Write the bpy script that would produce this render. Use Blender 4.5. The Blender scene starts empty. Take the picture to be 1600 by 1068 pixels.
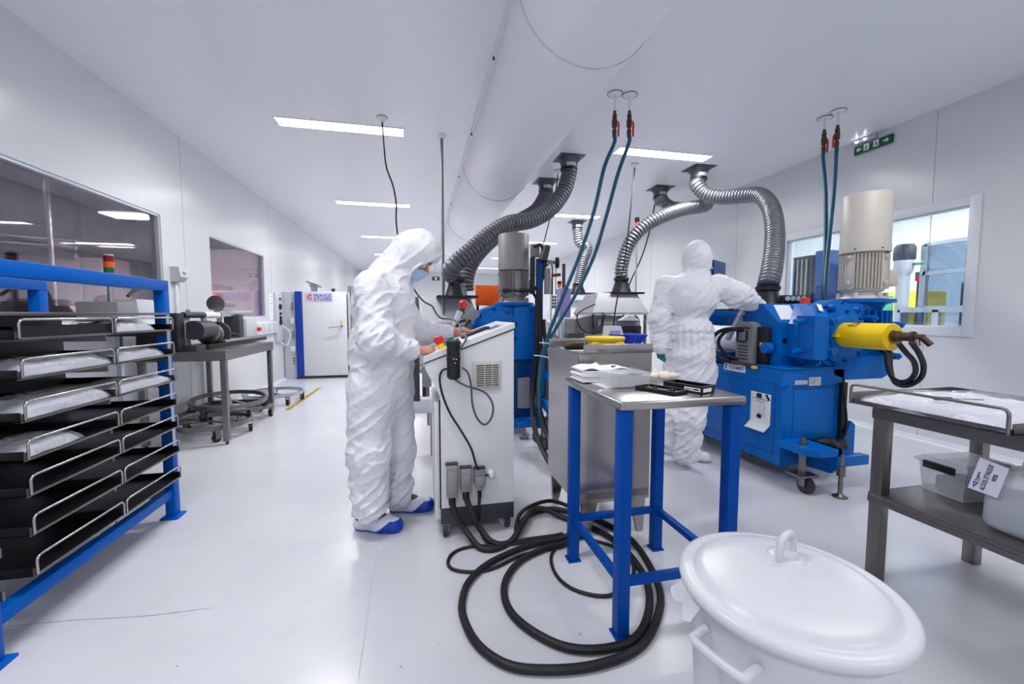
import bpy, bmesh, math, random
import numpy as np
from mathutils import Vector, Matrix, Euler

PI = math.pi
R = math.radians
SC = bpy.context.scene
COL = SC.collection
random.seed(7)

# ------------------------------------------------------------------ camera, world, exposure
FPX, CAMH, YAW, PITCH = 650.0, 1.25, R(12.6), R(3.8)
cam_data = bpy.data.cameras.new('camera')
cam_data.sensor_fit = 'HORIZONTAL'
cam_data.sensor_width = 36.0
cam_data.lens = FPX / 1600 * 36.0
cam_data.clip_start = 0.02
cam = bpy.data.objects.new('camera', cam_data)
COL.objects.link(cam)
cam.location = (0, 0, CAMH)
cam.rotation_euler = (PI / 2 - PITCH, 0, -YAW)
SC.camera = cam

world = bpy.data.worlds.new('world')
SC.world = world
world.use_nodes = True
world.node_tree.nodes['Background'].inputs[0].default_value = (0.62, 0.68, 0.80, 1)
world.node_tree.nodes['Background'].inputs[1].default_value = 0.10

SC.view_settings.view_transform = 'Standard'
SC.view_settings.look = 'None'
SC.view_settings.exposure = 0.0
SC.view_settings.gamma = 1.0
SC.view_settings.use_curve_mapping = False
LAMP_GLOW = 11.0            # glow of the ceiling light diffusers
LAMP_WATT = 42.0           # light sent down by each recessed ceiling light
LAMP_SPREAD = R(158)
HALL_POWER = 16.0           # lamps of the dim hall beyond the left windows
NEXT_POWER = 85.0          # lamps of the bright room beyond the right window

# a pixel of the 1600 x 1068 frame -> a world point on a known plane
_fw = Vector((math.sin(YAW) * math.cos(PITCH), math.cos(YAW) * math.cos(PITCH), -math.sin(PITCH)))
_rt = Vector((math.cos(YAW), -math.sin(YAW), 0))
_up = _rt.cross(_fw)
def _ray(px, py):
    return _fw + _rt * ((px - 800) / FPX) - _up * ((py - 534) / FPX)
def atz(px, py, z=0.0):
    d = _ray(px, py); t = (z - CAMH) / d.z
    return Vector((d.x * t, d.y * t, z))
def aty(px, py, y):
    d = _ray(px, py); t = y / d.y
    return Vector((d.x * t, y, CAMH + d.z * t))
def atx(px, py, x):
    d = _ray(px, py); t = x / d.x
    return Vector((x, d.y * t, CAMH + d.z * t))

# ------------------------------------------------------------------ materials
def lin(c):
    c = c.lstrip('#')
    v = [int(c[i:i + 2], 16) / 255 for i in (0, 2, 4)]
    return tuple((x / 12.92 if x <= 0.04045 else ((x + 0.055) / 1.055) ** 2.4) for x in v) + (1,)

def mat(name, col, rough=0.5, metal=0.0, var=0.06, scale=6.0, bump=0.0, bscale=60.0, rvar=0.08,
        emit=0.0, trans=0.0, alpha=1.0, coat=0.0, spec=0.5, stretch=(1, 1, 1), ior=1.45, sss=0.0):
    m = bpy.data.materials.new(name)
    m.use_nodes = True
    nt = m.node_tree
    b = nt.nodes['Principled BSDF']
    tc = nt.nodes.new('ShaderNodeTexCoord')
    mp = nt.nodes.new('ShaderNodeMapping')
    mp.inputs['Scale'].default_value = stretch
    nt.links.new(tc.outputs['Object'], mp.inputs['Vector'])
    n = nt.nodes.new('ShaderNodeTexNoise')
    n.inputs['Scale'].default_value = scale
    n.inputs['Detail'].default_value = 4
    nt.links.new(mp.outputs[0], n.inputs['Vector'])
    mx = nt.nodes.new('ShaderNodeMixRGB')
    c = lin(col)
    mx.inputs[1].default_value = tuple(max(0, x * (1 - var)) for x in c[:3]) + (1,)
    mx.inputs[2].default_value = tuple(min(1, x * (1 + var)) for x in c[:3]) + (1,)
    nt.links.new(n.outputs['Fac'], mx.inputs[0])
    nt.links.new(mx.outputs[0], b.inputs['Base Color'])
    mr = nt.nodes.new('ShaderNodeMapRange')
    mr.inputs['To Min'].default_value = max(0.01, rough - rvar)
    mr.inputs['To Max'].default_value = min(1, rough + rvar)
    nt.links.new(n.outputs['Fac'], mr.inputs['Value'])
    nt.links.new(mr.outputs[0], b.inputs['Roughness'])
    b.inputs['Metallic'].default_value = metal
    b.inputs['IOR'].default_value = ior
    b.inputs['Specular IOR Level'].default_value = spec
    b.inputs['Transmission Weight'].default_value = trans
    b.inputs['Alpha'].default_value = alpha
    b.inputs['Coat Weight'].default_value = coat
    b.inputs['Coat Roughness'].default_value = 0.08
    if sss:
        b.inputs['Subsurface Weight'].default_value = sss
        b.inputs['Subsurface Radius'].default_value = (0.02, 0.008, 0.005)
    if emit:
        b.inputs['Emission Color'].default_value = c
        b.inputs['Emission Strength'].default_value = emit
    if bump:
        n2 = nt.nodes.new('ShaderNodeTexNoise')
        n2.inputs['Scale'].default_value = bscale
        n2.inputs['Detail'].default_value = 5
        nt.links.new(mp.outputs[0], n2.inputs['Vector'])
        bp = nt.nodes.new('ShaderNodeBump')
        bp.inputs['Strength'].default_value = bump
        bp.inputs['Distance'].default_value = 0.02
        nt.links.new(n2.outputs['Fac'], bp.inputs['Height'])
        nt.links.new(bp.outputs[0], b.inputs['Normal'])
    return m

def glass_mat(name, tint, rough=0.02, base=0.04):
    """thin pane: see-through with a fresnel reflection"""
    m = bpy.data.materials.new(name)
    m.use_nodes = True
    nt = m.node_tree
    nt.nodes.clear()
    out = nt.nodes.new('ShaderNodeOutputMaterial')
    tr = nt.nodes.new('ShaderNodeBsdfTransparent')
    tr.inputs[0].default_value = lin(tint)
    gl = nt.nodes.new('ShaderNodeBsdfGlossy')
    gl.inputs['Roughness'].default_value = rough
    lw = nt.nodes.new('ShaderNodeLayerWeight')
    lw.inputs[0].default_value = 0.25
    mr = nt.nodes.new('ShaderNodeMapRange')
    mr.inputs['To Min'].default_value = base
    mr.inputs['To Max'].default_value = 0.75
    nt.links.new(lw.outputs['Fresnel'], mr.inputs['Value'])
    mx = nt.nodes.new('ShaderNodeMixShader')
    nt.links.new(mr.outputs[0], mx.inputs[0])
    nt.links.new(tr.outputs[0], mx.inputs[1])
    nt.links.new(gl.outputs[0], mx.inputs[2])
    nt.links.new(mx.outputs[0], out.inputs[0])
    return m

M = {}
M['lamp'] = mat('lamp_diffuser', '#fdfcfa', emit=LAMP_GLOW)
M['hall_lamp'] = mat('hall_lamp', '#fff6ee', emit=HALL_POWER)
M['next_lamp'] = mat('next_room_lamp', '#fdfdfb', emit=NEXT_POWER)
M['led'] = mat('led', '#e8ecff', emit=14.0)
M['white_panel'] = mat('white_wall_panel', '#dee0e4', 0.24, var=0.01, scale=0.8, rvar=0.01)
M['ceiling'] = mat('white_ceiling_panel', '#efeff4', 0.30, var=0.01, scale=0.8, rvar=0.01)
M['trim_white'] = mat('white_trim', '#e4e8ee', 0.35)
M['joint'] = mat('panel_joint', '#b9bfc9', 0.5)
M['alu'] = mat('aluminium', '#b9bdc4', 0.32, 0.9, stretch=(1, 1, 14), scale=4)
M['alu_light'] = mat('pale_aluminium', '#cfd6df', 0.35, 0.5)
M['steel'] = mat('brushed_stainless_steel', '#a8a4a4', 0.24, 1.0, var=0.05, scale=1.6, rvar=0.05)
M['dark_steel'] = mat('dull_steel', '#85807e', 0.36, 0.95, var=0.08, scale=3, rvar=0.06)
M['tray_steel'] = mat('tray_steel', '#3c3a3c', 0.34, 0.85, var=0.2, scale=5, rvar=0.1)
M['wire'] = mat('polished_wire', '#b5b0ae', 0.25, 1.0)
M['blue'] = mat('rack_blue_paint', '#0060c2', 0.4, var=0.05, scale=8, spec=0.14, bump=0.01)
M['bench_blue'] = mat('bench_blue_paint', '#0047a0', 0.42, var=0.06, scale=8, spec=0.14, bump=0.012)
M['mill_blue'] = mat('machine_blue_paint', '#0064ba', 0.32, var=0.07, spec=0.22, scale=7, bump=0.02, bscale=25)
M['mill_dark'] = mat('dark_blue_paint', '#00407a', 0.4, spec=0.2, var=0.08)
M['navy'] = mat('oven_blue', '#0038a0', 0.35)
M['black'] = mat('black_plastic', '#15161a', 0.45, var=0.2, scale=10)
M['rubber'] = mat('black_rubber', '#17181b', 0.5, var=0.25, scale=14, bump=0.03, bscale=80)
M['dark'] = mat('dark_grey_paint', '#3a3c42', 0.5, var=0.1)
M['grey'] = mat('mid_grey_paint', '#85878c', 0.5, var=0.06)
M['flange'] = mat('dark_flange_metal', '#5a5c62', 0.42, 0.5)
M['lightgrey'] = mat('light_grey_paint', '#c9ccd2', 0.4, var=0.03)
M['console'] = mat('console_white_paint', '#dcdee2', 0.42, var=0.02, bump=0.02, bscale=180)
M['motor'] = mat('motor_grey_paint', '#c9c5bd', 0.42, var=0.06, scale=9, bump=0.02, bscale=50)
M['motor_dark'] = mat('motor_grey_darker', '#8f8d8c', 0.45, var=0.1, scale=9, bump=0.02, bscale=50)  # a darker, more varied grey than the other motor paint
M['yellow'] = mat('yellow_paint', '#f2cb08', 0.38, var=0.04)
M['yellow_plastic'] = mat('yellow_plastic', '#f0cc2a', 0.45, var=0.04)
M['red'] = mat('red_plastic', '#d8222a', 0.38)
M['orange'] = mat('orange_paint', '#f26410', 0.4)
M['green'] = mat('green_plastic', '#0d6b4a', 0.4)
M['exit_green'] = mat('sign_green', '#0b5a33', 0.4)
M['teal'] = mat('teal_hose', '#0c5670', 0.4, var=0.06)
M['teal_fabric'] = mat('teal_glove', '#1f6f7c', 0.55, var=0.1, bump=0.1)
M['brass'] = mat('brass', '#5c4a3e', 0.4, 0.8, var=0.15)
M['hose'] = mat('silver_hose_foil', '#85878e', 0.36, 0.75, var=0.10, scale=20, bump=0.15, bscale=90)
M['hose_dark'] = mat('grey_hose_fabric', '#6a6c73', 0.45, 0.45, var=0.10, scale=20, bump=0.15, bscale=90)
M['duct_cloth'] = mat('duct_fabric', '#f0f0f6', 0.75, var=0.015, scale=3, bump=0.03, bscale=10)
M['coverall'] = mat('coverall_cloth', '#e4e6ed', 0.6, var=0.015, scale=10, bump=0.30, bscale=32, rvar=0.03)
M['skin'] = mat('skin', '#c58f78', 0.5, var=0.08, scale=20, sss=0.15, bump=0.05, bscale=120)
M['hair'] = mat('dark_hair', '#2a1d18', 0.6)
M['mask'] = mat('mask_cloth', '#b4cdee', 0.75, var=0.03, bump=0.06, bscale=90)
M['shoe_cover_blue'] = mat('shoe_cover_blue', '#1440b4', 0.4, var=0.1, scale=20, bump=0.1, bscale=40)
M['shoe_cover'] = mat('shoe_cover_white', '#dfe4f2', 0.6, var=0.04, bump=0.2, bscale=40)
M['shoe_brown'] = mat('brown_leather', '#6d4e34', 0.6, var=0.2, scale=15, bump=0.1)
M['shoe_white'] = mat('white_leather', '#e6e8ec', 0.4, var=0.03)
M['shoe_sole'] = mat('grey_sole', '#b4b6ba', 0.6)
M['bin'] = mat('white_plastic', '#ccced6', 0.32, var=0.01, spec=0.5)
M['bag'] = mat('plastic_bag', '#e4e8f2', 0.25, var=0.05, bump=0.5, bscale=18, alpha=0.55)
M['film'] = mat('clear_film', '#e6eaf4', 0.12, var=0.05, bump=0.4, bscale=14, alpha=0.22)
M['white_parts'] = mat('white_moulded_parts', '#d3d6df', 0.5, var=0.08, scale=20, bump=0.5, bscale=30)
M['clear'] = mat('frosted_plastic', '#eaedf4', 0.2, var=0.02, alpha=0.26)
M['frosted'] = mat('cloudy_plastic', '#e2e6ee', 0.35, var=0.03, alpha=0.42)
M['liquid'] = mat('clear_liquid', '#a9b6d0', 0.15, alpha=0.5)
M['paper'] = mat('paper', '#eef0f6', 0.7, var=0.01)
M['paper_lavender'] = mat('label_paper', '#dcdcee', 0.6, var=0.01)
M['glove'] = mat('latex', '#e9e2d4', 0.55, var=0.05, bump=0.1, bscale=60)
M['blue_plastic'] = mat('blue_plastic', '#1848d8', 0.4, var=0.06)
M['ink'] = mat('black_ink', '#14151c', 0.6, var=0.0)
M['ink_blue'] = mat('blue_ink', '#1c3d96', 0.6, var=0.0)
M['ink_pink'] = mat('red_ink', '#d0506a', 0.6, var=0.0)
M['ink_grey'] = mat('grey_ink', '#8c90a0', 0.6, var=0.0)
M['sign_pale'] = mat('pale_sign', '#cfd2ea', 0.5, var=0.0)
M['hall_wall'] = mat('hall_grey_cladding', '#6a6a72', 0.6, var=0.12, scale=2)
M['hall_dark'] = mat('hall_dark_steel', '#2c2d33', 0.6, var=0.15)
M['hall_beam'] = mat('hall_beam', '#6d5f58', 0.6, var=0.1)
M['lavender'] = mat('lavender_panel', '#c3bccb', 0.5, var=0.03)
M['reflection_pink'] = mat('pink_reflection_panel', '#b9a2a8', 0.4, var=0.08)  # pink tint imitates the lit room mirrored in the left window
M['purple'] = mat('purple_plastic', '#8a78b8', 0.45)
M['next_wall'] = mat('next_room_wall', '#eff1f3', 0.5, var=0.02)
M['seafoam'] = mat('green_machine', '#39a88a', 0.45)
M['glass_dark'] = glass_mat('window_glass', '#ebe6ec', 0.02, 0.05)
M['glass_clear'] = glass_mat('clear_window_glass', '#eef4fa', 0.02, 0.03)
M['plexi'] = glass_mat('machine_glazing', '#aebac6', 0.05, 0.06)
M['wheel'] = mat('caster_rubber', '#2b2f38', 0.5)
M['gauge'] = mat('gauge_face', '#aeb9c4', 0.3)

# ------------------------------------------------------------------ mesh builder
class MB:
    def __init__(s):
        s.bm = bmesh.new(); s.mi = 0
    def _tag(s, n0):
        s.bm.faces.ensure_lookup_table()
        for i in range(n0, len(s.bm.faces)):
            s.bm.faces[i].material_index = s.mi
    def box(s, x0, x1, y0, y1, z0, z1, bev=0.0, M4=None, seg=2):
        n0 = len(s.bm.faces)
        vs = [s.bm.verts.new((x, y, z)) for x in (x0, x1) for y in (y0, y1) for z in (z0, z1)]
        q = [(0, 1, 3, 2), (4, 6, 7, 5), (0, 4, 5, 1), (2, 3, 7, 6), (0, 2, 6, 4), (1, 5, 7, 3)]
        fs = [s.bm.faces.new([vs[i] for i in f]) for f in q]
        if bev > 0:
            es = list({e for f in fs for e in f.edges})
            r = bmesh.ops.bevel(s.bm, geom=es, offset=bev, segments=seg, profile=0.5, affect='EDGES', clamp_overlap=True)
            vs = list({v for f in r['faces'] for v in f.verts} | {v for v in vs if v.is_valid})
        if M4 is not None:
            bmesh.ops.transform(s.bm, matrix=M4, verts=[v for v in vs if v.is_valid])
        s._tag(n0); return s
    def obox(s, o, u, v, w, bev=0.0):
        """box from corner o spanned by vectors u, v, w"""
        o, u, v, w = Vector(o), Vector(u), Vector(v), Vector(w)
        m = Matrix((u.normalized(), v.normalized(), w.normalized())).transposed().to_4x4()
        m.translation = o
        return s.box(0, u.length, 0, v.length, 0, w.length, bev, m)
    def bar(s, a, b, wx, wy, up=(0, 0, 1), bev=0.0):
        """rectangular bar from a to b"""
        a, b = Vector(a), Vector(b); d = (b - a)
        t = d.normalized(); u = Vector(up)
        if abs(t.dot(u)) > 0.98: u = Vector((0, 1, 0))
        x = u.cross(t).normalized(); y = t.cross(x)
        m = Matrix((x, y, t)).transposed().to_4x4(); m.translation = a
        return s.box(-wx / 2, wx / 2, -wy / 2, wy / 2, 0, d.length, bev, m)
    def ring_surface(s, rings, closed=False, cap=True):
        n0 = len(s.bm.faces)
        V = [[s.bm.verts.new(p) for p in r] for r in rings]
        n = len(V[0]); k = len(V)
        for i in range(k if closed else k - 1):
            a, b = V[i], V[(i + 1) % k]
            for j in range(n):
                s.bm.faces.new((a[j], a[(j + 1) % n], b[(j + 1) % n], b[j]))
        if cap and not closed:
            s.bm.faces.new(list(reversed(V[0]))); s.bm.faces.new(V[-1])
        s._tag(n0); return s
    def cyl(s, a, b, r, r2=None, n=24, cap=True):
        a, b = Vector(a), Vector(b); r2 = r if r2 is None else r2
        t = (b - a).normalized()
        u = Vector((0, 0, 1)) if abs(t.z) < 0.9 else Vector((1, 0, 0))
        x = u.cross(t).normalized(); y = t.cross(x)
        rg = [[p + (x * math.cos(2 * PI * j / n) + y * math.sin(2 * PI * j / n)) * q for j in range(n)] for p, q in ((a, r), (b, r2))]
        return s.ring_surface(rg, cap=cap)
    def tube(s, pts, r, n=10, closed=False, cap=True, flat=1.0):
        P = [Vector(p) for p in pts]; k = len(P)
        rf = r if callable(r) else (lambda i: r)
        T = []
        for i in range(k):
            a = P[(i - 1) % k] if (closed or i > 0) else P[i]
            b = P[(i + 1) % k] if (closed or i < k - 1) else P[i]
            T.append((b - a).normalized())
        u = Vector((0, 0, 1)) if abs(T[0].z) < 0.9 else Vector((1, 0, 0))
        x = u.cross(T[0]).normalized(); rg = []
        for i in range(k):
            x = (x - T[i] * x.dot(T[i])).normalized(); y = T[i].cross(x)
            q = rf(i)
            rg.append([P[i] + x * (math.cos(2 * PI * j / n) * q) + y * (math.sin(2 * PI * j / n) * q * flat) for j in range(n)])
        return s.ring_surface(rg, closed, cap)
    def lathe(s, prof, o=(0, 0, 0), n=48, ax=None, cap=True):
        """prof: (radius, height) along axis ax (default z)"""
        o = Vector(o); t = Vector(ax).normalized() if ax is not None else Vector((0, 0, 1))
        u = Vector((0, 0, 1)) if abs(t.z) < 0.9 else Vector((1, 0, 0))
        x = u.cross(t).normalized(); y = t.cross(x)
        rg = [[o + t * h + (x * math.cos(2 * PI * j / n) + y * math.sin(2 * PI * j / n)) * max(q, 1e-4) for j in range(n)] for q, h in prof]
        return s.ring_surface(rg, cap=cap)
    def prism(s, poly, d, cap=True):
        """polygon (3d points) extruded by vector d"""
        d = Vector(d); a = [Vector(p) for p in poly]
        return s.ring_surface([a, [p + d for p in a]], cap=cap)
    def quad(s, *p):
        n0 = len(s.bm.faces)
        s.bm.faces.new([s.bm.verts.new(q) for q in p]); s._tag(n0); return s
    def sphere(s, c, r, n=16, sc=(1, 1, 1)):
        c = Vector(c); k = n // 2
        pr = [(math.sin(PI * i / k) * r, -math.cos(PI * i / k) * r) for i in range(k + 1)]
        rg = [[c + Vector((math.cos(2 * PI * j / n) * max(q, 1e-4) * sc[0], math.sin(2 * PI * j / n) * max(q, 1e-4) * sc[1], h * sc[2])) for j in range(n)] for q, h in pr]
        return s.ring_surface(rg, cap=False)
    def grid(s, f, nu, nv, thick=0.0):
        """surface f(u, v) -> point; an optional thickness along z"""
        n0 = len(s.bm.faces)
        V = [[s.bm.verts.new(f(i / nu, j / nv)) for j in range(nv + 1)] for i in range(nu + 1)]
        for i in range(nu):
            for j in range(nv):
                s.bm.faces.new((V[i][j], V[i + 1][j], V[i + 1][j + 1], V[i][j + 1]))
        s._tag(n0); return s
    def build(s, name, mats, parent=None, ang=38, solid=0.0):
        bmesh.ops.remove_doubles(s.bm, verts=s.bm.verts, dist=1e-6)
        bmesh.ops.recalc_face_normals(s.bm, faces=s.bm.faces)
        me = bpy.data.meshes.new(name)
        s.bm.to_mesh(me); s.bm.free()
        return link(name, me, mats, parent, ang, solid)

ROOT = {}
def link(name, me, mats, parent=None, ang=38, solid=0.0):
    if not isinstance(mats, (list, tuple)): mats = [mats]
    for m in mats: me.materials.append(m)
    o = bpy.data.objects.new(name, me)
    COL.objects.link(o)
    if parent is None:
        n = len(me.vertices); co = np.empty(n * 3, np.float32); me.vertices.foreach_get('co', co)
        co = co.reshape(-1, 3); lo, hi = co.min(0), co.max(0)
        base = Vector(((lo[0] + hi[0]) / 2, (lo[1] + hi[1]) / 2, lo[2]))
        W = Matrix.Translation([float(v) for v in base])
        o.matrix_world = W
    else:
        W = ROOT[parent.name]; o.parent = parent
    ROOT[o.name] = W
    me.transform(W.inverted())
    me.shade_smooth()
    me.set_sharp_from_angle(angle=R(ang))
    if solid:
        md = o.modifiers.new('thickness', 'SOLIDIFY'); md.thickness = solid; md.offset = 0
    return o

def tag(o, label, cat, group=None):
    o['label'] = label; o['category'] = cat
    if group: o['group'] = group
    return o
def thing(name, label, cat, loc=(0, 0, 0), rz=0.0, group=None):
    o = bpy.data.objects.new(name, None); COL.objects.link(o)
    o.empty_display_size = 0.1
    o.location = loc; o.rotation_euler = (0, 0, rz)
    ROOT[o.name] = Matrix.Translation(Vector(loc)) @ Matrix.Rotation(rz, 4, 'Z')
    return tag(o, label, cat, group)
def struct(o):
    o['kind'] = 'structure'; return o
def dup(root, loc, rz, label=None, group=None):
    def cp(o, par):
        c = o.copy(); COL.objects.link(c)
        if par is not None: c.parent = par
        for ch in kids.get(o.name, ()): cp(ch, c)
        return c
    kids = {}
    for o in list(COL.objects):
        if o.parent: kids.setdefault(o.parent.name, []).append(o)
    r = cp(root, None)
    r.location = loc; r.rotation_euler = (0, 0, rz)
    if label: r['label'] = label
    if group: r['group'] = group
    return r

def smooth(pts, sub=8, closed=False):
    """Catmull-Rom through the points"""
    P = [Vector(p) for p in pts]; n = len(P); out = []
    g = (lambda i: P[i % n]) if closed else (lambda i: P[min(max(i, 0), n - 1)])
    for i in range(n if closed else n - 1):
        a, b, c, d = g(i - 1), g(i), g(i + 1), g(i + 2)
        for k in range(sub):
            t = k / sub
            out.append(0.5 * ((2 * b) + (c - a) * t + (2 * a - 5 * b + 4 * c - d) * t * t + (3 * b - a - 3 * c + d) * t ** 3))
    if not closed: out.append(P[-1])
    return out
def resample(pts, step):
    P = [Vector(p) for p in pts]; L = [0]
    for a, b in zip(P, P[1:]): L.append(L[-1] + (b - a).length)
    n = max(2, int(L[-1] / step)); out = []; j = 0
    for i in range(n + 1):
        s = L[-1] * i / n
        while j < len(P) - 2 and L[j + 1] < s: j += 1
        t = (s - L[j]) / max(1e-9, L[j + 1] - L[j]); out.append(P[j].lerp(P[j + 1], min(1, max(0, t))))
    return out
def cable(name, pts, r, m, parent=None, sub=8, n=10):
    return MB().tube(smooth(pts, sub), r, n).build(name, m, parent, ang=60)
def corrugated(pts, r, pitch=0.03, depth=0.012, n=24):
    P = resample(smooth(pts, 12), pitch / 6)
    return MB().tube(P, lambda i: r + depth * abs(math.cos(PI * i / 6.0)) - depth * 0.6, n)

def text(s, size, o, u, v, m, name='lettering', parent=None, depth=0.0006, bold=0.0, align='LEFT', width=None):
    """flat lettering with its baseline start at o, running along u, upright along v"""
    cu = bpy.data.curves.new(name, 'FONT'); cu.body = s; cu.size = size; cu.extrude = depth; cu.offset = bold
    cu.align_x = align; cu.resolution_u = 3
    t = bpy.data.objects.new('tmp_text', cu); COL.objects.link(t)
    dg = bpy.context.evaluated_depsgraph_get(); dg.update()
    me = bpy.data.meshes.new_from_object(t.evaluated_get(dg))
    bpy.data.objects.remove(t)
    u, v = Vector(u).normalized(), Vector(v).normalized(); w = u.cross(v)
    X = Matrix((u, v, w)).transposed().to_4x4(); X.translation = Vector(o)
    if width:
        xs = [q.co.x for q in me.vertices]; k = width / (max(xs) - min(xs)); me.transform(Matrix.Diagonal((k, 1, 1, 1)))
    me.transform(X)
    me.materials.clear()
    me.name = name
    return link(name, me, m, parent, 30)

# ------------------------------------------------------------------ soft bodies: smooth union of primitives, meshed with surface nets
_rng = np.random.RandomState(3)
_LAT = _rng.rand(32, 32, 32).astype(np.float32)
def vnoise(x, y, z):
    xi, yi, zi = np.floor(x).astype(int), np.floor(y).astype(int), np.floor(z).astype(int)
    fx, fy, fz = x - xi, y - yi, z - zi
    fx, fy, fz = (f * f * (3 - 2 * f) for f in (fx, fy, fz))
    g = lambda a, b, c: _LAT[(xi + a) % 32, (yi + b) % 32, (zi + c) % 32]
    l = lambda a, b, t: a + (b - a) * t
    return l(l(l(g(0, 0, 0), g(1, 0, 0), fx), l(g(0, 1, 0), g(1, 1, 0), fx), fy),
             l(l(g(0, 0, 1), g(1, 0, 1), fx), l(g(0, 1, 1), g(1, 1, 1), fx), fy), fz)

class Soft:
    """prims are added in order; each is blended with radius k (k < 0: carved away)"""
    def __init__(s): s.p = []
    def cap(s, a, b, ra, rb=None, k=0.03, sq=None):
        s.p.append(('cap', Vector(a), Vector(b), ra, ra if rb is None else rb, k, sq)); return s
    def ell(s, c, r, k=0.03, rot=None):
        s.p.append(('ell', Vector(c), r, rot, k)); return s
    def chain(s, pts, rad, k=0.02):
        for (a, b, ra, rb) in zip(pts, pts[1:], rad, rad[1:]): s.cap(a, b, ra, rb, k)
        return s
    def carve(s, c, r, k=0.01, rot=None):
        s.p.append(('cut', Vector(c), r, rot, k)); return s
    def bounds(s):
        lo = np.full(3, 1e9); hi = -lo
        for q in s.p:
            if q[0] == 'cap':
                for c, r in ((q[1], q[3]), (q[2], q[4])):
                    lo = np.minimum(lo, np.array(c) - r); hi = np.maximum(hi, np.array(c) + r)
            elif q[0] == 'ell':
                r = max(q[2]); lo = np.minimum(lo, np.array(q[1]) - r); hi = np.maximum(hi, np.array(q[1]) + r)
        return lo, hi
    def mesh(s, h, disp=None, pad=0.05, clip=None):
        lo, hi = s.bounds(); lo -= pad; hi += pad
        n = np.ceil((hi - lo) / h).astype(int) + 1
        ax = [(lo[i] + h * np.arange(n[i])).astype(np.float32) for i in range(3)]
        D = np.full(n, 0.2, np.float32)
        def sub(c0, c1, m):
            sl = []
            for i in range(3):
                a = max(0, int((c0[i] - m - lo[i]) / h)); b = min(n[i], int((c1[i] + m - lo[i]) / h) + 2)
                sl.append(slice(a, max(a, b)))
            return tuple(sl), ax[0][sl[0]][:, None, None], ax[1][sl[1]][None, :, None], ax[2][sl[2]][None, None, :]
        for q in s.p:
            if q[0] == 'cap':
                _, a, b, ra, rb, k, sq = q
                mr = max(ra, rb)
                sl, X, Y, Z = sub([min(a[i], b[i]) for i in range(3)], [max(a[i], b[i]) for i in range(3)], mr + 0.09)
                d = b - a; L = max(1e-9, d.dot(d))
                t = np.clip(((X - a.x) * d.x + (Y - a.y) * d.y + (Z - a.z) * d.z) / L, 0, 1)
                px, py, pz = X - a.x - t * d.x, Y - a.y - t * d.y, Z - a.z - t * d.z
                if sq is not None: px, py, pz = px / sq[0], py / sq[1], pz / sq[2]
                e = np.sqrt(px * px + py * py + pz * pz) - (ra + (rb - ra) * t)
            else:
                _, c, r, rot, k = q
                mr = max(r)
                sl, X, Y, Z = sub(c, c, mr + 0.09)
                x, y, z = X - c.x, Y - c.y, Z - c.z
                if rot is not None:
                    m = rot
                    x, y, z = (m[0][0] * x + m[1][0] * y + m[2][0] * z, m[0][1] * x + m[1][1] * y + m[2][1] * z, m[0][2] * x + m[1][2] * y + m[2][2] * z)
                k0 = np.sqrt((x / r[0]) ** 2 + (y / r[1]) ** 2 + (z / r[2]) ** 2) + 1e-6
                k1 = np.sqrt((x / r[0] ** 2) ** 2 + (y / r[1] ** 2) ** 2 + (z / r[2] ** 2) ** 2) + 1e-6
                e = k0 * (k0 - 1) / k1
            A = D[sl]
            if q[0] == 'cut':
                e = -e; w = np.clip(0.5 - 0.5 * (e - A) / k, 0, 1)
                D[sl] = e + (A - e) * w + k * w * (1 - w)
                # smooth maximum
            else:
                w = np.clip(0.5 + 0.5 * (A - e) / k, 0, 1)
                D[sl] = A + (e - A) * w - k * w * (1 - w)
        if disp is not None:
            I = np.nonzero(np.abs(D) < 0.045)
            D[I] += disp(ax[0][I[0]], ax[1][I[1]], ax[2][I[2]]).astype(np.float32)
        if clip is not None:
            D = np.maximum(D, clip(ax[0][:, None, None], ax[1][None, :, None], ax[2][None, None, :]).astype(np.float32))
        return surface_nets(D, lo, h)

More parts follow.
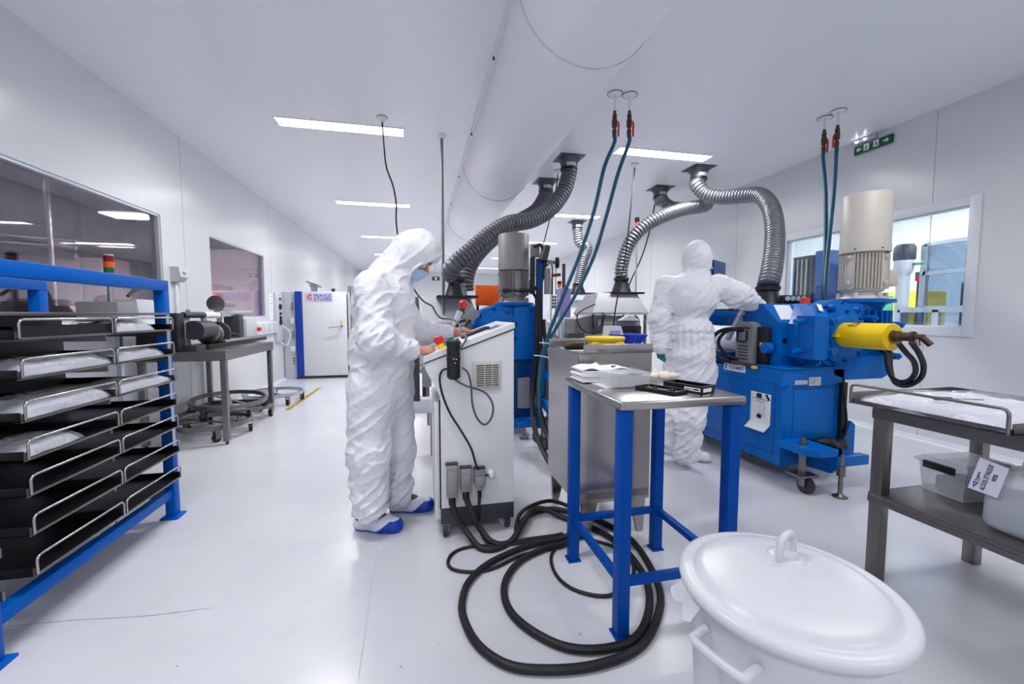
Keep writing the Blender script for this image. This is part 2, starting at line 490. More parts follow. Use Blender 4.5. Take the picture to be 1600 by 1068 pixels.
def surface_nets(D, lo, h):
    S = D < 0
    c = S[:-1, :-1, :-1].astype(np.int8)
    for dx, dy, dz in ((1, 0, 0), (0, 1, 0), (0, 0, 1), (1, 1, 0), (1, 0, 1), (0, 1, 1), (1, 1, 1)):
        c = c + S[dx:D.shape[0] - 1 + dx, dy:D.shape[1] - 1 + dy, dz:D.shape[2] - 1 + dz]
    mixed = (c > 0) & (c < 8)
    I = np.stack(np.nonzero(mixed), 1)
    acc = np.zeros((len(I), 3)); cnt = np.zeros(len(I))
    cs = [(a, b, d) for a in (0, 1) for b in (0, 1) for d in (0, 1)]
    val = {k: D[I[:, 0] + k[0], I[:, 1] + k[1], I[:, 2] + k[2]] for k in cs}
    for k in cs:
        for axis in range(3):
            if k[axis] == 0:
                j = tuple(k[i] + (i == axis) for i in range(3))
                da, db = val[k], val[j]; m = (da < 0) != (db < 0)
                t = np.where(m, da / np.where(np.abs(da - db) < 1e-12, 1e-12, da - db), 0)
                p = np.tile(np.array(k, float), (len(I), 1)); p[:, axis] += t
                acc[m] += p[m]; cnt[m] += 1
    V = (acc / cnt[:, None] + I) * h + lo
    idx = np.full(mixed.shape, -1, np.int64); idx[mixed] = np.arange(len(I))
    F = []
    nx, ny, nz = D.shape
    for axis in range(3):
        a, b = [(1, 2), (2, 0), (0, 1)][axis]
        sl0 = [slice(1, -1)] * 3; sl1 = [slice(1, -1)] * 3
        sl0[axis] = slice(0, D.shape[axis] - 1); sl1[axis] = slice(1, D.shape[axis])
        s0, s1 = S[tuple(sl0)], S[tuple(sl1)]
        E = np.stack(np.nonzero(s0 != s1), 1)
        if len(E) == 0: continue
        flip = s0[tuple(E.T)]
        base = E.copy(); base[:, a] += 1; base[:, b] += 1
        def cell(da, db):
            q = base.copy(); q[:, a] -= da; q[:, b] -= db
            return idx[q[:, 0], q[:, 1], q[:, 2]]
        Q = np.stack([cell(1, 1), cell(0, 1), cell(0, 0), cell(1, 0)], 1)
        Q[~flip] = Q[~flip][:, ::-1]
        F.append(Q)
    F = np.concatenate(F); F = F[(F >= 0).all(1)]
    return V, F
def soft_obj(name, VF, m, parent=None, ang=180, W=None):
    V, F = VF
    me = bpy.data.meshes.new(name)
    me.vertices.add(len(V)); me.vertices.foreach_set('co', V.astype(np.float32).ravel())
    me.loops.add(len(F) * 4); me.loops.foreach_set('vertex_index', F.astype(np.int32).ravel())
    me.polygons.add(len(F)); me.polygons.foreach_set('loop_start', np.arange(0, len(F) * 4, 4, dtype=np.int32))
    me.update(calc_edges=True); me.validate()
    if W is not None: me.transform(W)
    return link(name, me, m, parent, ang)
# ------------------------------------------------------------------ the setting
WL, WR, CZ, YB, YF = -2.55, 4.85, 3.2, 20.0, -3.0
# floor: pale grey-lavender poured resin, slightly glossy, with worn flecks
def floor_mat():
    m = mat('resin_floor', '#cfd1d9', 0.24, var=0.02, scale=0.9, rvar=0.07, bump=0.012, bscale=9)
    nt = m.node_tree; b = nt.nodes['Principled BSDF']
    src = b.inputs['Base Color'].links[0].from_socket
    tc = nt.nodes.new('ShaderNodeTexCoord')
    n = nt.nodes.new('ShaderNodeTexNoise'); n.inputs['Scale'].default_value = 34; n.inputs['Detail'].default_value = 3
    nt.links.new(tc.outputs['Object'], n.inputs['Vector'])
    cr = nt.nodes.new('ShaderNodeValToRGB'); cr.color_ramp.elements[0].position = 0.215; cr.color_ramp.elements[1].position = 0.27
    nt.links.new(n.outputs['Fac'], cr.inputs[0])
    mx = nt.nodes.new('ShaderNodeMixRGB'); mx.inputs[1].default_value = lin('#8f95a2')
    nt.links.new(cr.outputs[0], mx.inputs[0]); nt.links.new(src, mx.inputs[2])
    n3 = nt.nodes.new('ShaderNodeTexNoise'); n3.inputs['Scale'].default_value = 1.6; n3.inputs['Detail'].default_value = 7; n3.inputs['Roughness'].default_value = 0.7
    nt.links.new(tc.outputs['Object'], n3.inputs['Vector'])
    mx2 = nt.nodes.new('ShaderNodeMixRGB'); mx2.blend_type = 'MULTIPLY'; mx2.inputs[0].default_value = 0.28
    cr2 = nt.nodes.new('ShaderNodeValToRGB'); cr2.color_ramp.elements[0].position = 0.3; cr2.color_ramp.elements[0].color = (0.72, 0.73, 0.75, 1); cr2.color_ramp.elements[1].position = 0.6
    nt.links.new(n3.outputs['Fac'], cr2.inputs[0])
    nt.links.new(mx.outputs[0], mx2.inputs[1]); nt.links.new(cr2.outputs[0], mx2.inputs[2])
    nt.links.new(mx2.outputs[0], b.inputs['Base Color'])
    return m
struct(MB().box(WL - 0.1, WR + 0.1, YF, YB, -0.1, 0).build('floor', floor_mat()))
struct(MB().box(WL - 0.1, WR + 0.1, YF, YB, CZ, CZ + 0.1).build('ceiling', M['ceiling']))
# window openings: (y0, y1, z0, z1)
W1, W2, W3 = (1.0, 4.98, 1.20, 2.26), (5.99, 7.86, 1.21, 2.24), (2.82, 4.72, 1.13, 2.23)
def wall_with_openings(name, xa, xb, holes):
    b = MB(); y = YF
    for (y0, y1, z0, z1) in holes:
        b.box(xa, xb, y, y0, 0, CZ); b.box(xa, xb, y0, y1, 0, z0); b.box(xa, xb, y0, y1, z1, CZ); y = y1
    b.box(xa, xb, y, YB, 0, CZ)
    return struct(b.build(name, M['white_panel']))
wall_with_openings('wall_left', WL - 0.1, WL, [W1, W2])
wall_with_openings('wall_right', WR, WR + 0.1, [W3])
struct(MB().box(WL - 0.1, WR + 0.1, YB, YB + 0.1, 0, CZ).build('wall_back', M['white_panel']))
struct(MB().box(WL - 0.1, WR + 0.1, YF - 0.1, YF, 0, CZ).build('wall_front', M['white_panel']))
# thin vertical joints between the wall panels
for i, y in enumerate((3.11, 5.65, 8.1, 11.0, 14.0)):
    struct(MB().box(WR - 0.002, WR, y - 0.003, y + 0.003, 0, CZ).build('trim_%d' % (i + 1), M['joint']))
for i, y in enumerate((5.4, 8.2)):
    struct(MB().box(WL, WL + 0.002, y - 0.002, y + 0.002, 0, CZ).build('trim_%d' % (i + 6), M['joint']))
# coved skirting
struct(MB().prism([(WL, YF, 0), (WL + 0.04, YF, 0), (WL + 0.012, YF, 0.012), (WL, YF, 0.05)], (0, YB - YF, 0)).build('baseboard_left', M['trim_white']))
struct(MB().prism([(WR, YF, 0), (WR - 0.04, YF, 0), (WR - 0.012, YF, 0.012), (WR, YF, 0.05)], (0, YB - YF, 0)).build('baseboard_right', M['trim_white']))
# hairline joints in the floor
for i, pts in enumerate(([(10, 978), (120, 968), (225, 962), (330, 949)], [(592, 845), (582, 900), (574, 965), (560, 1060)], [(330, 780), (440, 735), (545, 700)])):
    P = [atz(x, y, 0.0005) for x, y in pts]
    b = MB(); P = resample(smooth(P, 6), 0.03)
    for a, c in zip(P, P[1:]):
        w = 0.0012 + 0.0012 * random.random(); n = Vector((-(c - a).y, (c - a).x, 0)).normalized() * w
        b.quad(a - n, c - n, c + n, a + n)
    struct(b.build('trim_%d' % (i + 8), mat('floor_joint_%d' % i, ('#8d929e', '#b4b8c2', '#b0b4be')[i], 0.6)))

def window(n, x, hole, frame, depth, glass, side, inner=0.05, lip=0.0):
    y0, y1, z0, z1 = hole
    f = MB(); xa, xb = (x - depth, x) if side < 0 else (x, x + depth)
    f.box(xa, xb, y0, y0 + inner, z0, z1); f.box(xa, xb, y1 - inner, y1, z0, z1)
    f.box(xa, xb, y0 + inner, y1 - inner, z0, z0 + inner); f.box(xa, xb, y0 + inner, y1 - inner, z1 - inner, z1)
    o = struct(f.build('window_%d' % n, frame))
    if lip:
        g = MB(); xl = x - 0.012 * side; a, b2 = min(x, xl), max(x, xl)
        g.box(a, b2, y0 - lip, y0 + 0.004, z0 - lip, z1 + lip, 0.003); g.box(a, b2, y1 - 0.004, y1 + lip, z0 - lip, z1 + lip, 0.003)
        g.box(a, b2, y0, y1, z0 - lip, z0 + 0.004, 0.003); g.box(a, b2, y0, y1, z1 - 0.004, z1 + lip, 0.003)
        g.build('window_frame', M['trim_white'], o)
    xm = (xa + xb) / 2
    MB().box(xm - 0.003, xm + 0.003, y0 + inner, y1 - inner, z0 + inner, z1 - inner).build('pane', glass, o)
    return o
window(1, WL - 0.012, W1, M['alu_light'], 0.07, M['glass_dark'], -1, 0.022)
window(2, WL - 0.006, W2, M['alu_light'], 0.07, M['glass_dark'], -1, 0.016)
window(3, WR + 0.02, W3, M['trim_white'], 0.07, M['glass_clear'], 1, 0.012)
# the broad white casing of the right window
g = MB(); a, b2 = WR - 0.012, WR
y0, y1, z0, z1 = W3; lip = 0.085
g.box(a, b2, y0 - lip, y0, z0 - lip, z1 + lip, 0.004); g.box(a, b2, y1, y1 + lip, z0 - lip, z1 + lip, 0.004)
g.box(a, b2, y0, y1, z0 - lip, z0, 0.004); g.box(a, b2, y0, y1, z1, z1 + lip, 0.004)
struct(g.build('trim_11', M['trim_white']))

# recessed ceiling lights, 1.23 m long, rows 3.17 m apart
def ceiling_light(x0, y, w=1.235, d=0.19, k=1.0):
    t = thing('ceiling_light', '', 'light', (x0 + w / 2, y, CZ), 0, 'recessed ceiling lights')
    MB().box(x0, x0 + w, y - d / 2, y + d / 2, CZ - 0.004, CZ - 0.001).build('diffuser', M['lamp'], t)
    f = MB(); e = 0.012
    f.box(x0 - e, x0 + w + e, y - d / 2 - e, y - d / 2, CZ - 0.006, CZ); f.box(x0 - e, x0 + w + e, y + d / 2, y + d / 2 + e, CZ - 0.006, CZ)
    f.box(x0 - e, x0, y - d / 2, y + d / 2, CZ - 0.006, CZ); f.box(x0 + w, x0 + w + e, y - d / 2, y + d / 2, CZ - 0.006, CZ)
    f.build('frame', M['trim_white'], t)
    la = bpy.data.lights.new('ceiling_lamp', 'AREA'); la.shape = 'RECTANGLE'; la.size = w; la.size_y = d
    la.energy = LAMP_WATT * k; la.spread = LAMP_SPREAD; la.color = (1.0, 0.99, 0.98)
    lo = bpy.data.objects.new('ceiling_lamp', la); COL.objects.link(lo); lo.parent = t; lo.location = (0, 0, -0.008)
    return t
LL = {4.76: 'long ceiling light panel at left, nearest one, in front of the hanging black cable',
      7.88: 'second nearest ceiling light on the left, above the hooded worker',
      11.15: 'third ceiling light on the left, just behind the hooded head',
      14.35: 'fourth and faint ceiling light on the left, half behind the hood',
      17.5: 'farthest ceiling light of the left row near the back wall'}
RL = {4.7: 'long ceiling light panel on the right beside the pair of valves',
      7.95: 'second ceiling light on the right, behind the thick silver hose',
      11.1: 'third ceiling light on the right, deep in the room beside the grey motor',
      14.4: 'fourth ceiling light on the right, seen through the bend of the big hose',
      17.6: 'farthest ceiling light of the right row near the back wall'}
for y, l in LL.items():
    o = ceiling_light(-1.37, y); o['label'] = l
for y, l in RL.items():
    o = ceiling_light(2.33 if y < 8 else 2.5, y); o['label'] = l
# two rows behind and above the camera, out of the frame but lighting the foreground
for y, n in ((1.6, 'above the near floor'), (-1.5, 'behind the camera')):
    for x0, sd in ((-1.37, 'left'), (2.33, 'right')):
        o = ceiling_light(x0, y, k=(0.62 if sd == 'left' else 0.35) if y > 0 else 0.9); o['label'] = 'recessed %s ceiling light panel %s' % (sd, n)

# half-round textile air duct under the ceiling
DX, DR = 1.035, 0.44
t = thing('air_duct', 'wide white half-round fabric air duct running along the ceiling', 'air duct', (DX, 5, CZ))
prof = [(DX + DR * math.cos(a), CZ - 0.001 - DR * math.sin(a)) for a in [PI * i / 40 for i in range(41)]]
MB().prism([(x, YF + 0.05, z) for x, z in prof], (0, 14.0 - YF, 0)).build('sleeve', M['duct_cloth'], t, 50)
for y in (-0.4, 2.5, 5.55, 8.6, 11.6):
    P = [Vector((DX + (DR + 0.004) * math.cos(a), y, CZ - 0.004 - (DR + 0.002) * math.sin(a))) for a in [PI * i / 40 for i in range(41)]]
    MB().tube(P, 0.005, 6).build('seam', M['trim_white'], t, 60)
for sx, nm in ((-1, 'rail'), (1, 'rail')):
    xr = DX + sx * DR
    MB().box(min(xr, xr + sx * 0.025), max(xr, xr + sx * 0.025), YF + 0.05, 11, CZ - 0.03, CZ - 0.001).build(nm, M['trim_white'], t)
for y in (1.9, 3.2, 4.55, 5.95, 7.4):
    MB().cyl((DX - DR - 0.02, y, CZ - 0.05), (DX - DR - 0.02, y, CZ - 0.02), 0.008, n=8).build('bolt', M['dark'], t)

# ---------------- the dim hall beyond the left windows
struct(MB().box(-11, WL - 0.12, -2, 20, -0.1, 0).build('floor_hall', mat('hall_floor', '#4a4a50', 0.5)))
struct(MB().box(-11, WL - 0.12, -2, 20, 6.0, 6.1).build('ceiling_hall', M['hall_dark']))
struct(MB().box(-9.1, -9.0, -2, 20, 0, 6).build('wall_hall', M['hall_wall']))
struct(MB().box(-11, WL - 0.12, 19.5, 19.6, 0, 6).build('wall_hall_end', M['hall_wall']))
for i, y in enumerate((9.0, 11.2, 13.4, 15.6, 17.8)):
    tag(MB().box(-8.98, -8.75, y - 0.12, y + 0.12, 0, 6).build('hall_column', M['hall_dark']),
        'dark steel column of the hall, seen through the left window, %s from the near end' % ('first', 'second', 'third', 'fourth', 'fifth')[i], 'column', 'steel columns of the hall')
tag(MB().box(-8.74, -8.5, 6, 19, 2.9, 3.15).build('hall_beam', M['hall_beam']), 'brown horizontal beam across the dark hall wall beyond the window', 'beam')
struct(MB().box(-5.6, WL - 0.12, 11.0, 11.15, 0, 2.75).build('wall_partition', M['lavender']))
struct(MB().box(-5.6, -5.45, 11.15, 19.4, 0, 2.75).build('wall_partition_side', M['lavender']))
tag(MB().box(-4.72, -4.45, 10.6, 10.98, 0, 1.75, 0.01).build('hall_cupboard', M['orange']), 'orange cupboard against the lavender partition, seen through the second left window', 'cupboard')
for i, (x, y, z) in enumerate(((-6.5, 7.2, 3.4), (-7.8, 12.5, 3.0), (-4.3, 8.4, 2.9), (-6.6, 14.5, 3.8))):
    t = thing('hall_light', 'strip lamp in the dim hall behind the left windows, %s' % ('nearest the rack', 'low beside the beam', 'added to brighten the lavender partition', 'farthest away')[i], 'light', (x, y, z), 0, 'lamps of the hall')
    w_ = 0.09 if i != 2 else 0.22
    MB().box(x - 0.75, x + 0.75, y - w_, y + w_, z, z + 0.01).build('diffuser', M['hall_lamp'] if i != 2 else mat('partition_fill_lamp', '#fff6f4', emit=170.0), t)  # third lamp is an added fill that brightens the lavender partition
    MB().box(x - 0.77, x + 0.77, y - 0.1, y + 0.1, z + 0.01, z + 0.06).build('housing', M['hall_dark'], t)
    for k in (-0.6, 0.6):
        MB().cyl((x + k, y, z + 0.05), (x + k, y, 6.0), 0.006, n=6).build('suspension_wire', M['wire'], t)
# pipes and a pale machine close behind the first window
t = thing('hall_pipe_rack', 'grey pipe run on thin uprights in the hall behind the rack', 'pipe rack', (-6.2, 7.6, 0))
for k, (z, r) in enumerate(((2.15, 0.05), (2.28, 0.03), (2.38, 0.03))):
    MB().cyl((-8.2, 7.4, z + 0.1), (-5.2, 7.9, z), r, n=10).build('pipe', M['alu'] if k else M['hall_dark'], t)
for x in (-7.0, -6.05, -5.35):
    MB().cyl((x, 7.65, 0), (x, 7.65, 3.3 if x > -7 else 4.2), 0.03, n=8).build('upright', M['alu'], t)
t = thing('pale_machine', 'low pale machine behind the glass, tinted pink for the room reflected in the window', 'machine', (-4.6, 6.6, 0))
MB().box(-5.6, -3.6, 5.8, 7.4, 0, 0.95, 0.03).build('body', M['reflection_pink'], t)
MB().prism([(-5.5, 5.9, 0.95), (-3.7, 5.9, 0.95), (-4.0, 5.9, 1.35), (-5.2, 5.9, 1.35)], (0, 1.3, 0)).build('hood', M['reflection_pink'], t)
for k in range(4):
    MB().box(-5.3 + k * 0.4, -5.15 + k * 0.4, 5.885, 5.9, 1.02, 1.2).build('screen', M['lightgrey'], t)
t = thing('hall_locker', 'tall grey locker in the hall beyond the first window', 'locker', (-6.6, 10.5, 0))
MB().box(-7.1, -6.2, 10.2, 10.9, 0, 2.4, 0.02).build('body', M['reflection_pink'], t)
for k in (0, 1):
    MB().box(-7.08 + k * 0.45, -6.66 + k * 0.45, 10.18, 10.2, 0.1, 2.3, 0.005).build('locker_front', M['lavender'], t)

# ---------------- the bright room beyond the right window
struct(MB().box(WR + 0.12, 10.2, -1, 11, -0.1, 0).build('floor_next_room', M['next_wall']))
struct(MB().box(WR + 0.12, 10.2, -1, 11, 3.2, 3.3).build('ceiling_next_room', M['next_wall']))
struct(MB().box(10.1, 10.2, -1, 11, 0, 3.2).build('wall_next_room', M['next_wall']))
struct(MB().box(WR + 0.12, 10.1, 10.9, 11, 0, 3.2).build('wall_next_room_end', M['next_wall']))
struct(MB().box(WR + 0.12, 10.1, -1, -0.9, 0, 3.2).build('wall_next_room_near', M['next_wall']))
for i, (x, y) in enumerate(((6.3, 2.5), (6.3, 5.0), (8.6, 2.5), (8.6, 5.5), (6.3, 7.8))):
    o = thing('next_room_light', 'ceiling light of the bright room behind the right window, %s' % ('nearest', 'second', 'far near', 'far middle', 'rearmost')[i], 'light', (x, y, 3.2), 0, 'lights of the next room')
    MB().box(x - 0.7, x + 0.7, y - 0.12, y + 0.12, 3.19, 3.197).build('diffuser', M['next_lamp'], o)
    MB().box(x - 0.72, x + 0.72, y - 0.14, y - 0.12, 3.185, 3.2).build('frame', M['trim_white'], o)
# glazed aluminium machine enclosure
XE = 6.1
t = thing('machine_enclosure', 'aluminium framed machine enclosure with dark glazing, seen through the right window', 'enclosure', (6.6, 3.7, 0))
def P2(px, py): return atx(px, py, XE)
ya, yb, yc = P2(1441, 430).y, P2(1470, 430).y, P2(1545, 430).y
zt, zm, zb = P2(1442, 382).z, P2(1442, 427).z, P2(1442, 481).z
b = 0.03
for y in (ya, yc): MB().box(XE, XE + 2 * b, y - b, y + b, 0, zt).build('post', M['alu_light'], t)
for z in (zt, zm, zb): MB().box(XE, XE + 2 * b, yc, ya, z - b * 0.8, z + b * 0.8).build('rail', M['alu_light'], t)
MB().box(XE + 0.5, XE + 0.6, yb - 0.07, yb + 0.07, 0.9, zt - 0.03).build('inner_column', M['dark'], t)
MB().box(XE + 0.02, XE + 0.03, yc, ya, zb, zt).build('glazing', M['plexi'], t)
MB().box(XE + 0.3, XE + 1.2, yc, ya - 0.2, 0.2, zb + 0.32, 0.03).build('machine_bed', M['grey'], t)
MB().box(XE + 0.25, XE + 0.8, yc, yb - 0.1, zm + 0.05, zm + 0.16, 0.01).build('gantry', M['alu'], t)
MB().box(XE + 0.3, XE + 0.6, yb - 0.35, yb - 0.15, zb + 0.3, zb + 0.42, 0.02).build('head', M['dark'], t)
t = thing('low_guard', 'low aluminium guard fence with glazed panels in front of the enclosure', 'guard', (5.9, 4.0, 0))
XE = 5.85
zt2 = P2(1405, 484).z; yl = P2(1401, 500).y; ym = P2(1460, 500).y; yr = P2(1545, 500).y
for y in (yl, ym, yr): MB().box(XE, XE + 0.05, y - 0.03, y + 0.03, 0, zt2).build('post', M['alu_light'], t)
MB().box(XE, XE + 0.05, yr, yl, zt2 - 0.03, zt2 + 0.03).build('top_rail', M['alu_light'], t)
MB().box(XE + 0.02, XE + 0.026, yr, yl, 0.2, zt2).build('glazing', M['plexi'], t)
XE = 7.2
t = thing('moulding_machine', 'yellow and grey-green machine standing beyond the low guard', 'machine', (7.4, 5.6, 0))
p, q = P2(1402, 455), P2(1424, 480)
MB().box(7.2, 7.9, q.y, p.y + 0.5, 0.3, p.z, 0.02).build('body', M['yellow_plastic'], t)
MB().box(7.17, 7.2, q.y + 0.25, p.y + 0.45, 0.6, p.z - 0.06, 0.02).build('door', M['seafoam'], t)
MB().box(7.25, 7.85, q.y + 0.1, p.y + 0.4, 0, 0.3).build('plinth', M['dark'], t)
XE = 6.5
t = thing('signal_tower', 'small green and red signal tower in the bright room', 'signal light', P2(1432, 482))
q = P2(1432, 480)
MB().cyl((XE, q.y, 0), (XE, q.y, P2(1432, 437).z), 0.012, n=10).build('pole', M['dark'], t)
MB().cyl((XE, q.y, P2(1432, 439).z), (XE, q.y, P2(1432, 431).z), 0.035, n=14).build('red_lens', M['red'], t)
MB().cyl((XE, q.y, P2(1432, 431).z), (XE, q.y, P2(1432, 425).z), 0.035, n=14).build('green_lens', M['green'], t)
XE = 6.0
t = thing('dosing_hopper', 'dark-capped hopper on a pale stand behind the right window', 'hopper', (6, P2(1413, 440).y, 0))
q = P2(1413, 405)
MB().lathe([(0.1, 0), (0.11, 0.02), (0.11, 0.16), (0.085, 0.2)], (6, q.y, P2(1413, 407).z), 20).build('cap', M['dark'], t)
MB().lathe([(0.06, -0.2), (0.1, -0.12), (0.1, 0)], (6, q.y, P2(1413, 407).z), 20).build('cone', M['lightgrey'], t)
MB().cyl((6, q.y, 0), (6, q.y, P2(1413, 407).z - 0.19), 0.07, n=14).build('stand', M['lightgrey'], t)
MB().cyl(atx(1416, 413, 6.0), atx(1444, 411, 6.0), 0.018, n=8).build('green_pipe', M['seafoam'], t)
# press with black guard and blue upright at the left end of the window
XE = 5.6
t = thing('press', 'blue press with black guard and pale green body behind the right window', 'press', (5.9, P2(1260, 440).y, 0))
p, q = P2(1236, 403), P2(1266, 470)
MB().box(5.6, 6.1, q.y, p.y, 0.7, p.z, 0.01).build('guard', M['black'], t)
for k in range(4):
    y = q.y + (p.y - q.y) * (0.2 + 0.2 * k)
    MB().cyl((5.58, y, 1.2), (5.58, y, p.z - 0.05), 0.012, n=8).build('guide_rod', M['grey'], t)
q2 = P2(1300, 470)
MB().box(5.62, 6.0, P2(1286, 470).y, q.y - 0.02, 0, p.z + 0.05, 0.02).build('upright', M['mill_dark'], t)
MB().box(5.75, 6.3, P2(1325, 470).y, P2(1290, 470).y, 0.3, 1.45, 0.05).build('tank', M['seafoam'], t)
MB().box(5.8, 6.2, P2(1322, 420).y, P2(1300, 420).y, 1.55, 2.05, 0.05).build('upper_housing', M['mill_dark'], t)
MB().box(5.6, 6.3, P2(1322, 470).y, p.y, 0, 0.7).build('base', M['lightgrey'], t)

# exit sign and emergency lamp on the right wall near the ceiling
t = thing('exit_sign', 'green emergency exit sign with two running figures and arrows on the right wall', 'sign', (WR - 0.02, 3.68, 3.0))
y0, y1, z0, z1 = 3.485, 3.868, 3.035, 3.125
MB().box(WR - 0.03, WR, y0, y1, z0, z1, 0.003).build('plate', M['exit_green'], t)
U, V = Vector((0, -1, 0)), Vector((0, 0, 1)); O = Vector((WR - 0.031, y1, z0))
def onsign(poly, name, m, lift=0.0):
    return MB().prism([O + U * a + V * b - Vector((lift, 0, 0)) for a, b in poly], (-0.0012, 0, 0)).build(name, m, t)
onsign([(0.025, 0.045), (0.05, 0.072), (0.05, 0.053), (0.08, 0.053), (0.08, 0.037), (0.05, 0.037), (0.05, 0.018)], 'arrow', M['paper'])
onsign([(0.358, 0.045), (0.333, 0.072), (0.333, 0.053), (0.303, 0.053), (0.303, 0.037), (0.333, 0.037), (0.333, 0.018)], 'arrow', M['paper'])
for a0, sg in ((0.105, -1), (0.205, 1)):
    onsign([(a0, 0.012), (a0 + 0.055, 0.012), (a0 + 0.055, 0.08), (a0, 0.08)], 'doorway', M['paper'])
    c = a0 + 0.0275
    for pl in ([(-.004, .062), (.004, .062), (.004, .07), (-.004, .07)], [(-.006, .036), (.005, .036), (.008, .06), (-.003, .06)],
               [(-.005, .038), (-.018, .016), (-.012, .016), (.002, .036)], [(0, .038), (.012, .03), (.008, .014), (.013, .014), (.018, .032), (.005, .042)],
               [(.004, .058), (.018, .048), (.018, .043), (.003, .052)], [(-.002, .058), (-.016, .05), (-.014, .046), (.0, .053)]):
        onsign([(c + sg * x, y) for x, y in pl], 'running_figure', M['exit_green'], 0.001)
t = thing('emergency_lamp', 'small white emergency lamp with two lit diodes above the exit sign', 'lamp', (WR - 0.1, 3.8, 3.15))
MB().box(WR - 0.05, WR, 3.64, 3.88, 3.145, 3.19, 0.012).build('housing', M['lightgrey'], t)
for y in (3.83, 3.74): MB().sphere((WR - 0.055, y, 3.165), 0.011, 10).build('diode', M['led'], t)
# tiny second exit sign at the far end
t = thing('far_exit_sign', 'tiny green exit sign hanging far away near the back wall', 'sign', (0.7, 17, 2.6))
p = aty(675, 432, 17); q = aty(687, 438, 17)
MB().box(p.x, q.x, 17, 17.03, q.z, p.z).build('plate', M['exit_green'], t)
MB().box(p.x + 0.1, p.x + 0.2, 16.99, 17, q.z + 0.03, p.z - 0.03).build('pictogram', M['paper'], t)
MB().cyl(((p.x + q.x) / 2, 17.015, p.z), ((p.x + q.x) / 2, 17.015, CZ), 0.01, n=6).build('suspension_rod', M['lightgrey'], t)
# ------------------------------------------------------------------ blue tray rack on the left
XF = -1.475
t = thing('tray_rack', 'blue steel rack full of dark trays standing at the left edge', 'rack', (-1.75, 2.3, 0))
pw = 0.055
for (x0, ys) in ((XF - pw, (1.735, 2.872)), (-2.06, (1.9, 2.77))):
    for y in ys:
        f = MB().box(x0, x0 + pw, y, y + pw, 0.012, 1.4 if x0 > -2 else 1.38, 0.004).build('post', M['blue'], t)
        MB().box(x0 - 0.022, x0 + pw + 0.022, y - 0.022, y + pw + 0.022, 0, 0.012, 0.003).build('foot_plate', M['blue'], f)
MB().box(XF - pw, XF, 1.735, 2.927, 1.39, 1.452, 0.004).build('top_beam', M['blue'], t)
MB().box(-2.06, -2.06 + pw, 1.9, 2.825, 1.38, 1.435, 0.004).build('top_beam', M['blue'], t)
MB().box(XF - pw, XF - 0.01, 1.79, 2.872, 0.13, 0.185, 0.004).build('bottom_beam', M['blue'], t)
MB().box(-2.06, -2.06 + pw, 1.95, 2.77, 0.13, 0.185, 0.004).build('bottom_beam', M['blue'], t)
for y in (1.74, 2.872):
    MB().box(-2.01, XF - pw, y + 0.003, y + pw - 0.003, 0.13, 0.18, 0.004).build('side_rail', M['blue'], t)
MB().box(-2.0, XF + 0.02, 1.80, 2.868, 1.245, 1.259, 0.002).build('top_shelf', M['dark_steel'], t)
XT = -1.43
HZ = [atx(178, y, XT).z for y in (497, 545, 597, 645, 690, 740, 793)]
near_y = (1.885, 2.365); far_y = (2.385, 2.865)
for z in HZ:
    for y0, y1 in ((1.79, 1.80), (2.37, 2.38), (2.868, 2.872)):
        MB().box(-2.04, XF + 0.005, y0, y1, z - 0.11, z - 0.075).build('runner', M['dark_steel'], t)
MB().box(XF + 0.002, XF + 0.006, 2.872, 2.90, 0.45, 1.25).build('edge_strip', M['alu'], t)
def tray(z, ys, label, group, lip=0.007):
    y0, y1 = ys; zb = z - 0.074
    t = thing('tray', label, 'tray', (-1.72, (y0 + y1) / 2, zb), 0, group)
    b = MB(); x0, x1 = -1.985, XT - 0.012
    b.box(x0, x1, y0 - 0.01, y1 + 0.005, zb, zb + 0.003)
    b.box(x0, x1, y0 - 0.01, y0 - 0.007, zb, zb + 0.035); b.box(x0, x1, y1 + 0.002, y1 + 0.005, zb, zb + 0.035)
    b.box(x0, x0 + 0.003, y0 - 0.01, y1 + 0.005, zb, zb + 0.105)
    b.box(x1 - 0.003, x1, y0 - 0.01, y1 + 0.005, zb, zb + lip)
    b.build('pan', M['tray_steel'], t)
    MB().box(x1, x1 + 0.004, y0 - 0.012, y1 + 0.006, zb - 0.004, zb + 0.006, 0.001).build('front_edge', M['dark_steel'], t)
    for ya, yb in ((y0 - 0.012, y0 + 0.012), (y1 - 0.004, y1 + 0.006)): MB().box(x1 + 0.001, x1 + 0.004, ya, yb, zb, zb + 0.03).build('corner_lug', M['dark_steel'], t)
    c = 0.02
    P = [(XT - 0.004, y0, zb + 0.004), (XT - 0.004, y0, z - c)] + [(XT - 0.004, y0 + c - c * math.cos(a), z - c + c * math.sin(a)) for a in (0.5, 1.0)] + [(XT - 0.004, y0 + c, z), (XT - 0.004, y1 - c, z)] \
        + [(XT - 0.004, y1 - c + c * math.sin(a), z - c + c * math.cos(a)) for a in (0.5, 1.0)] + [(XT - 0.004, y1, z - c), (XT - 0.004, y1, zb + 0.004)]
    MB().tube(P, 0.0048, 8).build('handle', M['wire'], t, 60)
    return t
ordn = ('topmost', 'second', 'third', 'fourth', 'fifth', 'sixth', 'lowest')
near_say = ('open and dark', 'heaped with a long bag', 'holding a long bag', 'with one small oval bag', 'empty, under the small bag', 'empty, next to lowest', 'above the blue bottom beam')
far_say = ('holding a small loose bag', 'holding a flat bag', 'holding a long low bag', 'empty below the bags', 'two below the bags', 'empty, next to lowest', 'above the blue bottom beam')
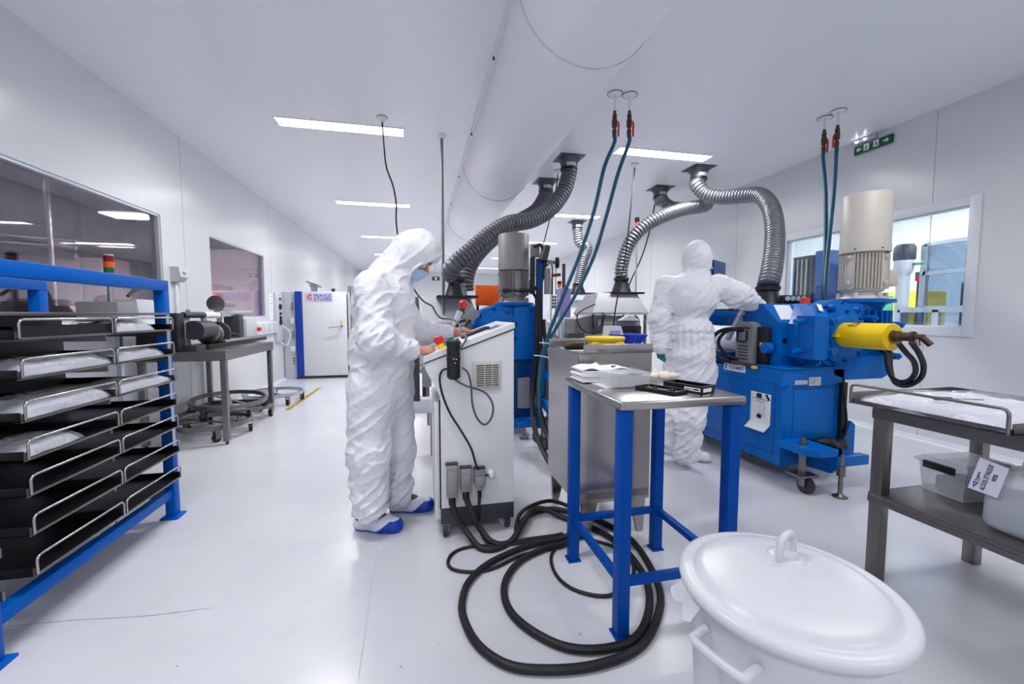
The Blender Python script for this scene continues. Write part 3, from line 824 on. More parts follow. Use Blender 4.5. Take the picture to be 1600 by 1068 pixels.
for i, z in enumerate(HZ):
    tray(z, near_y, '%s tray in the near column of the blue rack, %s' % (ordn[i], near_say[i]), 'trays in the blue rack', 0.05 if i == 0 else 0.007)
    tray(z, far_y, '%s tray in the far column of the blue rack, %s' % (ordn[i], far_say[i]), 'trays in the blue rack')
def heap(name, cx, cy, z, lx, ly, hgt, seed, m, parent, nu=26, nv=44, ridge=9):
    rs = random.Random(seed); ph = [rs.uniform(0, 6.28) for _ in range(6)]
    def f(u, v):
        a, b = u * 2 - 1, v * 2 - 1
        e = max(0.0, 1 - abs(a) ** 3.2) * max(0.0, 1 - abs(b) ** 4)
        n = float(vnoise(np.array(u * 6 + seed), np.array(v * ridge + seed * 1.7), np.array(0.3)))
        n2 = float(vnoise(np.array(u * 15 + seed), np.array(v * ridge * 2.6), np.array(3.1)))
        sx = 1 + 0.05 * math.sin(b * 5 + ph[0]); sy = 1 + 0.04 * math.sin(a * 4 + ph[1])
        return Vector((cx + a * lx / 2 * sx, cy + b * ly / 2 * sy, z + 0.001 + hgt * e ** 0.35 * (0.55 + 0.35 * n + 0.2 * n2)))
    return MB().grid(f, nu, nv).build(name, m, parent, 180)
def bag(z, ys, ly, hgt, seed, label, cx=-1.56, lx=0.22):
    zb = z - 0.070; cy = (ys[0] + ys[1]) / 2
    t = thing('bag', label, 'bag', (cx, cy, zb), 0, 'bags of white parts in the trays')
    heap('white_part', cx, cy, zb, lx, ly, hgt, seed, M['white_parts'], t)['kind'] = 'stuff'
    heap('film', cx, cy, zb + 0.004, lx * 1.06, ly * 1.03, hgt * 1.08, seed + 5, M['film'], t, ridge=14)
    return t
bag(HZ[1], near_y, 0.46, 0.062, 11, 'long clear bag of white moulded parts in the second near tray')
bag(HZ[2], near_y, 0.46, 0.066, 23, 'second long clear bag of white parts, one tray below the first')
bag(HZ[3], (near_y[0], near_y[0] + 0.29), 0.27, 0.05, 31, 'small oval bag of white parts at the near end of the fourth tray')
bag(HZ[0], (2.40, 2.73), 0.3, 0.06, 41, 'small crumpled clear bag in the topmost far tray', -1.56, 0.22)
bag(HZ[1], (2.40, 2.80), 0.36, 0.055, 53, 'flat crumpled bag of white parts in the second far tray', -1.56, 0.22)
bag(HZ[2], far_y, 0.44, 0.05, 67, 'long low bag of white parts in the third far tray', -1.56, 0.22)

# bench and small machine between the rack and the left window
t = thing('side_bench', 'white-topped narrow bench behind the blue rack under the first window', 'bench', (-2.3, 3.4, 0))
MB().box(-2.53, -2.1, 2.6, 4.2, 1.16, 1.2, 0.004).build('top', M['trim_white'], t)
for x in (-2.5, -2.15):
    for y in (2.65, 4.14):
        MB().box(x, x + 0.035, y, y + 0.035, 0, 1.16).build('leg', M['alu'], t)
XB = -2.3
def pb(px, py): return atx(px, py, XB)
t = thing('bench_machine', 'grey bench machine with sloping screen and lever behind the blue rack', 'machine', (XB, 3.9, 1.2))
p, q = pb(147, 470), pb(245, 490)
MB().box(-2.42, -2.16, pb(148, 480).y, pb(178, 480).y, 1.2, pb(150, 471).z, 0.006).build('housing', M['grey'], t)
MB().obox((-2.44, pb(190, 480).y, 1.2), (0.26, 0, 0), (0, 0.22, 0.0), (0, -0.03, 0.17), 0.006).build('screen', M['lightgrey'], t)
MB().box(-2.4, -2.2, pb(212, 480).y, pb(235, 480).y, 1.2, 1.33, 0.01).build('side_unit', M['purple'], t)
MB().cyl((XB + 0.1, pb(232, 490).y, 1.2), (XB + 0.1, pb(232, 490).y, 1.29), 0.02, n=12).build('lever_base', M['black'], t)
P = [(XB + 0.1, pb(x, y).y, pb(x, y).z) for x, y in ((176, 462), (185, 455), (200, 449), (215, 449), (226, 456), (231, 468), (232, 486))]
cable('arched_cable', P, 0.012, M['black'], t)
t = thing('signal_tower', 'red, amber and green signal tower rising behind the top of the blue rack', 'signal light', pb(172, 480))
yy = pb(172, 440).y
MB().cyl((XB, yy, 1.2), (XB, yy, pb(172, 425).z), 0.02, n=14).build('pole', M['alu'], t)
zs = [pb(172, v).z for v in (426, 418, 409, 400)]
for (a, b2, m, nm) in ((zs[0], zs[1], M['green'], 'green_lens'), (zs[1], zs[2], M['orange'], 'amber_lens'), (zs[2], zs[3], mat('dark_red', '#7c1518', 0.35), 'red_lens')):
    MB().cyl((XB, yy, a), (XB, yy, b2), 0.032, n=18).build(nm, m, t)
MB().cyl((XB, yy, zs[3]), (XB, yy, zs[3] + 0.012), 0.028, n=18).build('cap', M['lightgrey'], t)

# wall fittings left
t = thing('wall_speaker', 'small white wall telephone box on a cable trunk beside the first window', 'wall box', atx(283, 430, WL))
p, q = atx(275, 416, WL + 0.06), atx(288, 441, WL + 0.06)
MB().prism([(WL, p.y, q.z), (WL + 0.06, p.y, q.z), (WL + 0.1, p.y, q.z + 0.05), (WL + 0.08, p.y, p.z), (WL, p.y, p.z)], (0, q.y - p.y, 0)).build('housing', M['lightgrey'], t)
MB().box(WL + 0.085, WL + 0.095, p.y + 0.05, q.y - 0.03, q.z + 0.06, p.z - 0.05, 0.003).build('grille', M['grey'], t)
MB().box(WL, WL + 0.025, (p.y + q.y) / 2 - 0.02, (p.y + q.y) / 2 + 0.02, 0.95, q.z, 0.003).build('trunking', M['trim_white'], t)
t = thing('switch_panel', 'tall white control panel with black switches on the left wall beside the oven', 'control panel', (WL + 0.03, 8.4, 0.8))
p, q = atx(431, 457, WL + 0.05), atx(444, 532, WL + 0.05)
MB().box(WL, WL + 0.05, p.y, q.y, q.z, p.z, 0.01).build('panel', M['lightgrey'], t)
cy = (p.y + q.y) / 2; hz = p.z - q.z
for k, (f, r) in enumerate(((0.88, 0.02), (0.72, 0.05), (0.58, 0.025), (0.49, 0.035), (0.4, 0.05))):
    MB().cyl((WL + 0.05, cy, q.z + hz * f), (WL + 0.075, cy, q.z + hz * f), r, n=16).build('switch', M['black'], t)
P = [(WL + 0.03, q.y - 0.05, q.z + 0.3), (WL + 0.14, q.y + 0.05, q.z + 0.15), (WL + 0.1, q.y, q.z - 0.08), (WL + 0.03, cy, q.z)]
cable('panel_cable', P, 0.012, M['trim_white'], t)
p, q = atx(420, 458, WL + 0.001), atx(428, 500, WL + 0.001)
t = tag(MB().box(WL, WL + 0.002, p.y, q.y, q.z, p.z).build('notice', M['paper']), 'white paper notice taped to the wall right of the second window', 'notice')
for k in range(5):
    z = p.z - 0.06 - 0.06 * k
    MB().box(WL + 0.002, WL + 0.0026, p.y + 0.05, q.y - (0.06 + 0.05 * (k % 2)), z, z + 0.012).build('printed_line', M['ink_grey'], t)
p, q = atx(396, 503, WL + 0.06), atx(434, 519, WL + 0.06)
t = thing('power_trunking', 'low white trunking box with sockets on the left wall under the second window', 'trunking', (WL, (p.y + q.y) / 2, q.z))
MB().box(WL, WL + 0.06, p.y, q.y, q.z, p.z, 0.006).build('box', M['trim_white'], t)
for k in range(4):
    y = p.y + (q.y - p.y) * (0.06 + 0.24 * k)
    MB().box(WL + 0.06, WL + 0.066, y, y + (q.y - p.y) * 0.16, q.z + 0.03, p.z - 0.03, 0.003).build('socket', M['lightgrey'], t)

# ------------------------------------------------------------------ steel table with the winding machine
t = thing('steel_table', 'brushed steel table with square legs against the left wall', 'table', (-2.15, 5.05, 0))
x0, x1, y0, y1 = -2.53, -1.79, 4.42, 5.74
b = MB().box(x0, x1, y0, y1, 0.885, 0.91, 0.004); b.box(x0 + 0.025, x1 - 0.003, y0 + 0.003, y0 + 0.025, 0.81, 0.885); b.box(x1 - 0.025, x1 - 0.003, y0 + 0.025, y1 - 0.025, 0.81, 0.885)
b.box(x0, x0 + 0.025, y0, y1, 0.81, 0.885); b.box(x0, x1, y1 - 0.025, y1, 0.81, 0.885)
b.build('top', M['dark_steel'], t)
for x in (x0 + 0.01, x1 - 0.06):
    for y in (y0 + 0.01, y1 - 0.06):
        l = MB().box(x, x + 0.05, y, y + 0.05, 0.03, 0.82, 0.004).build('leg', M['dark_steel'], t)
        MB().cyl((x + 0.025, y + 0.025, 0), (x + 0.025, y + 0.025, 0.03), 0.014, n=10).build('foot', M['dark'], l)
MB().box(x0 + 0.02, x0 + 0.055, y0 + 0.06, y1 - 0.06, 0.16, 0.2).build('rail', M['dark_steel'], t)
MB().box(x0 + 0.06, x1 - 0.06, y1 - 0.055, y1 - 0.02, 0.16, 0.2).build('rail', M['dark_steel'], t)
XM = -2.12
def pm(px, py): return atx(px, py, XM)
t = thing('winding_machine', 'bench-top winding machine with roller, chuck and motor on the steel table', 'machine', (XM, 5.0, 0.91))
TZ = 0.91
def yy_(px): return pm(px, 500).y
def zz_(px, py): return pm(px, py).z
MB().box(XM - 0.3, XM + 0.02, yy_(272), yy_(284), TZ, zz_(280, 489), 0.004).build('end_plate', M['black'], t)
MB().box(XM - 0.3, XM + 0.0, yy_(285), yy_(297), TZ + 0.05, zz_(290, 492), 0.004).build('gear_plate', M['grey'], t)
MB().cyl((XM, yy_(286), zz_(318, 492)), (XM, yy_(330), zz_(318, 492)), 0.028, n=18).build('black_roller', mat('dark_green_roller', '#10262a', 0.4), t)
MB().cyl((XM, yy_(318), zz_(318, 492)), (XM, yy_(347), zz_(318, 492)), 0.033, n=18).build('white_roller', M['paper'], t)
MB().cyl((XM + 0.06, yy_(290), TZ + 0.19), (XM + 0.06, yy_(316), TZ + 0.19), 0.09, 0.085, n=24).build('motor', M['dark'], t)
MB().lathe([(0.08, 0), (0.1, 0.01), (0.1, 0.03), (0.085, 0.04), (0.085, 0.12), (0.1, 0.13), (0.1, 0.15), (0.05, 0.18)], (XM + 0.03, yy_(316), TZ + 0.14), 28, (0, 1, 0)).build('gear_motor', M['dark_steel'], t)
MB().lathe([(0.12, 0), (0.125, 0.01), (0.125, 0.03), (0.11, 0.035)], (XM + 0.03, yy_(333), TZ + 0.14), 28, (0, 1, 0)).build('pulley', M['dark'], t)
MB().box(XM - 0.05, XM + 0.12, yy_(303), yy_(400), TZ, TZ + 0.045, 0.004).build('base_rail', M['black'], t)
MB().box(XM - 0.05, XM + 0.13, yy_(330), yy_(398), TZ + 0.045, TZ + 0.075, 0.004).build('slide', M['alu'], t)
for px in (326, 350, 362):
    MB().box(XM - 0.06, XM - 0.03, yy_(px) - 0.03, yy_(px) + 0.03, TZ + 0.04, zz_(px, 490), 0.002).build('column', M['alu'], t)
MB().box(XM - 0.04, XM + 0.0, yy_(298), yy_(396), zz_(340, 488), zz_(340, 484), 0.002).build('upper_beam', M['lightgrey'], t)
MB().box(XM - 0.02, XM + 0.04, yy_(340), yy_(396), zz_(370, 494), zz_(370, 488), 0.002).build('linear_guide', M['alu'], t)
MB().lathe([(0.02, 0), (0.085, 0.005), (0.09, 0.02), (0.06, 0.03), (0.03, 0.035), (0.03, 0.08)], (XM + 0.02, yy_(334), zz_(334, 474)), 28, (0, 1, 0)).build('chuck', M['dark_steel'], t)
MB().box(XM - 0.03, XM + 0.05, yy_(344), yy_(363), zz_(350, 479), zz_(350, 472), 0.006).build('cylinder_head', M['grey'], t)
MB().cyl((XM + 0.01, yy_(362), zz_(362, 476)), (XM + 0.01, yy_(371), zz_(362, 475)), 0.012, n=12).build('piston_rod', M['wire'], t)
MB().box(XM - 0.06, XM + 0.11, yy_(369), yy_(386), TZ + 0.075, zz_(378, 498), 0.004).build('control_box', M['lightgrey'], t)
MB().box(XM - 0.07, XM + 0.09, yy_(360), yy_(367), TZ + 0.05, zz_(366, 491), 0.004).build('bracket_plate', M['dark'], t)
MB().cyl((XM + 0.1, yy_(388), zz_(389, 514)), (XM + 0.14, yy_(388), zz_(389, 514)), 0.024, n=16).build('stop_button', M['red'], t)
cable('wire_loop', [(XM + 0.06, yy_(336), TZ + 0.05), (XM + 0.1, yy_(346), TZ + 0.13), (XM + 0.1, yy_(356), TZ + 0.11), (XM + 0.08, yy_(362), TZ + 0.1)], 0.006, M['black'], t)
MB().box(XM - 0.02, XM + 0.1, yy_(286), yy_(302), TZ, TZ + 0.05, 0.004).build('foot_block', M['dark'], t)

# ring dollies lying under and beyond the table
def ring_dolly(label, c, r, tilt=(0, 0), casters=(0.2, 1.45, 2.7, 3.95, 5.2), m='dark_steel', h=0.14):
    t = thing('ring_dolly', label, 'dolly', (c[0], c[1], c[2]), 0, 'round barrel dollies by the left table')
    C = Vector(c); Rm = Matrix.Rotation(tilt[0], 3, 'X') @ Matrix.Rotation(tilt[1], 3, 'Y')
    def T(p): return C + Rm @ Vector(p)
    n = 56
    sec = [(-0.012, -0.022), (0.012, -0.022), (0.012, 0.022), (-0.012, 0.022)]
    rings = [[T(((r + a) * math.cos(q), (r + a) * math.sin(q), h + b2)) for a, b2 in sec] for q in [2 * PI * i / n for i in range(n)]]
    MB().ring_surface(rings, closed=True).build('ring', M[m], t, 30)
    for q in casters[:4:2]:
        MB().bar(T((r * math.cos(q), r * math.sin(q), h)), T((-r * math.cos(q), -r * math.sin(q), h)), 0.035, 0.012).build('cross_bar', M[m], t)
    for q in casters:
        x, y = (r - 0.005) * math.cos(q), (r - 0.005) * math.sin(q)
        k = MB(); k.box(-0.03, 0.03, -0.03, 0.03, h - 0.03, h - 0.022)
        k.box(-0.022, -0.018, -0.03, 0.02, 0.03, h - 0.03); k.box(0.018, 0.022, -0.03, 0.02, 0.03, h - 0.03)
        bmesh.ops.transform(k.bm, matrix=Matrix.Translation(C) @ Rm.to_4x4() @ Matrix.Translation((x, y, 0)) @ Matrix.Rotation(q * 1.7, 4, 'Z'), verts=k.bm.verts)
        ko = k.build('caster', M['dark_steel'], t)
        w = MB().cyl((-0.016, 0, 0.04), (0.016, 0, 0.04), 0.04, n=20)
        bmesh.ops.transform(w.bm, matrix=Matrix.Translation(C) @ Rm.to_4x4() @ Matrix.Translation((x, y, 0)) @ Matrix.Rotation(q * 1.7, 4, 'Z'), verts=w.bm.verts)
        w.build('wheel', M['black'], ko)
    return t
ring_dolly('round steel dolly standing on the floor under the near end of the left table', (-2.11, 4.84, 0), 0.34)
ring_dolly('round steel dolly standing flat under the far end of the left table', (-2.12, 5.58, 0), 0.33, casters=(0.0, 1.25, 2.6, 3.9, 5.0))
ring_dolly('tilted ring dolly stacked on top of the two others under the left table', (-2.10, 5.22, 0.155), 0.36, (R(4), R(2)), casters=(5.6, 0.6, 2.0, 3.2, 4.4))
c = atz(427, 613, 0.14)
ring_dolly('pale ring dolly alone on the floor between the left table and the oven', (c.x, c.y, 0), 0.37, casters=(5.5, 0.4, 1.8, 3.1, 4.4), m='alu', h=0.14)
# yellow and black floor tape
A, B = atz(446, 642, 0.001), atz(499, 606, 0.001)
b = MB(); n = 26; w = Vector(((B - A).y, -(B - A).x, 0)).normalized() * 0.03; sk = (B - A) / n
for i in range(n):
    b.mi = i % 2; a0 = A + sk * i; a1 = A + sk * (i + 1)
    b.quad(a0 - w, a0 + w + sk * 0.6, a1 + w + sk * 0.6, a1 - w)
tag(b.build('floor_tape', [M['yellow'], M['ink']]), 'yellow and black striped tape line on the floor in front of the oven', 'tape')

# ------------------------------------------------------------------ oven at the end of the left wall
YO = 8.7
def po(px, py): return aty(px, py, YO)
t = thing('drying_oven', 'white drying oven with dark blue edge strip and a lettered sign', 'oven', (-1.95, 9.1, 0))
xl, xb, xc, xr = po(447, 500).x, po(461, 500).x, po(472.5, 500).x, po(541, 500).x
zt = po(500, 455).z
MB().box(WL + 0.01, xb - 0.005, YO + 0.05, YO + 0.95, 0, zt - 0.01, 0.01).build('hinge_jamb', M['lightgrey'], t)
MB().box(xb, xc, YO, YO + 0.9, 0.03, zt, 0.012).build('blue_edge', M['navy'], t)
d = MB().box(xc + 0.004, xr, YO, YO + 0.14, 0.05, zt - 0.004, 0.012).build('door', M['console'], t)
MB().box(xc + 0.004, xr - 0.05, YO + 0.15, YO + 0.9, 0.03, zt - 0.02, 0.01).build('cabinet', M['lightgrey'], t)
MB().box(xb, xr, YO - 0.005, YO + 0.85, 0, 0.03).build('plinth', M['dark'], t)
xg = po(527, 500).x
MB().box(xg - 0.002, xg + 0.002, YO - 0.0015, YO, 0.06, zt - 0.55).build('panel_joint', M['joint'], d)
hz = po(530, 509).z
MB().cyl((po(534, 509).x, YO, hz), (po(534, 509).x, YO - 0.07, hz), 0.02, n=14).build('handle_boss', M['black'], d)
MB().bar((po(535, 509).x, YO - 0.07, hz + 0.005), (po(514, 512).x, YO - 0.075, hz - 0.035), 0.016, 0.022, bev=0.004).build('handle', M['alu'], d)
MB().box(po(531, 505).x, po(535, 505).x, YO - 0.002, YO, hz + 0.04, hz + 0.1).build('warning_label', M['yellow_plastic'], d)
for z0 in (0.35, 0.85, 1.4):
    for k in range(3):
        MB().cyl((xb - 0.05, YO + 0.05, z0 + 0.05 * k - 0.05), (xb - 0.05, YO + 0.03, z0 + 0.05 * k - 0.05), 0.014, n=8).build('hinge_bolt', M['dark'], t)
for z0 in (0.58, 1.12):
    MB().box(xb - 0.1, xb - 0.01, YO + 0.02, YO + 0.05, z0 - 0.05, z0 + 0.06, 0.01).build('hinge', M['trim_white'], t)
p, q = po(476.5, 457), po(520, 471)
s = MB().box(p.x, q.x, YO - 0.004, YO, q.z, p.z).build('sign', M['sign_pale'], t)
h = p.z - q.z; u, v = (1, 0, 0), (0, 0, 1)
text('FRANCE', h * 0.46, (p.x + h * 0.92, YO - 0.0045, q.z + h * 0.53), u, v, M['ink_blue'], parent=s, bold=0.0015, width=(q.x - p.x) * 0.62)
text('ETUVES', h * 0.46, (p.x + h * 0.92, YO - 0.0045, q.z + h * 0.14), u, v, M['ink_blue'], parent=s, bold=0.0015, width=(q.x - p.x) * 0.63)
MB().box(p.x + h * 0.72, q.x - h * 0.1, YO - 0.0048, YO - 0.004, q.z + h * 0.05, q.z + h * 0.08).build('underline', M['ink_blue'], s)
MB().box(p.x + h * 0.08, p.x + h * 0.8, YO - 0.0045, YO - 0.004, q.z + h * 0.1, q.z + h * 0.92).build('emblem_field', mat('pink_field', '#dcb4c8', 0.5), s)
em = MB(); e0 = Vector((p.x + h * 0.12, YO - 0.005, q.z + h * 0.12))
em.prism([e0 + Vector((a * h, 0, b2 * h)) for a, b2 in ((0.08, 0.3), (0.2, 0.62), (0.42, 0.74), (0.62, 0.66), (0.5, 0.5), (0.34, 0.52), (0.2, 0.2))], (0, -0.0008, 0))
em.build('emblem', M['ink_pink'], s)
for k in range(3):
    MB().box(e0.x + h * (0.26 + 0.12 * k), e0.x + h * (0.33 + 0.12 * k), YO - 0.0056, YO - 0.0048, e0.z + h * 0.04, e0.z + h * 0.34).build('emblem_bar', M['ink_pink'], s)
p = po(483, 447)
t = thing('fume_outlet', 'bright metal spout on top of the white drying oven', 'outlet', (p.x, YO + 0.3, zt))
MB().lathe([(0.06, 0), (0.065, 0.1), (0.09, 0.12), (0.09, 0.15), (0.07, 0.17)], (p.x + 0.02, YO + 0.3, zt - 0.005), 20).build('stub', M['alu'], t)
MB().bar((p.x - 0.1, YO + 0.26, zt + 0.2), (p.x + 0.16, YO + 0.24, zt + 0.1), 0.14, 0.04, bev=0.01).build('rain_flap', M['wire'], t)
tag(MB().lathe([(0.03, 0), (0.03, 0.04), (0.05, 0.06), (0.02, 0.08)], (po(516, 452).x, YO + 0.3, zt - 0.003), 14).build('vent_knob', M['dark']), 'tiny dark vent knob on top of the drying oven', 'knob')
# dark open cabinet right of the oven
t = thing('dark_cabinet', 'dark open cabinet with grey lintel behind the worker, right of the oven', 'cabinet', (-1.0, 9.3, 0))
p, q = aty(547, 446, 9.0), aty(585, 577, 9.0)
MB().box(p.x - 0.05, q.x, 9.0, 9.8, p.z - 0.14, p.z, 0.01).build('lintel', M['grey'], t)
MB().box(p.x - 0.05, p.x - 0.01, 9.0, 9.8, 0, p.z - 0.14).build('side', M['lightgrey'], t)
MB().box(p.x - 0.01, q.x, 9.1, 9.75, 0.02, p.z - 0.14, 0.02).build('interior', M['black'], t)
MB().tube(smooth([(p.x + 0.06, 9.08, 0.25), (p.x + 0.05, 9.08, 1.0), (p.x + 0.1, 9.08, 1.4), (p.x + 0.3, 9.08, 1.5)], 8), 0.03, 8).build('gasket', M['dark'], t)
# ------------------------------------------------------------------ control console in the middle
YC = 2.28
def pc(px, py, y=YC): return aty(px, py, y)
t = thing('control_console', 'white sloping control console on casters in front of the blue mill', 'console', (0.3, 2.55, 0))
YB2 = 2.86
side = [(0.108, 0.172), (0.520, 0.172), (0.520, 1.165), (0.03, 0.985), (0.03, 0.955), (0.108, 0.80)]
MB().prism([(x, YC, z) for x, z in side], (0, YB2 - YC, 0)).build('body', M['console'], t, 20)
top = [(0.022, 0.99), (0.524, 1.172), (0.524, 1.202), (0.44, 1.202), (0.022, 1.022)]
top = [(0.020, 0.988), (0.524, 1.173), (0.524, 1.203), (0.020, 1.020)]
MB().prism([(x, YC - 0.006, z) for x, z in top], (0, YB2 - YC + 0.012, 0)).build('sloping_top', M['console'], t, 20)
MB().prism([(x, YC - 0.002, z) for x, z in ((0.026, 0.983), (0.522, 1.164), (0.522, 1.172), (0.026, 0.990))], (0, YB2 - YC, 0)).build('gasket', M['black'], t, 20)
MB().box(0.105, 0.522, YC + 0.004, YB2 - 0.02, 0.075, 0.175, 0.004).build('plinth', M['dark'], t)
MB().box(0.075, 0.1085, YC + 0.02, YB2 - 0.02, 0.10, 0.76, 0.004).build('front_door', M['console'], t)
MB().box(0.1, 0.109, YC + 0.002, YC + 0.02, 0.17, 0.78).build('door_gap', M['black'], t)
for x, y in ((0.13, YC + 0.03), (0.49, YC + 0.06), (0.13, YB2 - 0.08), (0.49, YB2 - 0.08)):
    k = MB().box(x - 0.025, x + 0.025, y - 0.02, y + 0.02, 0.068, 0.076).box(x - 0.02, x - 0.014, y - 0.02, y + 0.02, 0.03, 0.07).box(x + 0.014, x + 0.02, y - 0.02, y + 0.02, 0.03, 0.07).build('caster', M['grey'], t)
    MB().cyl((x - 0.013, y - 0.005, 0.035), (x + 0.013, y - 0.005, 0.035), 0.035, n=20).build('wheel', M['wheel'], k)
# grille
g0, g1 = pc(739, 563), pc(782, 608)
v = MB().box(g0.x, g1.x, YC - 0.008, YC, g1.z, g0.z, 0.003).build('vent_grille', M['motor'], t)
fx, fz = (g1.x - g0.x), (g0.z - g1.z)
MB().box(g0.x + fx * 0.12, g1.x - fx * 0.08, YC - 0.0095, YC - 0.0075, g1.z + fz * 0.1, g0.z - fz * 0.12).build('grille_opening', M['dark'], v)
s = MB()
for i in range(11):
    z = g1.z + fz * (0.12 + 0.073 * i); s.box(g0.x + fx * 0.12, g1.x - fx * 0.08, YC - 0.013, YC - 0.0095, z, z + fz * 0.03)
for f in (0.40, 0.68): s.box(g0.x + fx * f, g0.x + fx * (f + 0.02), YC - 0.014, YC - 0.0095, g1.z + fz * 0.1, g0.z - fz * 0.12)
s.build('louvres', M['motor'], v)
# handset holder with spiral cable
c0, c1 = pc(711, 540, YC - 0.05), pc(709, 592, YC - 0.05)
h = MB().lathe([(0.026, 0), (0.036, 0.012), (0.036, 0.10), (0.038, 0.102), (0.038, 0.12), (0.036, 0.122), (0.036, 0.185), (0.04, 0.187), (0.04, 0.205), (0.03, 0.205)], (c1.x, YC - 0.045, c1.z), 28).build('handset_holder', M['black'], t)
for dx, dz in ((-0.012, 0.112), (0.002, 0.11), (-0.004, 0.09)):
    MB().cyl((c1.x + dx + 0.01, YC - 0.082, c1.z + dz), (c1.x + dx + 0.01, YC - 0.086, c1.z + dz), 0.0035, n=8).build('rivet', M['lightgrey'], h)
# buttons on the slope
def slope(x, y, dz=0.0): return Vector((x, y, 1.020 + (x - 0.02) * (0.183 / 0.504) + dz))
N = Vector((-0.342, 0, 0.94))
e = slope(0.125, YC + 0.10)
q = MB().cyl(e, e + N * 0.028, 0.022, 0.02, n=20).build('emergency_stop', M['yellow'], t)
MB().lathe([(0.016, 0), (0.024, 0.012), (0.027, 0.03), (0.024, 0.045), (0.01, 0.048)], e + N * 0.026, 24, N).build('red_mushroom', M['red'], q)
e = slope(0.15, YC + 0.17); MB().cyl(e, e + N * 0.03, 0.016, n=16).build('grey_button', M['grey'], t)
e = slope(0.185, YC + 0.12)
MB().obox(e + Vector((-0.02, -0.02, 0)), (0.06, 0, 0.0218), (0, 0.045, 0), N * 0.012, 0.003).build('selector_base', M['dark'], t)
MB().cyl(e + N * 0.01, e + N * 0.04, 0.019, 0.016, n=18).build('green_selector', M['green'], t)
e = slope(0.25, YC + 0.2)
kp = MB().obox(e, (0.17, 0, 0.0617), (0, 0.10, 0), N * 0.014, 0.004).build('keypad', M['black'], t)
kk = MB()
for i in range(7):
    for j in range(3): kk.obox(e + Vector((0.012 + 0.021 * i, 0.01 + 0.03 * j, (0.012 + 0.021 * i) * 0.363)) + N * 0.014, (0.015, 0, 0.00545), (0, 0.022, 0), N * 0.004)
kk.build('keys', M['dark'], kp)
e = slope(0.40, YC + 0.1)
MB().obox(e, (0.07, 0, 0.0254), (0, 0.16, 0), N * 0.002).build('display', mat('blue_display', '#5a7cb8', 0.25), t)
MB().obox(slope(0.385, YC + 0.085), (0.10, 0, 0.0363), (0, 0.19, 0), N * 0.001).build('display_bezel', M['lightgrey'], t)
# plugs
plug_x = []
for i, (x0, x1, ya, yb2, w) in enumerate(((697, 714, 722, 771, 'thick'), (719, 735, 727, 762, 'thick'), (740, 756, 728, 760, 'thin'))):
    a, b2 = pc(x0, ya), pc(x1, yb2); w_ = b2.x - a.x; plug_x.append(((a.x + b2.x) / 2, b2.z))
    k = MB().box(a.x, b2.x, YC - 0.055, YC, b2.z, a.z - 0.01, 0.006)
    if i == 2: k = MB().prism([(a.x, YC, a.z - 0.01), (b2.x, YC, a.z - 0.01), (b2.x, YC, b2.z + 0.03), (b2.x - w_ * 0.25, YC, b2.z), (a.x + w_ * 0.25, YC, b2.z), (a.x, YC, b2.z + 0.03)], (0, -0.045, 0))
    k = k.build('plug', M['grey'], t)
    MB().box(a.x + 0.006, b2.x - 0.006, YC - 0.06, YC - 0.052, b2.z + 0.03, a.z - 0.04, 0.004).build('plug_cover', M['motor_dark'], k)
    MB().box(a.x - 0.005, b2.x + 0.005, YC - 0.03, YC, a.z - 0.012, a.z + 0.002, 0.004).build('latch', M['dark'], k)
    MB().cyl(((a.x + b2.x) / 2, YC - 0.03, b2.z), ((a.x + b2.x) / 2, YC - 0.03, b2.z - 0.045), 0.019 if i < 2 else 0.011, n=16).build('cable_gland', M['black'], k)
gl = pc(767, 739)
MB().lathe([(0.022, 0), (0.022, 0.01), (0.016, 0.02), (0.013, 0.035)], (gl.x, YC, gl.z), 20, (0, -1, 0)).build('white_gland', M['trim_white'], t)
YD = YC - 0.03
P = [pc(x, y, YD) for x, y in ((766, 742), (757, 742), (745, 728), (736, 700), (720, 672), (703, 645), (691, 615), (687, 590), (692, 578), (702, 574))]
P[0].y = YC - 0.01; P[-1].y = YC - 0.07
cable('handset_cable', P, 0.006, M['rubber'], t)
P = [pc(x, y, YC - 0.06) for x, y in ((722, 574), (731, 582), (736, 602), (738, 630), (745, 652), (757, 663), (768, 652), (770, 632), (760, 615), (744, 607), (727, 602), (710, 591), (706, 575), (710, 558), (720, 544), (730, 528), (727, 520))]
P[-2].y = YC - 0.02; P[-1].y = YC + 0.03; P[-1] = pc(722, 522, YC + 0.08)
P += [pc(720, 512, YC + 0.22), pc(714, 502, YC + 0.35), pc(703, 498, YC + 0.45), pc(690, 497, YC + 0.5)]
P += [pc(682, 490, YC + 0.5), pc(675, 478, YC + 0.5), pc(664, 472, YC + 0.48), pc(655, 463, YC + 0.45), pc(647, 452, YC + 0.38), pc(641, 440, YC + 0.3)]
cable('headset_cable', P, 0.0055, mat('grey_cable', '#4b4d55', 0.45), t)

# ------------------------------------------------------------------ loops of cable on the floor
def floor_path(pts, r): return [atz(x, y, r) for x, y in pts]
r1, r2, r3 = 0.0165, 0.0165, 0.0085
def drop(i, pts):
    x, z = plug_x[i]; a = Vector((x, YC - 0.03, z - 0.04))
    return [a] + [aty(px, py, y) for px, py, y in pts]
P = drop(0, ((714, 808, 2.23), (730, 832, 2.20))) + floor_path(((752, 856), (780, 855), (806, 838), (818, 812), (838, 799), (866, 795), (900, 802), (940, 815), (985, 842), (1014, 882), (1032, 930), (1022, 978), (992, 1016), (926, 1040), (850, 1046), (792, 1038), (748, 1008), (726, 970), (722, 940), (733, 908), (764, 880), (812, 857), (850, 846), (884, 838), (910, 826)), r1)
cable_a = tag(cable('power_cable', P, r1, M['rubber'], n=14), 'thick black power cable from the first plug making the outermost floor loop', 'cable', 'black cables looped on the floor')
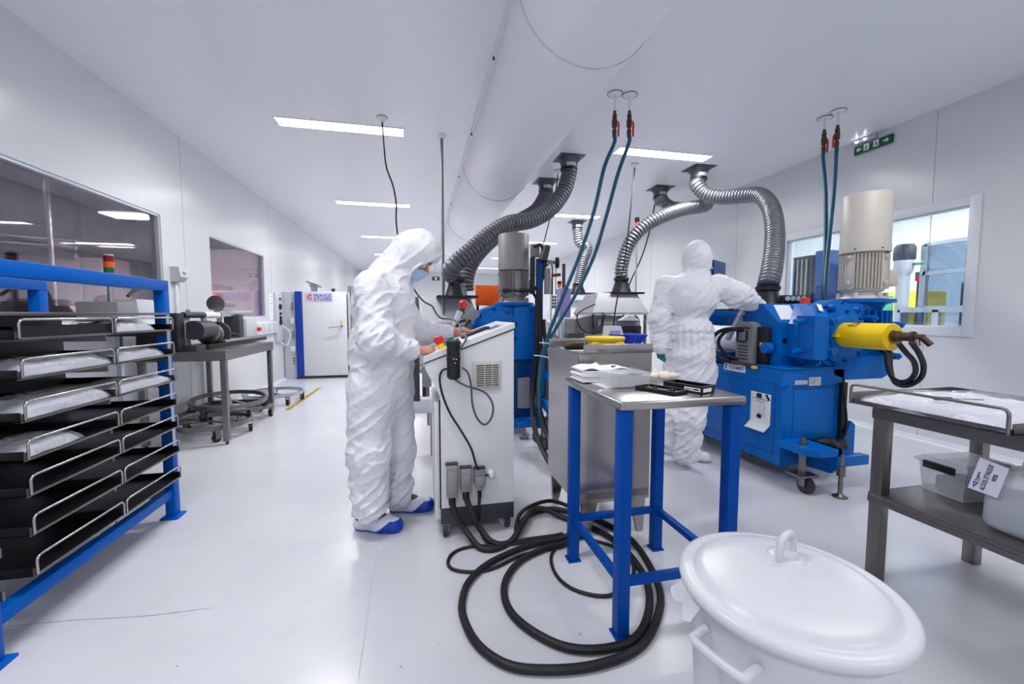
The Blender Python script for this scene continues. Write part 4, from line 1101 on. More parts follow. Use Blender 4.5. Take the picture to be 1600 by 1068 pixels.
P = drop(1, ((737, 800, 2.22), (752, 828, 2.19))) + floor_path(((772, 848), (797, 846), (816, 828), (830, 806), (850, 803), (880, 808), (925, 824), (968, 850), (1000, 888), (1014, 925), (1010, 968), (988, 1000), (938, 1014), (882, 1010), (832, 986), (800, 958), (788, 930), (792, 902), (813, 876), (848, 858), (880, 850), (905, 838)), r2)
for p_ in P[5:8]: p_.z = 0.05
tag(cable('power_cable', P, r2, M['rubber'], n=14), 'thick black power cable from the middle plug making the inner floor loop', 'cable', 'black cables looped on the floor')
P = drop(2, ((748, 800, 2.24), (750, 828, 2.24))) + floor_path(((764, 848), (790, 850), (815, 843), (850, 838), (880, 834)), r3)
tag(cable('signal_cable', P, r3, M['rubber']), 'thin black cable running from the third plug under the console', 'cable', 'black cables looped on the floor')
P = floor_path(((878, 833), (840, 843), (790, 851), (740, 853), (712, 861), (700, 876), (708, 889), (740, 893), (772, 887), (812, 868), (850, 858)), r3)
tag(cable('signal_cable', P, r3, M['rubber']), 'thin black cable making a flat loop on the floor left of the others', 'cable', 'black cables looped on the floor')
P = floor_path(((886, 842), (868, 856), (861, 872), (868, 896), (890, 917), (925, 929), (955, 929), (980, 912), (990, 893), (984, 873), (962, 855), (925, 843), (898, 838)), r3)
tag(cable('signal_cable', P, r3, M['rubber']), 'thin black cable making a small loop under the blue-legged bench', 'cable', 'black cables looped on the floor')
P = floor_path(((806, 828), (812, 812), (830, 798), (862, 790), (900, 795)), r1)
for i, p_ in enumerate(P): p_.z = 0.05
P[0].z = r1; P[-1].z = r1
tag(cable('power_cable', P, 0.012, M['rubber'], n=12), 'black cable arching behind the console foot towards the steel cabinet', 'cable', 'black cables looped on the floor')

# ------------------------------------------------------------------ blue-legged stainless bench
t = thing('packing_bench', 'small stainless bench with blue legs in the foreground', 'bench', (0.98, 1.68, 0))
bx0, bx1, by0, by1, bz = 0.715, 1.255, 1.375, 1.975, 0.93
b = MB().box(bx0, bx1, by0, by1, bz - 0.034, bz, 0.008, seg=3)
b.build('top', M['steel'], t)
lw = 0.05
leg_xy = {'nl': (bx0 + 0.012, by0 + 0.02), 'nr': (bx1 - 0.055, by0 + 0.02), 'fl': (bx0 + 0.012, by1 - 0.065), 'fr': (bx1 - 0.06, by1 - 0.065)}
for k, (x, y) in leg_xy.items():
    l = MB().box(x, x + lw, y, y + lw, 0.006, bz - 0.034, 0.003).build('leg', M['bench_blue'], t)
    MB().box(x - 0.008, x + lw + 0.008, y - 0.008, y + lw + 0.008, 0, 0.006).build('foot_plate', M['bench_blue'], l)
rz = 0.215
def rail(a, b2): MB().bar(a, b2, 0.03, 0.03, bev=0.002).build('rail', M['bench_blue'], t)
c = lambda k: Vector((leg_xy[k][0] + lw / 2, leg_xy[k][1] + lw / 2, rz))
rail(c('nl') + Vector((0, lw / 2, 0)), c('fl') - Vector((0, lw / 2, 0)))
rail(c('fl') + Vector((lw / 2, 0, 0)), c('fr') - Vector((lw / 2, 0, 0)))
rail(c('fr') - Vector((0, lw / 2, 0)), c('nr') + Vector((0, lw / 2, 0)))
rail(c('nl') + Vector((lw / 2, 0, 0)), c('nr') - Vector((lw / 2, 0, 0)))

# things lying on the bench
def bz_(px, py, z=bz): return atz(px, py, z)
t = thing('cloth_stack', 'folded stack of white wipes with a dark blue tab on the bench', 'cloth', (0.82, 1.87, bz))
for i in range(6):
    z = bz + 0.002 + i * 0.0085; s = 0.004 * ((i * 7) % 3)
    f = lambda u, v, z=z, s=s, i=i: Vector((0.735 + s + 0.225 * u, 1.79 + s + 0.165 * v, z + 0.006 + 0.010 * math.sin(u * 3 + i) * v + (0.016 * (1 - u) ** 3 * v if i == 5 else 0)))
    MB().grid(f, 14, 10).build('wipe', M['paper'], t, 180, 0.0065)
f = lambda u, v: Vector((0.74 + 0.13 * u, 1.80 + 0.15 * v, bz + 0.058 + 0.03 * (u ** 2) * v + 0.01 * math.sin(5 * u)))
MB().grid(f, 12, 8).build('top_wipe', M['paper'], t, 180, 0.003)
f = lambda u, v: Vector((0.87 + 0.13 * u, 1.80 + 0.12 * v, bz + 0.05 + 0.016 * math.sin(3.1 * u) + 0.004 * math.sin(9 * v)))
MB().grid(f, 12, 8).build('top_wipe', M['paper'], t, 180, 0.003)
p = bz_(967, 572, bz + 0.066)
MB().obox((0.905, 1.80, bz + 0.03), (0.022, 0, 0), (0, 0.05, 0.04), (0, -0.002, 0.0025)).build('blue_tab', M['ink_blue'], t)
t = thing('clear_box', 'clear plastic box with a smaller box inside on a paper sheet on the bench', 'box', (0.87, 1.70, bz))
def open_box(b, x0, x1, y0, y1, z0, z1, w=0.003):
    b.box(x0, x1, y0, y1, z0, z0 + w); b.box(x0, x0 + w, y0, y1, z0 + w, z1); b.box(x1 - w, x1, y0, y1, z0 + w, z1)
    b.box(x0 + w, x1 - w, y0, y0 + w, z0 + w, z1); b.box(x0 + w, x1 - w, y1 - w, y1, z0 + w, z1); return b
open_box(MB(), 0.805, 0.99, 1.64, 1.765, bz + 0.003, bz + 0.062).build('tub', M['clear'], t)
open_box(MB(), 0.835, 0.925, 1.648, 1.72, bz + 0.007, bz + 0.045).build('inner_tub', M['frosted'], t)
MB().box(0.80, 0.995, 1.635, 1.77, bz + 0.062, bz + 0.066, 0.001).build('lid', M['clear'], t)
tag(MB().quad(bz_(920, 597, bz + 0.001), bz_(946, 606, bz + 0.001), bz_(985, 604, bz + 0.001), bz_(955, 592, bz + 0.001)).build('paper_sheet', M['paper'], None, 30, 0.001), 'small white paper sheet under the clear box on the bench', 'paper')
S = Soft(); rs = random.Random(5)
gc = bz_(1030, 588, bz + 0.012)
for i in range(10):
    a = Vector((gc.x + rs.uniform(-0.05, 0.055), gc.y + rs.uniform(-0.035, 0.035), bz + 0.013 + rs.uniform(0, 0.012)))
    d = Vector((rs.uniform(-0.05, 0.05), rs.uniform(-0.03, 0.03), 0)); S.cap(a, a + d, 0.012, 0.009, 0.012)
S.cap((gc.x - 0.02, gc.y, bz + 0.02), (gc.x - 0.01, gc.y + 0.02, bz + 0.045), 0.012, 0.008, 0.015)
tag(soft_obj('latex_gloves', S.mesh(0.004, lambda x, y, z: 0.006 * (vnoise(x * 60, y * 60, z * 60) - 0.5), clip=lambda x, y, z: bz + 0.0005 - z), M['glove']), 'crumpled pile of cream latex gloves on the bench behind the black trays', 'gloves')
# two black trays
def black_tray(name, c, u, ln, wd, h, label, raised=False):
    U = Vector(u).normalized(); V = Vector((-U.y, U.x, 0)); O = Vector(c)
    t = thing(name, label, 'tray', (c[0], c[1], bz), 0, 'black plastic trays on the bench')
    b = MB().obox(O, U * ln, V * wd, (0, 0, h * 0.45), 0.003)
    for o2, u2, v2 in ((O, U * ln, V * 0.008), (O + V * (wd - 0.008), U * ln, V * 0.008), (O + V * 0.008, U * 0.008, V * (wd - 0.016)), (O + U * (ln - 0.008) + V * 0.008, U * 0.008, V * (wd - 0.016))):
        b.obox(o2 + Vector((0, 0, h * 0.45)), u2, v2, (0, 0, h * 0.55), 0.001)
    b.build('shell', M['black'], t)
    for k in (0.3, 0.72):
        MB().obox(O + U * ln * k + V * wd * 0.42 + Vector((0, 0, h * 0.45)), U * 0.018, V * 0.018, (0, 0, 0.008), 0.002).build('peg', M['black'], t)
    f = MB().obox(O + U * ln * 0.2 + V * wd * 0.25 + Vector((0, 0, h * 0.45)), U * ln * 0.45, V * wd * 0.3, (0, 0, 0.002)).build('insert', M['dark'], t)
    return t, O, U, V
d1 = (bz_(1090, 620) - bz_(990, 603)); d1.z = 0
a = bz_(1068, 625, bz); 
black_tray('plastic_tray', bz_(992, 607, bz + 0.0005), d1, 0.19, 0.095, 0.014, 'low open black plastic tray lying in front on the bench')
d2 = (bz_(1125, 614) - bz_(1040, 600)); d2.z = 0
tt, O, U, V = black_tray('instrument_case', bz_(1036, 605, bz + 0.0005), d2, 0.185, 0.09, 0.03, 'thicker black plastic case with a white label lying behind the low tray')
lo = O + U * 0.187 + V * 0.004 + Vector((0, 0, 0.006))
lb = MB().obox(lo, V * 0.055, (0, 0, 0.015), U * 0.0008).build('label', M['paper'], tt)
lo2 = O + U * 0.105 + Vector((0, 0, 0.007)) - V * 0.0006
lb = MB().obox(lo2, U * 0.072, (0, 0, 0.014), -V * 0.0006).build('label', M['paper'], tt)
MB().obox(lo2 + U * 0.042 + Vector((0, 0, 0.004)) - V * 0.0006, U * 0.025, (0, 0, 0.006), -V * 0.0004).build('print', M['ink'], lb)
MB().obox(lo2 + U * 0.006 + Vector((0, 0, 0.004)) - V * 0.0006, U * 0.03, (0, 0, 0.005), -V * 0.0004).build('print', M['ink_grey'], lb)

# ------------------------------------------------------------------ stainless cabinet behind the bench
t = thing('steel_cabinet', 'stainless steel cabinet with tapered foot behind the blue-legged bench', 'cabinet', (1.06, 2.35, 0))
sx0, sx1, sy0, sy1, sz = 0.835, 1.275, 2.10, 2.62, 1.035

b = MB()
b.prism([(sx0, sy0, sz), (sx1, sy0, sz), (sx1, sy0, 0.2), (sx0, sy0, 0.2)], (0, sy1 - sy0, 0))
b.build('body', M['steel'], t, 20)
MB().box(sx0 - 0.004, sx1 + 0.004, sy0 - 0.004, sy1 + 0.004, sz, sz + 0.012, 0.003).build('top', M['steel'], t)
MB().box(sx0 + 0.03, sx1 + 0.004, sy0 - 0.006, sy0 + 0.006, sz + 0.004, sz + 0.052, 0.002).build('front_lip', M['steel'], t)
MB().box(sx0, sx1, sy1 - 0.006, sy1 + 0.004, sz + 0.01, sz + 0.055, 0.002).build('rear_lip', M['steel'], t)
MB().box(sx0 + 0.002, sx0 + 0.05, sy0 - 0.005, sy0 - 0.001, 0.21, sz - 0.01).build('corner_profile', M['wire'], t)
MB().box(sx0 + 0.06, sx1 - 0.01, sy0 - 0.003, sy0 - 0.0005, sz - 0.225, sz - 0.221).build('panel_joint', M['black'], t)
MB().box(sx0 + 0.055, sx1 - 0.004, sy0 - 0.004, sy0 - 0.0008, 0.22, 0.26).build('weld_seam', M['dark_steel'], t)
for (x, y, sg) in ((sx0 + 0.035, sy0 + 0.01, 1), (sx1 - 0.015, sy0 + 0.01, -1), (sx0 + 0.005, sy1 - 0.06, 1), (sx1 - 0.015, sy1 - 0.06, -1)):
    MB().prism([(x, y, 0.21), (x + sg * 0.1, y, 0.21), (x + sg * 0.045, y, 0), (x + sg * 0.012, y, 0)], (0, 0.03, 0)).build('foot', M['steel'], t)
# on the cabinet
def ps(px, py, z): return atz(px, py, z)
sz += 0.013
c = aty(945, 533, 2.3); c.z = sz
t = thing('yellow_lid', 'round yellow plastic tub with clips on the steel cabinet', 'tub', (c.x, 2.3, sz))
MB().lathe([(0.095, 0), (0.1, 0.05), (0.1, 0.052)], (c.x, 2.3, sz), 40).build('tub', M['yellow_plastic'], t)
MB().lathe([(0.115, 0), (0.118, 0.004), (0.118, 0.016), (0.112, 0.02), (0.09, 0.02), (0.088, 0.016)], (c.x, 2.3, sz + 0.05), 44).build('rim', M['yellow_plastic'], t)
for dx, dy in ((-0.085, -0.07), (0.045, -0.105)):
    MB().box(c.x + dx - 0.025, c.x + dx + 0.025, 2.3 + dy - 0.012, 2.3 + dy + 0.012, sz + 0.018, sz + 0.045, 0.006).build('clip', M['yellow_plastic'], t)
c2 = aty(982, 533, 2.42)
t = thing('blue_brush', 'blue plastic bowl with ribbed sides behind the yellow tub', 'bowl', (c2.x, 2.45, sz))
MB().lathe([(0.07, 0), (0.12, 0.072), (0.124, 0.075), (0.116, 0.074), (0.068, 0.006)], (c2.x + 0.01, 2.45, sz), 40).build('bowl', M['blue_plastic'], t)
for k in range(16):
    a = PI + PI * k / 15
    MB().bar((c2.x + 0.01 + 0.073 * math.cos(a), 2.45 + 0.073 * math.sin(a), sz + 0.004), (c2.x + 0.01 + 0.121 * math.cos(a), 2.45 + 0.121 * math.sin(a), sz + 0.07), 0.005, 0.005).build('rib', M['blue_plastic'], t)
S = Soft(); c3 = aty(898, 538, 2.33)
for dx, dy, r in ((-0.04, 0, 0.018), (0, 0.01, 0.022), (0.04, -0.005, 0.02), (0.07, 0.01, 0.014)): S.ell((c3.x + dx, 2.33 + dy, sz + r * 0.7), (r * 1.6, r * 1.2, r), 0.01)
tag(soft_obj('black_cloth', S.mesh(0.004, lambda x, y, z: 0.006 * (vnoise(x * 70, y * 70, z * 70) - 0.5), clip=lambda x, y, z: sz + 0.0005 - z), M['rubber']), 'crumpled black rubber piece lying left of the yellow tub', 'rubber')
c4 = aty(955, 520, 2.56)
t = thing('small_meter', 'small white meter with sloping display behind the yellow tub', 'meter', (c4.x, 2.56, sz))
MB().prism([(c4.x - 0.06, 2.5, sz), (c4.x + 0.08, 2.5, sz), (c4.x + 0.05, 2.52, sz + 0.125), (c4.x - 0.03, 2.52, sz + 0.125)], (0, 0.09, 0)).build('case', M['lightgrey'], t)
MB().obox((c4.x - 0.03, 2.507, sz + 0.05), (0.07, 0, 0), (0.0, 0.009, 0.045), (0, -0.003, 0.0005)).build('display', mat('lcd', '#7f93b4', 0.3), t)

# ------------------------------------------------------------------ white bin in the foreground
bc = Vector((0.852, 0.792, 0))
ZR = 0.60
t = thing('lidded_bin', 'big white round plastic bin with lid in the right foreground', 'bin', bc)
wall = [(0.175, 0), (0.18, 0.004), (0.212, ZR - 0.03), (0.217, ZR - 0.03), (0.217, ZR - 0.012), (0.209, ZR - 0.012), (0.172, 0.02)]
MB().lathe(wall, bc, 96).build('bucket', M['bin'], t, 30)
lid = [(0.214, -0.012), (0.226, -0.014), (0.236, -0.008), (0.2395, 0.003), (0.237, 0.012), (0.228, 0.0165), (0.214, 0.0155), (0.206, 0.015), (0.200, 0.020), (0.193, 0.026), (0.18, 0.029), (0.12, 0.0335), (0.06, 0.0345), (0.0005, 0.035)]
MB().lathe(lid, bc + Vector((0, 0, ZR - 0.006)), 128, cap=False).build('lid', M['bin'], t, 60)
# lid handle: an arch standing on the lid
hc = atz(1228, 868, ZR + 0.03)
hd = Vector((0.62, -0.78, 0)); hd = (atz(1250, 852, ZR + 0.03) - atz(1208, 882, ZR + 0.03)); hd.z = 0; hd.normalize()
ZL = ZR + 0.026; hw = 0.036
arch = [hc + hd * (-hw) + Vector((0, 0, ZL - ZR - 0.03)), hc + hd * (-hw) + Vector((0, 0, 0.026)), hc + hd * (-hw * 0.72) + Vector((0, 0, 0.048)), hc + hd * (-hw * 0.1) + Vector((0, 0, 0.056)), hc + hd * (hw * 0.65) + Vector((0, 0, 0.052)), hc + hd * hw + Vector((0, 0, 0.028)), hc + hd * hw + Vector((0, 0, ZL - ZR - 0.03))]
MB().tube(smooth(arch, 8), 0.0095, 12).build('lid_handle', M['bin'], t, 60)
MB().lathe([(0.046, 0), (0.042, 0.006), (0.03, 0.009), (0.0005, 0.010)], (hc.x, hc.y, ZL + 0.0), 36, cap=False).build('handle_base', M['bin'], t, 60)
# side handles: out-standing loops below the rim
for sg, ang in ((1, None), (-1, None)):
    q = atz(1150, 1010, ZR - 0.08) - bc; q.z = 0; d = q.normalized() * sg; e = Vector((-d.y, d.x, 0))
    O = bc + d * 0.2085 + Vector((0, 0, ZR - 0.072))
    loop = [O - e * 0.062, O - e * 0.060 + d * 0.028 + Vector((0, 0, -0.004)), O - e * 0.050 + d * 0.045 + Vector((0, 0, -0.008)), O + e * 0.050 + d * 0.045 + Vector((0, 0, -0.008)), O + e * 0.060 + d * 0.028 + Vector((0, 0, -0.004)), O + e * 0.062]
    MB().tube(smooth(loop, 6), 0.0105, 12).build('side_handle', M['bin'], t, 60)
# crumpled liner edge peeping out under the lid
def liner(u, v):
    a = math.atan2(atz(1050, 905, ZR).y - bc.y, atz(1050, 905, ZR).x - bc.x) + (u - 0.5) * 0.55
    r = 0.221 + 0.03 * v * (1 + 0.3 * math.sin(9 * u)) ; return Vector((bc.x + r * math.cos(a), bc.y + r * math.sin(a), ZR - 0.016 - 0.045 * v + 0.006 * math.sin(14 * u) * v))
MB().grid(liner, 16, 5).build('liner_edge', M['bag'], t, 180)
def liner2(u, v):
    a = math.atan2(atz(1295, 868, ZR).y - bc.y, atz(1295, 868, ZR).x - bc.x) + (u - 0.5) * 0.3
    r = 0.226 + 0.016 * v * (1 + 0.5 * math.sin(11 * u)); return Vector((bc.x + r * math.cos(a), bc.y + r * math.sin(a), ZR - 0.014 + 0.004 * v))
# ------------------------------------------------------------------ two-roll mills
def motor(par, cx, cy, z0, paint, zt=2.19, fins_z=1.73, jb=(1, 0)):
    """vertical flange motor: flange, finned body, fan cowl"""
    MB().lathe([(0.205, 0), (0.21, 0.006), (0.21, 0.028), (0.2, 0.032)], (cx, cy, z0 - 0.03), 40).build('mounting_flange', M['mill_blue'], par)
    n = MB().lathe([(0.155, 0.0), (0.15, 0.012), (0.12, 0.03), (0.115, 0.06), (0.14, 0.075)], (cx, cy, z0), 36)
    for k in range(6):
        a = 2 * PI * k / 6 + 0.4
        n.cyl((cx + 0.15 * math.cos(a), cy + 0.15 * math.sin(a), z0), (cx + 0.15 * math.cos(a), cy + 0.15 * math.sin(a), z0 + 0.05), 0.02, 0.015, n=10)
    n.build('motor_foot', M[paint], par)
    zb = z0 + 0.06
    b = MB().cyl((cx, cy, zb), (cx, cy, fins_z + 0.01), 0.132, n=40)
    for k in range(44):
        a = 2 * PI * k / 44
        if k % 11 in (0, 1): continue
        c, s_ = math.cos(a), math.sin(a)
        b.obox((cx + 0.128 * c + 0.003 * s_, cy + 0.128 * s_ - 0.003 * c, zb + 0.02), (0.03 * c, 0.03 * s_, 0), (-0.006 * s_, 0.006 * c, 0), (0, 0, fins_z - zb - 0.03))
    for k in range(4):
        a = 2 * PI * (k * 11 + 0.5) / 44; c, s_ = math.cos(a), math.sin(a)
        b.obox((cx + 0.12 * c + 0.028 * s_, cy + 0.12 * s_ - 0.028 * c, zb + 0.015), (0.03 * c, 0.03 * s_, 0), (-0.056 * s_, 0.056 * c, 0), (0, 0, fins_z - zb - 0.03), 0.005)
        for zz in (zb + 0.05, fins_z - 0.05):
            b.obox((cx + 0.15 * c + 0.012 * s_, cy + 0.15 * s_ - 0.012 * c, zz), (0.018 * c, 0.018 * s_, 0), (-0.024 * s_, 0.024 * c, 0), (0, 0, 0.03), 0.004)
    b.build('finned_body', M[paint], par, 30)
    h = zt - fins_z
    MB().lathe([(0.150, 0.0), (0.163, 0.004), (0.163, 0.06), (0.160, 0.075), (0.159, h - 0.012), (0.152, h - 0.002), (0.06, h), (0.0005, h)], (cx, cy, fins_z), 56, cap=False).build('fan_cowl', M[paint], par, 40)
    for k in range(6):
        a = 2 * PI * k / 6 + 0.3
        MB().cyl((cx + 0.162 * math.cos(a), cy + 0.162 * math.sin(a), fins_z + 0.025), (cx + 0.167 * math.cos(a), cy + 0.167 * math.sin(a), fins_z + 0.025), 0.006, n=8).build('screw', M['dark'], par)
    x, y = jb; d = Vector((x, y, 0)).normalized(); e = Vector((-d.y, d.x, 0))
    MB().obox(Vector((cx, cy, z0 + 0.1)) + d * 0.14 - e * 0.06, d * 0.08, e * 0.12, (0, 0, 0.13), 0.012).build('terminal_box', M[paint], par)

def boss(b, x, y0, y1, z, r, hole=None):
    b.cyl((x, y0, z), (x, y1, z), r, r * 0.85, n=18)

def gearbox(par, ox, oy, neck=True):
    """cast blue gear unit; coordinates are those of the right-hand mill shifted by (ox, oy)"""
    m = M['mill_blue']
    b = MB()
    poly = [(2.74, 0.93), (2.82, 0.86), (3.12, 0.80), (3.5, 0.80), (3.62, 0.92), (3.62, 1.2), (3.5, 1.31), (3.3, 1.335), (2.98, 1.335), (2.84, 1.25), (2.74, 1.18)]
    b.prism([(x + ox, 2.54 + oy, z) for x, z in poly], (0, 0.42, 0))
    b.build('gear_case', m, par, 25)
    # lower sump
    s = MB(); s.prism([(3.0 + ox, 2.5 + oy, z) if False else (x + ox, 2.5 + oy, z) for x, z in ((3.04, 0.9), (3.04, 0.80), (3.16, 0.755), (3.5, 0.755), (3.6, 0.80), (3.6, 0.95))], (0, 0.5, 0))
    s.build('sump', m, par, 25)
    # rounded end housing around the roll shaft
    h = MB(); C = (3.08 + ox, 2.545 + oy, 1.09)
    h.lathe([(0.27, -0.10), (0.265, 0.0), (0.235, 0.03), (0.215, 0.035), (0.205, 0.075), (0.16, 0.085), (0.15, 0.10), (0.10, 0.105)], C, 48, (0, -1, 0))
    h.build('end_housing', m, par, 30)
    for k in range(10):
        a = 2 * PI * k / 10 + 0.2
        MB().cyl((C[0] + 0.25 * math.cos(a), C[1] + 0.0, C[2] + 0.25 * math.sin(a)), (C[0] + 0.25 * math.cos(a), C[1] - 0.03, C[2] + 0.25 * math.sin(a)), 0.016, n=6).build('bolt', M['mill_dark'], par)
    for k in range(8):
        a = 2 * PI * k / 8
        MB().cyl((C[0] + 0.182 * math.cos(a), C[1] - 0.07, C[2] + 0.182 * math.sin(a)), (C[0] + 0.182 * math.cos(a), C[1] - 0.098, C[2] + 0.182 * math.sin(a)), 0.012, n=6).build('bolt', M['mill_dark'], par)
    # square front cover with four bosses
    x0, x1, yf, z0, z1 = 2.745 + ox, 2.87 + ox, 2.415 + oy, 0.925, 1.24
    MB().prism([(x0, yf, z0), (x1 - 0.01, yf, z0), (x1, yf, z0 + 0.03), (x1, yf, z1 - 0.01), (x0, yf, z1)], (0, 0.15, 0)).build('front_cover', m, par, 25)
    MB().prism([(x0 + 0.0, yf, z1), (x1, yf, z1 - 0.01), (x1 + 0.11, yf + 0.17, z1 + 0.09), (x0 + 0.1, yf + 0.17, z1 + 0.09)], (0, 0.06, -0.02)).build('sloping_cover', m, par, 25)
    pl = [Vector(q) for q in ((x0 + 0.075, yf + 0.045, z1 + 0.028), (x1 - 0.012, yf + 0.045, z1 + 0.022), (x1 + 0.075, yf + 0.14, z1 + 0.072), (x0 + 0.155, yf + 0.14, z1 + 0.08))]
    MB().prism([q + Vector((0, -0.006, 0.008)) for q in pl], (0, -0.001, 0.002)).build('white_plate', M['paper'], par)
    for (x, z) in ((2.90, 1.20), (2.90, 0.985)):
        k = MB().cyl((x + ox, 2.60 + oy, z), (x + ox, 2.39 + oy, z), 0.034, 0.026, n=18).build('boss', m, par)
        MB().cyl((x + ox, 2.3905 + oy, z), (x + ox, 2.389 + oy, z), 0.012, n=14).build('bore', M['dark'], k)
    for (x, z) in ((2.735, 1.2), (2.735, 0.985)): MB().cyl((x + 0.03 + ox, 2.50 + oy, z), (x - 0.075 + ox, 2.50 + oy, z), 0.017, n=14).build('stud', m, par)
    for (x, y, z) in ((2.98, 2.53, 1.30), (3.2, 2.52, 1.28), (3.36, 2.53, 1.22), (3.58, 2.5, 1.17), (3.57, 2.5, 0.93), (2.84, 2.52, 0.9)):
        MB().cyl((x + ox, y + 0.05 + oy, z), (x + ox, y - 0.06 + oy, z), 0.026, n=14).cyl((x + ox, y - 0.059 + oy, z), (x + ox, y - 0.075 + oy, z), 0.014, n=6).build('bolt_lug', m, par)
    # neck below the motor with ribs
    n = MB().lathe([(0.16, 1.1), (0.13, 1.2), (0.12, 1.28), (0.15, 1.325), (0.2, 1.345)], (3.47 + ox, 2.66 + oy, 0), 36)
    for i in range(14):
        a = PI + PI * i / 13 - 0.1; c, s_ = math.cos(a), math.sin(a)
        n.obox((3.47 + ox + 0.11 * c, 2.66 + oy + 0.11 * s_, 0.98), (0.08 * c, 0.08 * s_, 0), (-0.01 * s_, 0.01 * c, 0), (0, 0, 0.3))
    n.build('ribbed_neck', m, par, 30)
    # bearing block of the rolls with sloping white-plated top
    MB().prism([(2.66 + ox, y + oy, z) for y, z in ((2.64, 0.80), (2.64, 1.19), (2.80, 1.335), (3.05, 1.335), (3.05, 0.80))], (0.28, 0, 0)).build('bearing_block', m, par, 20)
    n_ = Vector((0, -0.67, 0.74))
    MB().prism([Vector(q) + n_ * 0.002 for q in ((2.70 + ox, 2.66 + oy, 1.208), (2.85 + ox, 2.66 + oy, 1.208), (2.90 + ox, 2.785 + oy, 1.3215), (2.75 + ox, 2.785 + oy, 1.3215))], n_ * 0.002).build('white_plate', M['paper'], par)
    MB().cyl((2.72 + ox, 2.64 + oy, 1.05), (2.72 + ox, 2.634 + oy, 1.05), 0.02, n=18).build('plug', M['black'], par)
    MB().lathe([(0.03, 0), (0.045, 0.01), (0.045, 0.06), (0.02, 0.075)], (2.66 + ox, 2.70 + oy, 0.99), 20, (-1, 0.1, 0)).build('side_knob', m, par)

# ---- the right-hand mill, complete
t = thing('roll_mill', 'big blue two-roll mill on the right with yellow shaft guard and tall beige motor', 'mill', (3.0, 3.0, 0))
mb = M['mill_blue']
base = MB().box(2.58, 3.14, 2.5, 3.46, 0.13, 0.845, 0.008).build('base', mb, t)
MB().box(2.576, 3.2, 2.49, 3.5, 0.846, 0.858, 0.003).build('bed_plate', mb, t)
XL = 2.58
def seam(a, b2):
    MB().bar(a, b2, 0.003, 0.003).build('panel_joint', M['mill_dark'], base)
for y0, y1, z0, z1 in ((2.56, 3.38, 0.20, 0.735),):
    for a, b2 in (((XL, y0, z0), (XL, y0, z1)), ((XL, y1, z0), (XL, y1, z1)), ((XL, y0, z0), (XL, y1, z0)), ((XL, y0, z1), (XL, y1, z1))): seam(a, b2)
for y, z in ((2.58, 0.22), (2.58, 0.715), (3.36, 0.22)): MB().cyl((XL, y, z), (XL - 0.003, y, z), 0.006, n=8).build('screw', M['dark'], base)
for x in (2.68, 3.06): seam((x, 2.5, 0.2), (x, 2.5, 0.70))
seam((2.68, 2.5, 0.70), (3.06, 2.5, 0.70))
MB().box(2.66, 3.1, 2.496, 2.5, 0.715, 0.72).build('panel_joint', M['mill_dark'], base)
for x0, x1, z0, z1 in ((2.685, 2.795, 0.735, 0.765), (2.81, 2.915, 0.722, 0.785)):
    p_ = MB().box(x0, x1, 2.496, 2.5, z0, z1).build('type_plate', M['lightgrey'], base)
    for i in range(3 if x0 > 2.8 else 1):
        MB().box(x0 + 0.012, x1 - 0.03 - 0.012 * i, 2.4952, 2.496, z1 - 0.018 - 0.015 * i, z1 - 0.013 - 0.015 * i).build('print', M['ink_grey'], p_)
MB().cyl((XL + 0.02, 2.5, 0.74), (XL - 0.03, 2.47, 0.75), 0.022, n=14).build('lifting_eye', mb, base)
MB().box(XL - 0.03, XL, 3.38, 3.5, 0.16, 0.3, 0.008).build('tow_bracket', mb, base)
MB().box(2.60, 3.4, 2.8, 3.42, 0.10, 0.14).build('underframe', M['dark'], t)
# maker's plate with lettering
a, c = atx(1132, 567, XL), atx(1165.5, 585, XL)
ln, h = 0.24, 0.062
O = Vector((XL - 0.002, a.y, 0.775)); u = Vector((0, -1, 0)); v = Vector((0, 0, 1))
pl = MB().obox(O, u * ln, v * h, (0.002, 0, 0)).build('maker_plate', M['paper'], base)
text('COLMEC', 0.037, O + u * 0.058 + v * 0.016 - Vector((0.0012, 0, 0)), u, v, M['ink_blue'], parent=pl, bold=0.0006, width=0.165)
br = MB(); B0 = O + u * 0.014 + v * 0.010 - Vector((0.0012, 0, 0))
for (x, y, w_, h_) in ((0, 0, 0.009, 0.042), (0.009, 0, 0.013, 0.011), (0.009, 0.031, 0.013, 0.011), (0.011, 0.016, 0.009, 0.010)): br.obox(B0 + u * x + v * y, u * w_, v * h_, (-0.0008, 0, 0))
br.build('emblem', M['ink_blue'], pl)
# paper notice held by two black magnets
def sheet(u_, v_):
    y = 2.79 - 0.195 * u_; z = 0.645 - 0.30 * v_
    curl = 0.05 * max(0, v_ - 0.78) / 0.22
    return Vector((XL - 0.003 - curl * 0.9, y + 0.02 * max(0, v_ - 0.8) * 5 * 0.5, z + curl * 0.25))
nt_ = MB().grid(sheet, 6, 24).build('notice', M['paper'], t, 180, 0.0006)
for y, z, r, w_ in ((2.70, 0.622, 0.018, 0.022), (2.695, 0.462, 0.016, 0.02)):
    MB().box(XL - 0.018, XL - 0.004, y - w_, y + w_, z - r, z + r, 0.008).build('magnet', M['black'], nt_)
MB().bar((XL - 0.008, 2.635, 0.64), (XL - 0.008, 2.605, 0.60), 0.012, 0.01).build('magnet', M['black'], nt_)
for i in range(2):
    MB().box(XL - 0.0045, XL - 0.0038, 2.615, 2.775, 0.596 - 0.006 * i, 0.599 - 0.006 * i).build('printed_line', M['ink_grey'], nt_)
MB().box(XL - 0.0045, XL - 0.0038, 2.65, 2.745, 0.572, 0.578).build('printed_line', M['ink_grey'], nt_)
